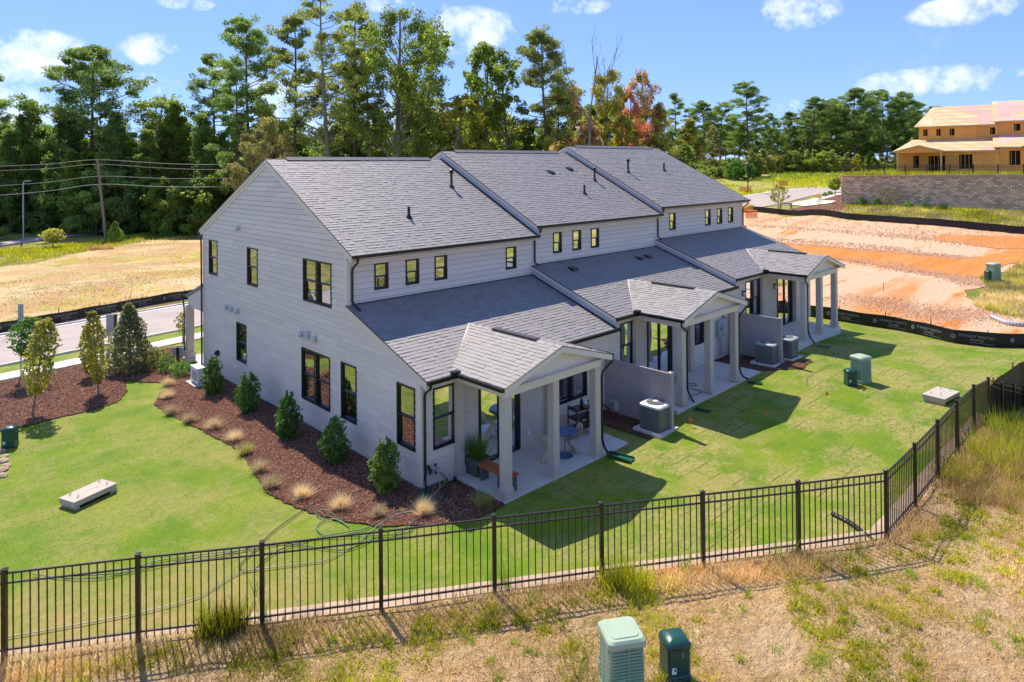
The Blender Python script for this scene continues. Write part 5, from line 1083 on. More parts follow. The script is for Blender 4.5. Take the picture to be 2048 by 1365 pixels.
# ------------------------------------------------------------------ vegetation builders
def crown_pts(C, R, n, shell=.55):
    """n points round each clump centre"""
    k = len(C); u = unit(rs.normal(size=(k, n, 3))); rad = (shell + (1 - shell) * rs.uniform(0, 1, (k, n, 1))) ; return (C[:, None] + u * rad * R[:, None]).reshape(-1, 3)
TREES = {}
def mesh_np(name, V, nper):
    V = np.asarray(V, np.float32).reshape(-1, 3); nf = len(V) // nper; me = bpy.data.meshes.new(name); me.vertices.add(len(V)); me.vertices.foreach_set('co', V.ravel()); me.loops.add(nf * nper)
    me.loops.foreach_set('vertex_index', np.arange(nf * nper, dtype=np.int32)); me.polygons.add(nf); me.polygons.foreach_set('loop_start', np.arange(0, nf * nper, nper, dtype=np.int32)); me.update(); return me
def treeproto(key, kind, h, seed, **k):
    """trunk with limbs and a crown of leaf clumps, built once per variant at the origin"""
    rnd = random.Random(seed); tr = MB(); C = []; R = []
    w0 = k.get('r', 4.); lean = k.get('lean', .02); low = k.get('low', .5); r0 = k.get('r0', h * .013)
    bx, by = rnd.uniform(-lean, lean) * h, rnd.uniform(-lean, lean) * h; wob = h * .012
    ph = rnd.uniform(0, 6); axis_ = lambda t: Vector((bx * t * t + wob * math.sin(ph + 4 * t), by * t * t + wob * math.cos(ph * 2 + 3.3 * t), h * t))
    tr.tube([axis_(i / 12) for i in range(13)], [r0 * (1 - .85 * i / 12) + .01 for i in range(13)], 7)
    nl = k.get('limbs', 30)
    if kind == 'pine':
        for i in range(nl):
            t = low + (1 - low) * (i + rnd.random()) / nl; prof = (1 - ((t - low) / (1 - low)) ** 3.2) ** .55 * (.6 + .4 * min(1, (t - low) / (1 - low) * 3))
            L = w0 * max(.18, prof) * rnd.uniform(.55, 1.1); az = rnd.uniform(0, 6.283); p = axis_(t * .985); up = rnd.uniform(.05, .5)
            d = Vector((math.cos(az), math.sin(az), up)); q = p + d * L * .55 + Vector((0, 0, -.04 * L)); e = p + d * L + Vector((0, 0, L * rnd.uniform(-.05, .22)))
            tr.tube([p, q, e], [r0 * .28 * (1.2 - t) + .02, r0 * .18 * (1.2 - t) + .02, .015], 4)
            for s in range(k.get('cl', 5)):
                u = rnd.uniform(.45, 1.05); c = p.lerp(q, u * 2) if u < .5 else q.lerp(e, (u - .5) * 2); c += Vector((rnd.gauss(0, .16), rnd.gauss(0, .16), rnd.gauss(0, .07) + .12)) * L * .7
                rr_ = rnd.uniform(.5, 1.) * k.get('cr', .8); C.append(c); R.append((rr_, rr_, rr_ * .55))
        for i in range(6): c = axis_(1) + Vector((rnd.gauss(0, .5), rnd.gauss(0, .5), rnd.uniform(-1.2, .2))); C.append(c); R.append((.8, .8, .6))
        n = int(k.get('n', 42) * 1.5); ls, lw = k.get('leaf', (.42, .13)); ls *= .85; lw *= .8
    else:
        for i in range(nl):
            t = low + (1 - low) * (i + rnd.random()) / nl; az = rnd.uniform(0, 6.283); s = (t - low) / (1 - low)
            prof = (math.sin(math.pi * (s * .86 + .12)) ** .6) if kind == 'round' else (.75 + .35 * math.sin(7 * s + ph)) * (1 - s ** 3) ** .5
            L = w0 * max(.2, prof) * rnd.uniform(.5, 1.08); p = axis_(max(0.02, t - .12 * (kind == 'round')) * .97); e = Vector((axis_(t).x + math.cos(az) * L, axis_(t).y + math.sin(az) * L, h * min(.99, t + rnd.uniform(-.02, .05)))); q = p.lerp(e, .5) + Vector((rnd.gauss(0, .1), rnd.gauss(0, .1), .05)) * L
            tr.tube([p, q, e], [r0 * .3 * (1.2 - t) + .015, r0 * .18 * (1.2 - t) + .012, .012], 4)
            for c_ in range(k.get('cl', 4)):
                u = rnd.uniform(.35, 1.08); c = q.lerp(e, u) + Vector((rnd.gauss(0, .2), rnd.gauss(0, .2), rnd.gauss(0, .18))) * L * .6; rr_ = rnd.uniform(.55, 1.15) * k.get('cr', .9); C.append(c); R.append((rr_, rr_, rr_ * .75))
        n = int(k.get('n', 42) * 1.5); ls, lw = k.get('leaf', (.34, .24)); ls *= .85; lw *= .8
    P = crown_pts(np.array([tuple(c) for c in C]), np.array(R), n, .45); P[:, 2] = np.maximum(P[:, 2], .1)
    cm = mesh_np('crown', leaves(P, ls, lw, .35), 4); cm.materials.append(MT['lf_green'])
    tm = bpy.data.meshes.new('trunk'); tm.from_pydata([tuple(v) for v in tr.v], [], tr.f); tm.materials.append(MT['bark']); TREES[key] = (cm, tm, h)
treeproto('pine_a', 'pine', 26, 1, r=5.4, low=.40, limbs=50, cl=6, cr=1.2, n=52, leaf=(.5, .16)); treeproto('pine_b', 'pine', 26, 2, r=4.6, low=.46, limbs=38, cl=6, cr=1.05, lean=.03, n=50, leaf=(.48, .16))
treeproto('pine_c', 'pine', 26, 3, r=4.2, low=.36, limbs=36, cl=5, cr=1.0, n=46, leaf=(.48, .16)); treeproto('pine_d', 'pine', 24, 4, r=6.6, low=.25, limbs=64, cl=6, cr=1.35, n=58, leaf=(.52, .18))
treeproto('pine_e', 'pine', 26, 15, r=5.6, low=.34, limbs=46, cl=6, cr=.9, n=38, lean=.01)
treeproto('round_a', 'round', 18, 5, r=4.2, low=.22, limbs=46, cl=5); treeproto('round_b', 'round', 18, 6, r=3.4, low=.18, limbs=40, cl=5, cr=.8); treeproto('oak', 'round', 26, 7, r=7.4, low=.3, limbs=58, cl=6, cr=1.15, n=44, r0=.55, lean=.01)
treeproto('thin', 'round', 20, 8, r=3.4, low=.4, limbs=36, cl=4, cr=.85, n=34, lean=.06)
treeproto('vine_a', 'vine', 18, 9, r=2.6, low=.02, limbs=70, cl=4, cr=.95); treeproto('vine_b', 'vine', 16, 10, r=2.2, low=.02, limbs=64, cl=4, cr=.85); treeproto('vine_c', 'vine', 14, 14, r=3.2, low=.02, limbs=70, cl=4, cr=1.)
treeproto('bush_a', 'round', 7, 11, r=3.4, low=.06, limbs=34, cl=5, cr=.75, leaf=(.3, .2)); treeproto('bush_b', 'round', 6, 12, r=3.0, low=.05, limbs=30, cl=5, cr=.7, leaf=(.28, .2))
treeproto('shrubpine', 'vine', 4, 13, r=1.2, low=.03, limbs=40, cl=4, cr=.42, n=30, leaf=(.26, .1))
def tree(key, px, D, top, mat, label, name='tree', cat='tree', group=None, wide=1., bark='bark', base=None, rz=None):
    p = dep(px, 400, D); z = hz(p[0], p[1]); zt = dep(px, top, D)[2]; cm, tm, h = TREES[key]; s = (zt - z) / h
    r = empty(name, (p[0], p[1], z), label, cat, group, rs.uniform(0, 6.28) if rz is None else rz); r.scale = (s * wide, s * wide, s)
    for nm, me, mt in (('trunk', tm, bark), ('crown', cm, mat)):
        o = bpy.data.objects.new(nm, me); COL.objects.link(o); o.parent = r; o.material_slots[0].link = 'OBJECT'; o.material_slots[0].material = MT[mt]
    return r
# the wood behind the houses: key, pixel column, distance, pixel row of the top, foliage, label
TL = [('pine_c', -12, 98, 150, 'lf_pine', 'dark pine cut by the left picture edge', 1.), ('vine_a', 22, 100, 262, 'lf_dark', 'vine covered tree left of the street lamp pole'), ('vine_a', 60, 104, 205, 'lf_dark', 'dark vine covered tree just left of the broad pine'),
      ('pine_d', 180, 108, 96, 'lf_pine', 'broad rounded pine towering over the left wood', 1.0), ('pine_c', 118, 112, 215, 'lf_pine', 'shorter pine tucked left of the broad pine'), ('vine_b', 232, 103, 226, 'lf_dark', 'vine draped tree at the foot of the broad pine'), ('vine_b', 140, 98, 300, 'lf_green', 'bright green vine covered tree under the broad pine'),
      ('thin', 305, 106, 190, 'lf_green', 'slim leafy tree above the utility pole', 1.3), ('vine_b', 300, 101, 262, 'lf_green', 'sunlit vine column right of the utility pole'), ('vine_a', 352, 104, 206, 'lf_green', 'tall green vine column between utility pole and gable'), ('pine_b', 425, 108, 112, 'lf_pine', 'narrow pine left of the densest dark pine', .8), ('vine_a', 405, 103, 230, 'lf_dark', 'dark vine covered tree above the gable eave'),
      ('pine_a', 497, 100, 40, 'lf_pine', 'dense dark pine left of the first roof peak', .82), ('pine_c', 470, 96, 150, 'lf_pine', 'middle sized pine in front of the dense dark pine'), ('pine_c', 588, 98, 36, 'lf_pinelt', 'light open pine behind the first roof peak', .9), ('pine_e', 650, 90, -12, 'lf_pinelt', 'tallest pine with a long bare trunk above the first roof', .92), ('pine_b', 705, 98, 14, 'lf_pinelt', 'slender pine right of the tallest pine', .85),
      ('pine_b', 738, 94, 104, 'lf_pinelt', 'leaning thin pine with reddish trunk', .8), ('oak', 800, 92, 18, 'lf_green', 'big broad oak with heavy limbs against the white cloud', .82), ('thin', 862, 98, 40, 'lf_green', 'open leafy tree right of the big oak', 1.), ('thin', 905, 96, 188, 'lf_yel', 'small yellow green tree above the second roof peak', 1.5), ('round_b', 975, 98, 86, 'lf_green', 'pointed bright green tree above the second roof', .8),
      ('thin', 1015, 100, 94, 'lf_green', 'thin twiggy tree beside the pointed green tree', .9), ('round_b', 940, 104, 190, 'lf_green', 'lower green tree behind the second roof peak'), ('pine_a', 1092, 96, 60, 'lf_pinelt', 'round topped pine left of the bare dead tree', .82), ('pine_c', 1118, 104, 150, 'lf_pine', 'darker pine behind the round topped pine', .9), ('round_b', 1150, 104, 172, 'lf_orange', 'pale orange autumn tree behind the bare dead tree', .8),
      ('round_a', 1212, 100, 142, 'lf_yel', 'yellow green tree right of the bare dead tree', .75), ('round_b', 1262, 102, 176, 'lf_red', 'red autumn tree above the third roof', .72), ('thin', 1296, 106, 140, 'lf_orange', 'slim brownish tree rising behind the red tree', .8), ('round_b', 1320, 104, 208, 'lf_yel', 'yellow tree at the right of the red tree', .8), ('pine_c', 1350, 128, 190, 'lf_pine', 'small pine right of the yellow tree'),
      ('round_b', 1175, 96, 245, 'lf_orange', 'low orange brown tree over the third roof peak'), ('round_b', 1245, 98, 232, 'lf_yel', 'low yellow green tree over the third roof'),
      ('pine_d', 1408, 190, 204, 'lf_pine', 'pine above the left end of the far hedge', .9), ('pine_a', 1443, 195, 206, 'lf_pine', 'narrow pine beside the tall layered pine', 1.1), ('pine_a', 1496, 185, 166, 'lf_pine', 'tall layered pine above the far field', 1.2), ('pine_d', 1540, 200, 228, 'lf_pine', 'dark rounded pine in the dip of the far tree line', .8), ('pine_d', 1582, 205, 226, 'lf_dark', 'dark tree right of the dip in the far tree line', .9),
      ('pine_a', 1628, 190, 196, 'lf_pine', 'left pine of the far right clump', 1.2), ('pine_d', 1662, 195, 200, 'lf_dark', 'second pine of the far right clump', 1.), ('pine_d', 1712, 190, 180, 'lf_pine', 'largest pine of the far right clump', 1.25), ('pine_d', 1765, 195, 182, 'lf_pine', 'pine right of the largest one in the far clump', 1.), ('pine_d', 1812, 192, 186, 'lf_pine', 'pine beside the unfinished wooden house', 1.), ('pine_b', 1842, 198, 205, 'lf_pine', 'last pine before the unfinished wooden house', 1.3),
      ('round_b', 1425, 165, 250, 'lf_straw', 'pale green tree standing before the far pines', .8), ('round_b', 1825, 150, 275, 'lf_straw', 'brownish small tree next to the wooden house corner', .6), ('pine_d', 1470, 215, 240, 'lf_pine', 'pine filling the gap left of the layered pine')]
for q in TL:
    key, px, D, top, mt, lab = q[:6]; kind = 'pine_tree' if key.startswith('pine') else 'tree'
    tree(key, px, D, top, mt, lab, kind, 'pine tree' if kind == 'pine_tree' else 'tree', 'tall trees of the wood behind the houses', q[6] if len(q) > 6 else 1., 'barkgrey' if key in ('oak', 'pine_e', 'thin') else 'bark')
tree('round_a', 505, 82, 262, 'lf_straw', 'pale yellowish drooping tree behind the gable', 'tree', 'tree', None, .85); tree('round_a', 545, 86, 236, 'lf_straw', 'yellowish leafy tree touching the first roof peak', 'tree', 'tree', None, .8)
# lower trees and undergrowth that close the wood
SEG = [(40, 'left of the street lamp pole'), (205, 'between street lamp and utility pole'), (400, 'between utility pole and gable roof'), (540, 'behind the gable slope'), (880, 'above the first roof ridge'), (1130, 'above the second roof ridge'), (1310, 'above the third roof ridge'), (1420, 'right of the third roof ridge'), (1500, 'below the layered pine'), (1620, 'in the dip of the far tree line'), (1760, 'below the far right pine clump'), (3000, 'beside the unfinished wooden house')]
ORD = ['first', 'second', 'third', 'fourth', 'fifth', 'sixth', 'seventh', 'eighth', 'ninth', 'tenth', 'eleventh', 'twelfth', 'thirteenth', 'fourteenth', 'fifteenth', 'sixteenth', 'seventeenth', 'eighteenth', 'nineteenth', 'twentieth', 'twenty first', 'twenty second', 'twenty third', 'twenty fourth', 'twenty fifth', 'twenty sixth']
CNT = {}
def lab(kind, px):
    seg = next(t for x, t in SEG if px < x); CNT[(kind, seg)] = CNT.get((kind, seg), -1) + 1; return '%s %s from the left %s' % (ORD[CNT[(kind, seg)]], kind, seg)

US = random.Random(8); n_ = 0
for px in range(-60, 1400, 17):
    D = US.uniform(104, 124) ; top = US.uniform(232, 305) if px < 500 else US.uniform(212, 292); key = US.choice(['vine_a', 'vine_b', 'vine_c', 'vine_c', 'round_b', 'round_a']); mt = US.choice(['lf_dark', 'lf_dark', 'lf_green', 'lf_green', 'lf_green', 'lf_yel'] if px > 560 else ['lf_dark', 'lf_dark', 'lf_green', 'lf_dark', 'lf_pine'])
    if px > 1000: mt = US.choice(['lf_dark', 'lf_green', 'lf_yel', 'lf_pine'])
    tree(key, px + US.uniform(-8, 8), D, top, mt, lab('low leafy tree', px), 'tree', 'tree', 'lower trees of the wood', US.uniform(1, 1.45))
for px in list(range(-60, 470, 21)) + list(range(470, 1400, 44)):
    D = US.uniform(97, 106); p = dep(px, 400, D); z = hz(p[0], p[1]); hgt = US.uniform(4, 9)
    tp = CYP + 6 - (z + hgt - CAM[2]) * FPX / D
    tree(US.choice(['bush_a', 'bush_b']), px, D, tp, US.choice(['lf_dark', 'lf_dark', 'lf_green']), lab('leafy ground bush', px), 'bush', 'bush', 'bushes along the wood edge', US.uniform(.8, 1.3))
for px in range(1380, 1900, 20):
    D = US.uniform(205, 235); tree(US.choice(['vine_c', 'round_a', 'pine_d']), px + US.uniform(-8, 8), D, US.uniform(240, 275) - (28 if px > 1600 else 0), US.choice(['lf_dark', 'lf_pine', 'lf_dark']), lab('low dark tree', px), 'tree', 'tree', 'lower trees of the far right tree line', US.uniform(1.2, 1.7))
# hedge of young pines and creeper mound
for i, px in enumerate(range(1385, 1860, 7)):
    D = US.uniform(150, 182) if px < 1520 else US.uniform(168, 185); top = US.uniform(316, 326) if px < 1500 else US.uniform(300, 318)
    if px > 1690: top = US.uniform(303, 326)
    tree(US.choice(['bush_a', 'bush_b']) if px < 1500 or US.random() < .3 else 'shrubpine', px, D, top, US.choice(['lf_green', 'lf_pinelt', 'lf_shrub']) if px < 1500 else US.choice(['lf_pinelt', 'lf_green', 'lf_pinelt', 'lf_yel']), lab('thicket bush', px), 'bush', 'bush', 'thicket of young pines beyond the field', US.uniform(.9, 1.3))
# bare dead tree
def bare(px, D, top, label, mat='barkgrey', seed=5, r0=.24):
    p = dep(px, 400, D); z = hz(p[0], p[1]); h = dep(px, top, D)[2] - z; rn = random.Random(seed); t = empty('dead_tree', (p[0], p[1], z), label, 'tree'); m = MB()
    m.tube([(0, 0, 0), (.2, .1, h * .3), (.1, -.2, h * .62)], [r0 * 1.2, r0, r0 * .7], 7); br = MB()
    def grow(a, d, L, r, k):
        b = a + d * L; c = b + (d + Vector((0, 0, .5))).normalized() * L * .8; br.tube([a, b, c], [r, r * .7, r * .35], 5)
        if k:
            for q in range(3): s = (a.lerp(b, rn.uniform(.5, 1)) if q == 0 else b.lerp(c, rn.uniform(.1, .9))); grow(s, (d + Vector((rn.gauss(0, .5), rn.gauss(0, .5), rn.uniform(.1, .8)))).normalized(), L * rn.uniform(.4, .6), r * .45, k - 1)
    for a in range(3): az = a * 2.1 + .4; grow(Vector((.1, -.2, h * (.6 - .05 * a))), Vector((math.cos(az) * .5, math.sin(az) * .5, .9)).normalized(), h * rn.uniform(.17, .21), r0 * .5, 3)
    m.build('trunk', mat, t); br.build('branches', mat, t)
bare(1178, 92, 76, 'bare leafless tree rising above the third roof peak')
# ------------------------------------------------------------------ utility pole, wires, lamps
pA = dep(213, 463, 90); pA[2] = hz(pA[0], pA[1]); pB = dep(195, 320, 89)
t = empty('utility_pole', tuple(pA), 'leaning wooden utility pole in front of the left wood', 'utility pole'); MB().tube([(0, 0, -.5), tuple(pB - pA)], [.2, .14], 8).build('pole', 'pole', t); MB().tube([tuple((pB - pA) * .93 + RT * -.6), tuple((pB - pA) * .93 + RT * .6)], .05, 5).build('crossarm', 'pole', t)
for nm, yl_, yp, yr, D1, D2, r_w in (('first', 333, 320, 330, 84, 92, .03), ('second', 342, 329, 340, 84, 92, .025), ('third', 372, 353, 357, 84, 92, .03), ('fourth', 391, 369, 374, 84, 92, .04)):
    P = [dep(-120, yl_ + 6, 81), dep(0, yl_, D1)] + [dep(100, (yl_ + yp) / 2 + 2, 86), dep(195 + (yp - 320) * .15, yp, 89), dep(330, (yp + yr) / 2 + 2.5, 91), dep(470, yr, D2), dep(760, yr - 2, 98)]
    o = MB().tube(spline(P), r_w, 4).build('overhead_wire', 'wire'); tag(o, nm + ' wire from the top on the leaning utility pole', 'wire', 'overhead wires on the utility pole')
p = dep(47, 476, 91); p[2] = hz(p[0], p[1]); hh = dep(47, 362, 91)[2] - p[2]; t = empty('street_lamp', tuple(p), 'pale street lamp pole with curved arm at the left wood', 'street lamp', rz=ca)
MB().tube([(0, 0, 0), (0, 0, hh - .5), (.1, 0, hh - .1), (.5, 0, hh)], .1, 6).build('pole', 'galv', t); MB().box(.4, 1.0, -.12, .12, hh - .08, hh + .04).build('lamp_head', 'ltgrey', t)
p = G(1496, 388); p2 = dep(1496, 388, np.dot(p - CAM, FW)); hh = dep(1496, 330, np.dot(p - CAM, FW))[2] - p[2]; t = empty('street_lamp', tuple(p), 'black street lamp with a domed head by the far road', 'street lamp')
MB().tube([(0, 0, -.3), (0, 0, hh)], .09, 8).build('pole', 'black', t); MB().lathe([(.1, hh - .1), (.45, hh), (.4, hh + .15), (.2, hh + .3), (.05, hh + .45)], n=12).build('lamp_head', 'black', t)
p = dep(1416, 330, 150); p[2] = hz(p[0], p[1]); hh = dep(1417, 313, 150)[2] - p[2]; t = empty('road_sign', tuple(p), 'white diamond sign seen from behind beside the far trees', 'sign', rz=ca); MB().tube([(0, 0, 0), (0, 0, hh)], .05, 5).build('pole', 'galv', t); MB().loft([[(0, -.03, hh - .8), (.75, -.03, hh), (0, -.03, hh + .8), (-.75, -.03, hh)], [(0, 0, hh - .8), (.75, 0, hh), (0, 0, hh + .8), (-.75, 0, hh)]]).build('sign_panel', 'white', t)
# ------------------------------------------------------------------ far right: block wall, terrace, timber house
WA, WB = dep(1683, 405, 82), dep(2048, 424, 70); WB = WB + (WB - WA) * .35; wd = (WB - WA)[:2]; wl = np.linalg.norm(wd); wd = wd / wl; wn = np.array([wd[1], -wd[0]]); wn = wn if np.dot(wn, CAM[:2] - WA[:2]) > 0 else -wn
ZT = 6.85; zb = 3.0; wall = empty('block_wall', tuple(WA * [1, 1, 0] + [0, 0, zb]), 'tall tan concrete block retaining wall at the far right', 'wall'); m = MB(); bw, bh = .46, .2; nrow = int((ZT - zb) / bh); rb = random.Random(2)
def wp(s, n, z): return (wd[0] * s + wn[0] * n, wd[1] * s + wn[1] * n, z)
for r_ in range(nrow):
    k = 0; s = -(bw / 2 if r_ % 2 else 0)
    while s < wl:
        s0, s1 = max(0, s) + .007, s + bw - .007; z0 = r_ * bh + .005; z1 = (r_ + 1) * bh - .005; o_ = rb.uniform(0, .03) + .10 - r_ * .012 + .25; f = .05
        m.add([wp(s0, o_ - .04, z0), wp(s1, o_ - .04, z0), wp(s1, o_ - .04, z1), wp(s0, o_ - .04, z1), wp(s0 + f, o_ + .03, z0 + .02), wp(s1 - f, o_ + .03, z0 + .02), wp(s1 - f, o_ + .03, z1 - .02), wp(s0 + f, o_ + .03, z1 - .02)], [(4, 5, 6, 7), (0, 1, 5, 4), (1, 2, 6, 5), (2, 3, 7, 6), (3, 0, 4, 7)]); s += bw
m.build('blocks', 'block', wall)['kind'] = 'stuff'
MB().loft([[wp(0, -.05, 0), wp(wl, -.05, 0), wp(wl, -.4, 0), wp(0, -.4, 0)], [wp(0, -.05, ZT - zb), wp(wl, -.05, ZT - zb), wp(wl, -.4, ZT - zb), wp(0, -.4, ZT - zb)]]).build('wall_core', 'roofdeck', wall)
for s0, s1, dz in ((0, wl * .16, 0), (wl * .16, wl * .33, .06), (wl * .33, wl * .56, .14), (wl * .56, wl, .2)):
    n = int((s1 - s0) / .6)
    for k in range(n):
        a, b = s0 + (s1 - s0) * k / n + .01, s0 + (s1 - s0) * (k + 1) / n - .01; MB().loft([[wp(a, .3, ZT - zb - .05), wp(b, .3, ZT - zb - .05), wp(b, -.45, ZT - zb - .05), wp(a, -.45, ZT - zb - .05)], [wp(a, .3, ZT - zb + .08 + dz), wp(b, .3, ZT - zb + .08 + dz), wp(b, -.45, ZT - zb + .08 + dz), wp(a, -.45, ZT - zb + .08 + dz)]]).build('cap_block', 'tanblock', wall)
# side return of the wall and the raised ground behind it
m = MB(); TP = [WA[:2] - wn * .1, WA[:2] - wn * 60, WB[:2] - wn * 60, WB[:2] - wn * .1]; m.loft([[(p[0], p[1], 2) for p in TP], [(p[0], p[1], ZT + .02) for p in TP]]).build('terrace', 'fieldgreen')['kind'] = 'structure'
wd3 = Vector((wd[0], wd[1], 0)); 
# iron fence on the wall
f2 = empty('metal_fence', tuple(np.append(WA[:2] - wn * 1.2, ZT + .05)), 'black metal fence along the top of the tall block wall', 'fence'); m2 = MB(); nps = int(wl / 2.2)
for k in range(nps + 1): q = wp(k * 2.2, 0, 0); MB().box(q[0] - .05, q[0] + .05, q[1] - .05, q[1] + .05, 0, 1.3).build('post', 'black', f2)
for z_ in (.12, 1.0, 1.2): MB().tube([wp(0, 0, z_), wp(nps * 2.2, 0, z_)], .02, 4).build('rail', 'black', f2)
for k in range(int(nps * 2.2 / .13)): q = wp(k * .13, 0, 0); m2.box(q[0] - .008, q[0] + .008, q[1] - .008, q[1] + .008, .05, 1.2)
m2.build('pickets', 'black', f2)['kind'] = 'stuff'
# timber frame houses
HA = dep(1797, 352, 84); HB = dep(2048, 352, 77); hd = (HB - HA)[:2]; hd = hd / np.linalg.norm(hd); ha = math.atan2(hd[1], hd[0])
def tfhouse(x0, z0, L, mirror, label):
    o3 = np.append(HA[:2] + hd * x0, ZT + z0); h = empty('unfinished_house', tuple(o3), label, 'house', 'unfinished timber houses above the wall', ha)
    gx = (lambda x: L - x) if mirror else (lambda x: x)
    # rear walls as sheets of board round open windows; local x along, -y towards the viewer
    def sheets(y, x0_, x1_, z0_, z1_, holes):
        for k, (vs, fs) in enumerate(lap((0, y, 0), (1, 0, 0), (0, 0, 1), (0, -1, 0), [(x0_, z0_), (x1_, z0_), (x1_, z1_), (x0_, z1_)], 2.44, 1.22, .02, .02, 0, holes, 0.61, .01, rnd=rb)): pieces('board', [(vs, fs)], 'osb', h)
        MB().box(x0_, x1_, y + .35, y + .4, z0_, z1_).build('shade_backing', 'shade_fill', h)  # near-black sheet painted as the unlit room behind the openings
        for a, b, c, d in holes:
            for q in np.arange(a + .15, b - .1, .4): MB().box(q, q + .05, y + .2, y + .3, c, d).build('stud', 'osb', h)
    dn = [(1.6, 2.2, .9, 2.4), (3.2, 4.9, 0.0, 2.35), (6.3, 7.6, .8, 2.5)] if not mirror else [(.9, 1.9, .9, 2.5), (3.2, 4.9, 0., 2.4), (6.6, 7.9, .6, 2.5)]
    sheets(0, 0, L, 0, 2.9, dn); upw = [(1.3, 1.75, 4.9, 5.75), (2.7, 3.15, 4.9, 5.75), (4.1, 4.6, 4.9, 5.75), (8.2, 8.7, 4.9, 5.75)] if not mirror else [(1.5, 2.1, 4.9, 5.75), (3.1, 3.7, 4.9, 5.75), (4.7, 5.3, 4.9, 5.75)]
    sheets(3.6, 2.0 if not mirror else 0, L, 4.2, 6.1, [(a + (1.2 if not mirror else 0), b + (1.2 if not mirror else 0), c, d) for a, b, c, d in upw])
    xs0 = 2.0 if not mirror else 0
    for (nm, ya, za, yb, zb2, xa, xb) in (('low_roof', -.4, 2.95, 3.65, 4.45, -.6, L), ('roof', 3.2, 6.1, 9.2, 8.9, xs0 - .5, L), ('back_roof', 15.2, 6.1, 9.2, 8.9, xs0 - .5, L)):
        sh_ = .0 if nm == 'low_roof' else (1.8 if not mirror else 0)
        MB().loft([[(xa, ya, za), (xb, ya, za), (xb, ya, za - .12), (xa, ya, za - .12)], [(xa + sh_ * (nm != 'low_roof') + (1.9 if nm == 'low_roof' and not mirror else 0), yb, zb2), (xb, yb, zb2), (xb, yb, zb2 - .12), (xa + sh_ * (nm != 'low_roof') + (1.9 if nm == 'low_roof' and not mirror else 0), yb, zb2 - .12)]]).build(nm, 'osbroof', h)
    d = Vector((0, 6, 2.8)).normalized(); dl = Vector((0, 4.05, 1.5)).normalized()
    for O, B, ln, x0_, x1_ in (((0, 3.2, 6.11), d, 6.6, xs0 + (1.4 if not mirror else 0), L), ((0, -.4, 2.96), dl, 4.3, 1.2 if not mirror else 0, L)):
        ps = lap(O, (1, 0, 0), B, (0, -B.z, B.y), [(x0_, 0), (x1_, 0), (x1_, ln), (x0_, ln)], 1.22, 2.44, .012, .012, 0, (), 1.22, .012, rnd=rb)
        for vs, fs in ps:
            c = sum(vs, Vector()) / len(vs); pink = (c.x > L - 2.2 - (c.y - 3) * .25) if not mirror else (c.x < 3.2 - (9 - c.y) * .2)
            pieces('roof_panel', [(vs, fs)], 'pinkdeck' if pink and rb.random() < .8 else 'osbroof', h)
    # porch
    px0, px1 = (.0, 4.6) if not mirror else (2.2, 6.6); xm = (px0 + px1) / 2
    for s_, xe in ((1, px0 - .35), (-1, px1 + .35)):
        MB().loft([[(xe, -2.3, 2.95), (xm, -2.3, 3.65), (xm, -2.3, 3.53), (xe, -2.3, 2.83)], [(xe, -.2, 2.95), (xm, 1.7, 3.65), (xm, 1.7, 3.53), (xe, -.2, 2.83)]]).build('porch_roof', 'osbroof', h)
    MB().prism([(px0 - .2, -2.1, 2.75), (px1 + .2, -2.1, 2.75), (px1 + .2, -2.1, 2.9), (xm, -2.1, 3.55), (px0 - .2, -2.1, 2.9)], (0, .12, 0)).build('porch_gable', 'osb', h)
    for x in (px0 + .05, px1 - .05): MB().box(x - .09, x + .09, -2.1, -1.92, 0, 2.75).build('post', 'lumber', h)
    MB().box(px0, px1, -2.2, 0, -.1, .02).build('porch_floor', 'concrete', h); MB().prism([(xs0 if not mirror else 0, 3.65, 2), (xs0 if not mirror else 0, 15, 2), (xs0 if not mirror else 0, 15, 6), (xs0 if not mirror else 0, 3.65, 6)], (.1, 0, 0)).build('side_wall', 'osb', h)
    MB().box(0, .12, 0, 15, 0, 2.85).build('side_wall', 'osb', h); MB().box(-.2, L, -2.3, 15, -.3, -.02).build('slab', 'concrete', h)
tfhouse(0, 0, 10.2, False, 'unfinished timber house with porch above the block wall'); tfhouse(10.22, .35, 10.2, True, 'second unfinished timber house cut by the right picture edge')
# weeds on the terrace edge
P = np.array([WA[:2] - wn * rs.uniform(.6, 5) + wd * rs.uniform(0, wl) for _ in range(9000)]); P = np.column_stack([P, np.full(len(P), ZT)]); npmesh('weeds', blades(P, .55, .06, .5), 3, 'gr_weed')['kind'] = 'stuff'
# orange barrier, sawhorse, netting, shrubs by the wall
def net(px0, px1, y0, h, label):
    a, b = G(px0, y0), G(px1, y0); t = empty('safety_net', tuple(a), label, 'safety fence', 'orange plastic safety fences'); d = b - a; m = MB()
    for k in range(9): q = d * k / 8; m.tube([(q[0], q[1], 0), (q[0], q[1], q[2] + h)], .035, 4)
    for k in range(7): m.tube([(0, 0, h * k / 6), (d[0], d[1], d[2] + h * k / 6)], .04, 4)
    m.build('netting', 'orangeplastic', t)
    for q in (np.zeros(3), d): MB().tube([(q[0], q[1], 0), (q[0], q[1], q[2] + h + .2)], .04, 4).build('stake', 'wood', t)
net(1480, 1502, 386, 1.1, 'orange safety netting beside the black street lamp'); net(1558, 1575, 372, 1.0, 'orange safety netting at the far field edge of the road'); net(1674, 1686, 366, 1.1, 'orange safety netting at the end of the block wall'); net(1492, 1514, 437, 1.0, 'bright orange safety netting at the corner of the red dirt')
p = G(1572, 424); t = empty('sawhorse', tuple(p), 'grey blue sawhorse behind the long black silt fence', 'sawhorse', rz=ca); MB().box(-.8, .8, -.1, .1, 1.0, 1.15).build('beam', 'galv', t)
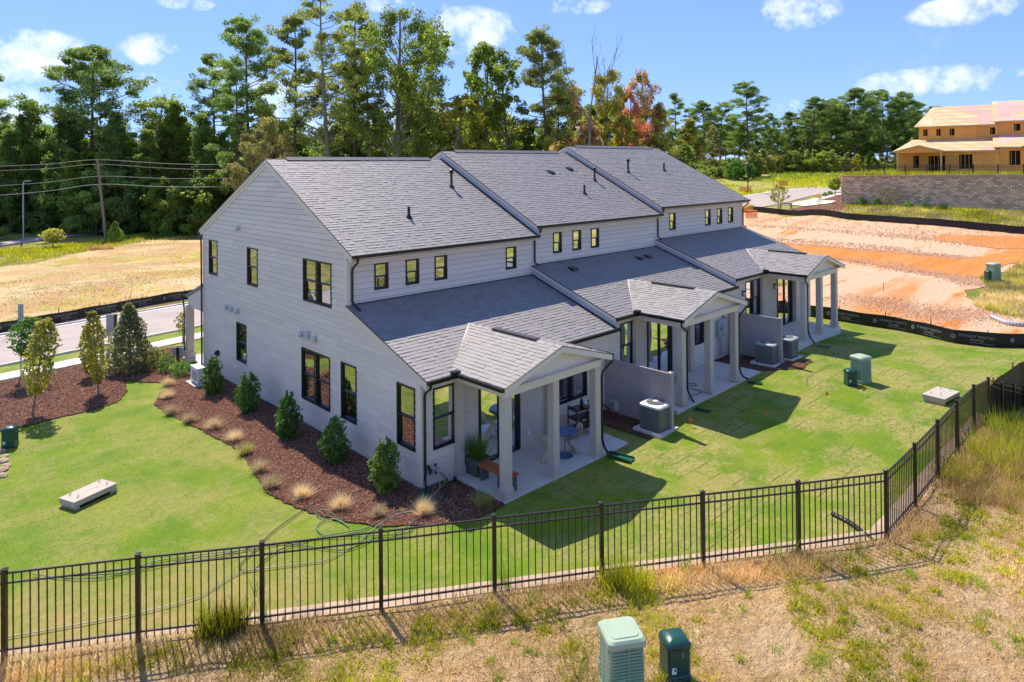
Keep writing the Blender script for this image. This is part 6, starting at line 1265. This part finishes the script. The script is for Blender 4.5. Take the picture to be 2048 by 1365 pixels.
for x in (-.7, .7):
    for y in (-.45, .45): MB().tube([(x * .9, 0, 1.05), (x * 1.15, y, 0)], .05, 4).build('leg', 'dkgrey', t)
p = G(1497, 424); o = MB().lathe([(.3, 0), (.9, .15), (.85, .7), (.4, 1.0), (.2, 1.05)], n=12).build('portable_tank', 'yellowplastic', None, True); o.location = p; tag(o, 'yellow rounded tank beside the orange netting at the roof corner', 'tank')
def shrub(name, p, h, w, mat, label, cat='shrub', group=None, n=900, leaf=(.11, .045), shape='oval', dirs=None, stems=5, seed=0):
    p = np.array(p, float); u = unit(rs.normal(size=(n, 3))); r_ = rs.uniform(.35, 1, n) ** .6; zf = rs.uniform(0, 1, n)
    if shape == 'oval': wid = np.sin(np.pi * (zf * .8 + .13)) ** .7
    elif shape == 'cone': wid = (1 - zf) ** .8 + .08
    elif shape == 'column': wid = np.sin(np.pi * (zf * .85 + .1)) ** .5
    else: wid = np.ones(n)
    az = rs.uniform(0, 6.283, n); lump = 1 + .22 * np.sin(az * 3 + zf * 9 + seed) + .15 * np.sin(az * 5 - zf * 14 + seed * 2); R = w / 2 * wid * lump * r_
    P = np.column_stack([R * np.cos(az), R * np.sin(az), zf * h * (1 + .10 * np.sin(az * 2 + seed) + .06 * np.sin(az * 5 + seed * 3)) + .03]); t = empty(name, tuple(p), label, cat, group)
    npmesh('foliage', leaves(P, leaf[0], leaf[1], .5), 4, mat, t); m = MB()
    for k in range(stems): a = k * 6.283 / stems; m.tube([(.02 * math.cos(a), .02 * math.sin(a), -.05), (w * .12 * math.cos(a), w * .12 * math.sin(a), h * .5), (w * .2 * math.cos(a), w * .2 * math.sin(a), h * .85)], [.014, .01, .005], 4)
    m.build('stems', 'bark', t); return t
lab5 = ['bushy shrub against the gable wall right beside the heat pump', 'second laurel shrub along the gable wall counted from the heat pump', 'middle laurel shrub standing below the narrow gable window vents', 'laurel shrub below the paired ground floor windows', 'lightest laurel shrub nearest the gable corner downspout']
for i, (x, y, yt, w, mt) in enumerate(((426, 791, 722, .72, 'lf_shrub'), (497, 826, 755, .75, 'lf_shrub'), (577, 879, 796, .72, 'lf_shrub'), (670, 928, 845, .78, 'lf_shrub'), (771, 986, 888, .72, 'lf_shrublt'))):
    p = G(x, y); D = np.dot(p - CAM, FW); h_ = (y - yt) * D / FPX; shrub('laurel_shrub', p, h_, w, mt, lab5[i], 'shrub', 'laurel shrubs along the gable wall', 1500, (.13, .05), 'oval', seed=i * 2.1)
for i, (x, y, yt, w, mt, lb) in enumerate(((314, 733, 703, .9, 'lf_yel', 'yellow green low shrub beside the dark evergreen'), (333, 745, 712, .8, 'lf_shrub', 'round green shrub between the evergreen and front porch'), (360, 754, 726, .75, 'lf_shrub', 'small bright shrub left of the heat pump'), (300, 728, 700, .9, 'lf_shrub', 'low shrub behind the yellow green one'), (385, 742, 726, .4, 'lf_shrub', 'tiny plant by the porch downspout'), (240, 735, 712, 1.3, 'lf_silver', 'pale spreading groundcover left of the evergreen'), (210, 738, 722, 1.1, 'lf_silver', 'pale low plants behind the columnar street trees'), (277, 748, 728, .8, 'lf_silver', 'silvery low plant under the evergreen'))):
    p = G(x, y); D = np.dot(p - CAM, FW); shrub('shrub', p, (y - yt) * D / FPX, w, mt, lb, 'shrub', 'small shrubs in the front beds', 500, (.1, .05), 'oval', seed=i)
def smalltree(px, yb, pxt, yt, w, low, mat, label, leaf=(.12, .08), n=1500, shape='column', r0=.035, cat='tree', name='young_tree'):
    p = G(px, yb); D = np.dot(p - CAM, FW); h = (yb - yt) * D / FPX; dx = (pxt - px) * D / FPX; t = empty(name, tuple(p), label, cat); top = np.array([RT[0] * dx, RT[1] * dx, h]); zf = rs.uniform(low, 1, n); s = (zf - low) / (1 - low)
    wid = {'column': np.sin(np.pi * (s * .88 + .06)) ** .55, 'ball': np.sin(np.pi * (s * .94 + .03)) ** .6, 'cone': (1 - s) ** .85 + .06}[shape]; az = rs.uniform(0, 6.283, n); sd = px * .7
    R = w / 2 * wid * (1 + .2 * np.sin(az * 3 + s * 11 + sd) + .15 * np.sin(az * 4 - s * 17 + sd)) * rs.uniform(.25, 1, n) ** .6
    P = top[None] * zf[:, None] + np.column_stack([R * np.cos(az), R * np.sin(az), np.zeros(n)]); npmesh('crown', leaves(P, leaf[0], leaf[1], .4), 4, mat, t); m = MB()
    m.tube([(0, 0, -.1), tuple(top * .5), tuple(top * .97)], [r0, r0 * .7, r0 * .2], 6); rn = random.Random(px)
    for k in range(12): q = low + (1 - low) * (k + .5) / 12; a = rn.uniform(0, 6.283); b = top * q; L_ = w * .4; m.tube([tuple(b), tuple(b + np.array([math.cos(a) * L_, math.sin(a) * L_, L_ * .8]))], [r0 * .3, .004], 4)
    m.build('trunk', 'barkgrey', t)
smalltree(70, 770, 58, 637, 1.5, .42, 'lf_shrub', 'young tree with a round green crown by the street sign', (.12, .08), 1700, 'ball'); smalltree(64, 833, 93, 640, .95, .22, 'lf_horn', 'yellowing columnar young tree nearest the left picture edge', n=1700)
smalltree(179, 757, 176, 650, .62, .1, 'lf_horn', 'left one of the two close columnar young trees', n=1100); smalltree(198, 791, 185, 624, .68, .14, 'lf_horn', 'right one of the two close columnar young trees', n=1400)
smalltree(261, 744, 258, 608, 2.3, .02, 'lf_silver', 'dense conical evergreen between sign post and front porch', (.15, .08), 4200, 'cone', .06, name='evergreen_tree'); smalltree(366, 690, 365, 626, .7, .4, 'lf_horn', 'sparse young tree on the verge seen left of the porch column', n=260)
for x, yb, yt, w, mt, lb, sh in ((230, 484, 443, 1.9, 'lf_shrublt', 'left dark conical evergreen before the wood', 'cone'), (333, 474, 430, 1.7, 'lf_shrublt', 'dark conical evergreen near the gable roof edge', 'cone'), (106, 497, 458, 1.9, 'lf_yel', 'small round light green tree in the left field', 'ball'), (312, 471, 436, 1.2, 'lf_straw', 'thin pale young tree between the two dark cones', 'ball'), (386, 458, 430, 1.4, 'lf_straw', 'pale brown young tree next to the roof edge', 'ball'), (0, 480, 455, 1.5, 'lf_green', 'young green tree at the left edge of the field', 'ball')):
    smalltree(x, yb, x, yt, w * 1.3, .04 if sh == 'cone' else .3, mt, lb, (.25, .14), 1100, sh, .07)
smalltree(1556, 428, 1558, 372, 2.6, .4, 'lf_yel', 'slender young tree with sparse crown behind the long silt fence', (.3, .2), 350, 'ball', .07); smalltree(1670, 392, 1671, 357, 2.2, .35, 'lf_green', 'young green tree at the left end of the block wall', (.3, .2), 700, 'ball', .07); smalltree(1639, 425, 1640, 385, .8, .3, 'lf_orange', 'thin brown sapling before the raised walk', (.2, .1), 80, 'ball', .03)
smalltree(1778, 414, 1778, 372, 2.8, .25, 'lf_straw', 'faint twiggy tree against the block wall', (.22, .1), 300, 'ball', .04); smalltree(1700, 402, 1700, 376, 2.2, .2, 'lf_straw', 'pale twiggy bush at the left part of the block wall', (.2, .1), 200, 'ball', .03)
for i, (x, y) in enumerate(((1724, 411), (1754, 413), (1815, 419), (1852, 421), (1886, 424))):
    shrub('shrub', G(x, y), .85, 1.0, 'lf_shrub', ('first', 'second', 'third', 'fourth', 'fifth')[i] + ' round shrub from the left below the block wall', 'shrub', 'shrubs below the block wall', 300, (.18, .1), 'oval', seed=i)
for i, (x, y) in enumerate(((1636, 397), (1650, 394), (1660, 391))): shrub('shrub', G(x, y), .6, .8, 'lf_orange' if i == 0 else 'lf_shrub', ('reddish', 'middle', 'right')[i] + ' little shrub in the far bed by the raised walk', 'shrub', 'little shrubs in the far bed', 200, (.15, .1), 'oval', seed=i)
p = G(200, 500); t = empty('brush_pile', tuple(p), 'brown brush pile in the left field', 'brush pile'); B_ = np.column_stack([rs.uniform(-1.3, 1.3, 500), rs.uniform(-.5, .5, 500), np.zeros(500)]); npmesh('twigs', blades(B_, .6, .08, .9), 3, 'gr_rust', t)
# ornamental grass clumps
GL = ['first feathery grass clump at the lawn bend by the evergreen', 'second straw grass clump along the mulch edge', 'third straw grass clump along the mulch edge', 'straw grass clump below the heat pump', 'straw grass clump level with the second laurel', 'straw grass clump just above the middle laurel shadow', 'greenish straw clump at the narrow part of the bed', 'round straw clump left of the middle laurel', 'pale straw clump at the lawn corner of the bed', 'bright straw clump below the fourth laurel', 'straw clump where the dark hose crosses', 'small straw clump next to the lawn under the last laurel', 'orange tinted clump among the hoses', 'grey shaded clump in the dark mulch by the patio']
for i, (x, y, s_, mt) in enumerate(((336, 774, .8, 'gr_straw'), (334, 799, .85, 'gr_straw'), (341, 831, .8, 'gr_straw'), (378, 847, .75, 'gr_straw'), (428, 860, .9, 'gr_straw'), (470, 884, .8, 'gr_straw'), (490, 911, .8, 'lf_straw'), (519, 946, .8, 'gr_straw'), (542, 978, .8, 'gr_straw'), (604, 999, .85, 'gr_straw'), (681, 1021, .85, 'gr_straw'), (756, 1036, .6, 'gr_straw'), (848, 1032, .9, 'gr_straw'), (967, 1017, .85, 'lf_straw'))):
    p = G(x, y); n = 620; B_ = np.column_stack([rs.normal(0, .05, n), rs.normal(0, .05, n), np.zeros(n) + .03]); o = npmesh('grass_clump', blades(B_, .42 * s_, .012, .75), 3, mt); o.location = p; tag(o, GL[i], 'ornamental grass', 'ornamental grasses in the mulch bed')
# ------------------------------------------------------------------ ground cover: lawn blades, mulch chips, weeds, clods
def bladepatch(name, P2, off, h, w, mat, lean=.5, zf=None):
    Z = (H(P2) if zf is None else zf(P2)) + off; return npmesh(name, blades(np.column_stack([P2, Z]), h, w, lean), 3, mat, stuff=True)
LP = np.array(lawn_poly); house = [(-.1, 0), (24.7, 0), (24.7, 19), (-.1, 19)]
P = np.column_stack([rs.uniform(-13, 27, 520000), rs.uniform(-12, 21, 520000)]); D = (P - CAM[:2]) @ FW[:2]; keep = inpoly(P, lawn_poly) & ~inpoly(P, house) & ~inpoly(P, bed1) & ~inpoly(P, bed2) & (rs.uniform(0, 1, len(P)) < np.clip(22 / D, .2, 1) ** 1.0)
for a in ((1.0, 6.75), (8.85, 14.9), (16.35, 23)): keep &= ~((P[:, 0] > a[0]) & (P[:, 0] < a[1]) & (P[:, 1] > -2.1) & (P[:, 1] < 0))
for sp in (soil2, [(14.85, -2.0), (16.0, -3.2), (17.2, -3.1), (16.9, -2.2), (16.4, .1), (14.85, .1)]): keep &= ~inpoly(P, sp)
ax_ = (P - CAM[:2]) @ RT[:2] / np.maximum(D, .1); keep &= (np.abs(ax_) < .82)
P = P[keep]; bladepatch('lawn_grass', P, .01, .036, .013, 'lawnblade', .8)
def chips(name, poly, n, mat, s=.05, off=.055, hmax=.03, excl=None):
    P = scatter(poly, n)
    if excl is not None:
        for e in excl: P = P[~inpoly(P, e)]
    Z = H(P) + off + rs.uniform(0, hmax, len(P)); C = np.column_stack([P, Z]); return npmesh(name, leaves(C, s, s * .35, .8), 4, mat, stuff=True)
chips('mulch_chips', bed1, 42000, 'chip', excl=[house]); chips('mulch_chips', bed2, 24000, 'chip', .06)
# foreground weeds, dry straw, tall grass
def bankscatter(n, d0, d1, i0=0, i1=None, pw=1.):
    i1 = i1 or len(cols) - 1; t_ = rs.uniform(i0, i1, n); i = t_.astype(int); f = (t_ - i)[:, None]; c = cols[i] * (1 - f) + cols[i + 1] * f; nv = cn[i] * (1 - f) + cn[i + 1] * f; d = d0 + (d1 - d0) * rs.uniform(0, 1, n) ** pw; return c + nv * d[:, None]
def noise2(P, s, seed=0):
    x, y = P[:, 0] * s + seed, P[:, 1] * s - seed; return (np.sin(x * 1.3 + 2 * np.sin(y * .7 + seed)) + np.sin(y * 1.7 + 1.5 * np.sin(x * 1.1)) + np.sin((x + y) * 2.3 + np.sin(x * 3.1)) * .6) / 2.6
vis0, vis1 = 14, len(cols) - 1
P = bankscatter(200000, .1, 8, 10, vis1); P = P[(noise2(P, 1.2) + rs.normal(0, .4, len(P))) > -.25]; bladepatch('dry_grass', P, -.0, .09, .013, 'gr_dry', .95, bankz)
P = bankscatter(110000, .0, 8, 10, vis1); P = P[(noise2(P, .9, 3) + rs.normal(0, .3, len(P))) > .05]; bladepatch('dry_grass', P, -.0, .12, .012, 'gr_rust', .8, bankz)
P = bankscatter(26000, .0, .7, 10, vis1, 1.3); P = P[noise2(P, 1.4, 5) + rs.normal(0, .3, len(P)) > -.1]; bladepatch('dry_grass', P, 0, .15, .012, 'gr_rust', .5, bankz)
P = bankscatter(9000, .0, .6, 10, vis1, 1.2); P = P[noise2(P, 1.0, 9) > .0]; bladepatch('dry_grass', P, 0, .22, .012, 'gr_dry', .45, bankz)
def clumps(name, C, n, rad, h, w, mat, lean=.6):
    k = len(C); P = np.repeat(C, n, 0) + rs.normal(0, 1, (k * n, 2)) * np.repeat(np.asarray(rad) * np.ones(k), n)[:, None]; Z = bankz(P); hh = np.repeat(np.asarray(h) * np.ones(k), n) * rs.uniform(.5, 1.2, k * n); return npmesh(name, blades(np.column_stack([P, Z]), hh, w, lean), 3, mat, stuff=True)
C = bankscatter(3600, .3, 8, 12, vis1); C = C[noise2(C, .8, 2) > -.35]; clumps('weed_clumps', C, 60, rs.uniform(.03, .16, len(C)), rs.uniform(.06, .2, len(C)), .022, 'gr_weed', .85)
C = bankscatter(1000, .2, 8, 12, vis1); clumps('weed_clumps', C, 50, rs.uniform(.03, .09, len(C)), rs.uniform(.05, .15, len(C)), .013, 'gr_green', .8)
def bankat(x, y):
    z = .9
    for _ in range(12): p = at(x, y, z); z = float(bankz(p[None, :2])[0])
    return p[:2]
big = np.array([bankat(*q) for q in ((430, 1262), (455, 1258), (410, 1270), (445, 1270), (470, 1255), (1235, 1175), (1260, 1185), (1290, 1180), (1215, 1170), (1255, 1165))]); clumps('tall_weed', big, 170, .10, .42, .018, 'gr_weed', .4)
C = np.array([bankat(*q) for q in ((1000, 1175), (1012, 1172), (520, 1190), (528, 1240), (1560, 1120), (1590, 1110), (700, 1200), (1720, 1110), (1370, 1140))]); clumps('tall_weed', C, 30, .06, .5, .012, 'gr_green', .35)
# tall weeds on the right bank
W2 = bankscatter(1900, .05, 5, len(cols) - 56, vis1); W2 = W2[noise2(W2, 1.3, 4) + rs.normal(0, .25, len(W2)) > .1]; clumps('tall_weeds', W2, 34, .12, rs.uniform(.2, .65, len(W2)), .016, 'gr_weed', .55)
W2 = bankscatter(260, .05, 4.0, len(cols) - 50, vis1); clumps('tall_weeds', W2, 34, .10, rs.uniform(.2, .8, len(W2)), .016, 'gr_green', .4)
W2 = bankscatter(800, .0, 4.5, len(cols) - 60, vis1); clumps('tall_weeds', W2, 30, .12, rs.uniform(.2, .5, len(W2)), .014, 'gr_rust', .5)
# clods and ruts on graded ground, weeds on far ground
def clodline(name, px, width, n, size, mat):
    L_ = np.array([G(*q)[:2] for q in px]); t_ = rs.uniform(0, len(L_) - 1.001, n); i = t_.astype(int); f = (t_ - i)[:, None]; P = L_[i] * (1 - f) + L_[i + 1] * f + rs.normal(0, width, (n, 2)); C = np.column_stack([P, H(P) + .04]); V = []; u = rs.uniform(.4, 1.3, n) * size
    a = np.array([[1, 0, 0], [-.5, .87, 0], [-.5, -.87, 0], [0, 0, 1.0]]); rot = rs.uniform(0, 6.28, n); out = []
    for tri in ((0, 1, 3), (1, 2, 3), (2, 0, 3)):
        for v in tri: x, y, z = a[v]; out.append(np.stack([x * np.cos(rot) - y * np.sin(rot), x * np.sin(rot) + y * np.cos(rot), np.full(n, z)], 1) * u[:, None] + C)
    V = np.stack(out, 1).reshape(-1, 3); return npmesh(name, V, 3, mat, stuff=True)
clodline('soil_clods', [(1500, 452), (1620, 460), (1760, 470), (1860, 480), (1960, 492)], .55, 1400, .075, 'chipfar'); clodline('soil_clods', [(1540, 478), (1640, 486), (1760, 496), (1850, 510), (1950, 520)], .55, 1400, .07, 'chipfar')
clodline('soil_clods', [(1690, 520), (1780, 528), (1850, 545), (1920, 560), (1960, 572)], .5, 2200, .065, 'chipfar'); clodline('soil_clods', [(1700, 600), (1780, 608), (1850, 632), (1930, 630), (1985, 632)], 1.0, 4000, .045, 'chipfar'); clodline('soil_clods', [(1500, 440), (1700, 455), (1900, 472), (2040, 490)], 1.2, 2000, .06, 'clodred')
clodline('soil_clods', [(1450, 470), (1560, 488), (1680, 497), (1800, 508), (1930, 520)], .5, 2500, .06, 'clodred'); clodline('soil_clods', [(1500, 504), (1580, 509), (1700, 523), (1810, 541), (1900, 553), (1960, 557)], .5, 2500, .06, 'clodred')
clodline('soil_clods', [(0, 655), (120, 636), (250, 610), (380, 585)], .6, 2500, .05, 'chipfar'); clodline('soil_clods', [(0, 600), (150, 580), (300, 560), (400, 540)], 3., 1500, .05, 'chipfar')
def farweeds(name, pxpoly, n, h, w, mat, thr=-.2, s=.2, seed=0):
    poly = [G(*q)[:2] for q in pxpoly]; P = scatter(poly, n); P = P[noise2(P, s, seed) + rs.normal(0, .3, len(P)) > thr]; return bladepatch(name, P, .0, h, w, mat, .5)
farweeds('field_grass', [(1380, 365), (1690, 342), (1700, 376), (1600, 378), (1500, 390), (1380, 402)], 30000, .45, .16, 'gr_weed', -.1, .12); farweeds('field_grass', [(1690, 412), (2060, 428), (2060, 468), (1875, 450), (1690, 436)], 26000, .4, .09, 'gr_weed', -.5, .3, 2)
farweeds('field_grass', [(1640, 430), (1700, 420), (2060, 430), (2060, 468), (1875, 450), (1690, 436)], 14000, .45, .08, 'gr_straw', -.3, .3, 5); farweeds('field_grass', [(0, 500), (400, 455), (400, 478), (260, 492), (0, 532)], 26000, .3, .12, 'gr_weed', .0, .2, 1)
farweeds('field_grass', [(1990, 560), (2048, 520), (2120, 520), (2120, 640), (2045, 640), (1985, 628), (1945, 610)], 14000, .3, .05, 'gr_weed', .1, .5, 1); farweeds('field_grass', [(1990, 560), (2048, 520), (2120, 520), (2120, 640), (2045, 640), (1985, 628), (1945, 610)], 14000, .25, .05, 'gr_dry', -.2, .5, 7)
farweeds('field_grass', [(1540, 346), (1860, 338), (1860, 352), (1540, 362)], 12000, .8, .2, 'gr_green', -.1, .1, 3)
farweeds('field_grass', [(0, 535), (175, 505), (330, 480), (400, 490), (400, 590), (0, 655)], 40000, .16, .05, 'gr_weed', .35, .25, 4); farweeds('field_grass', [(0, 535), (175, 505), (330, 480), (400, 490), (400, 590), (0, 655)], 40000, .14, .05, 'gr_straw', .0, .3, 8)
farweeds('bed_weeds', [(1960, 560), (1990, 545), (2000, 562), (1975, 575)], 1200, .3, .05, 'gr_green', -.9)
p_ = len([o for o in S.objects]); print('objects', p_, 'tris', sum(len(m.polygons) for m in bpy.data.meshes))
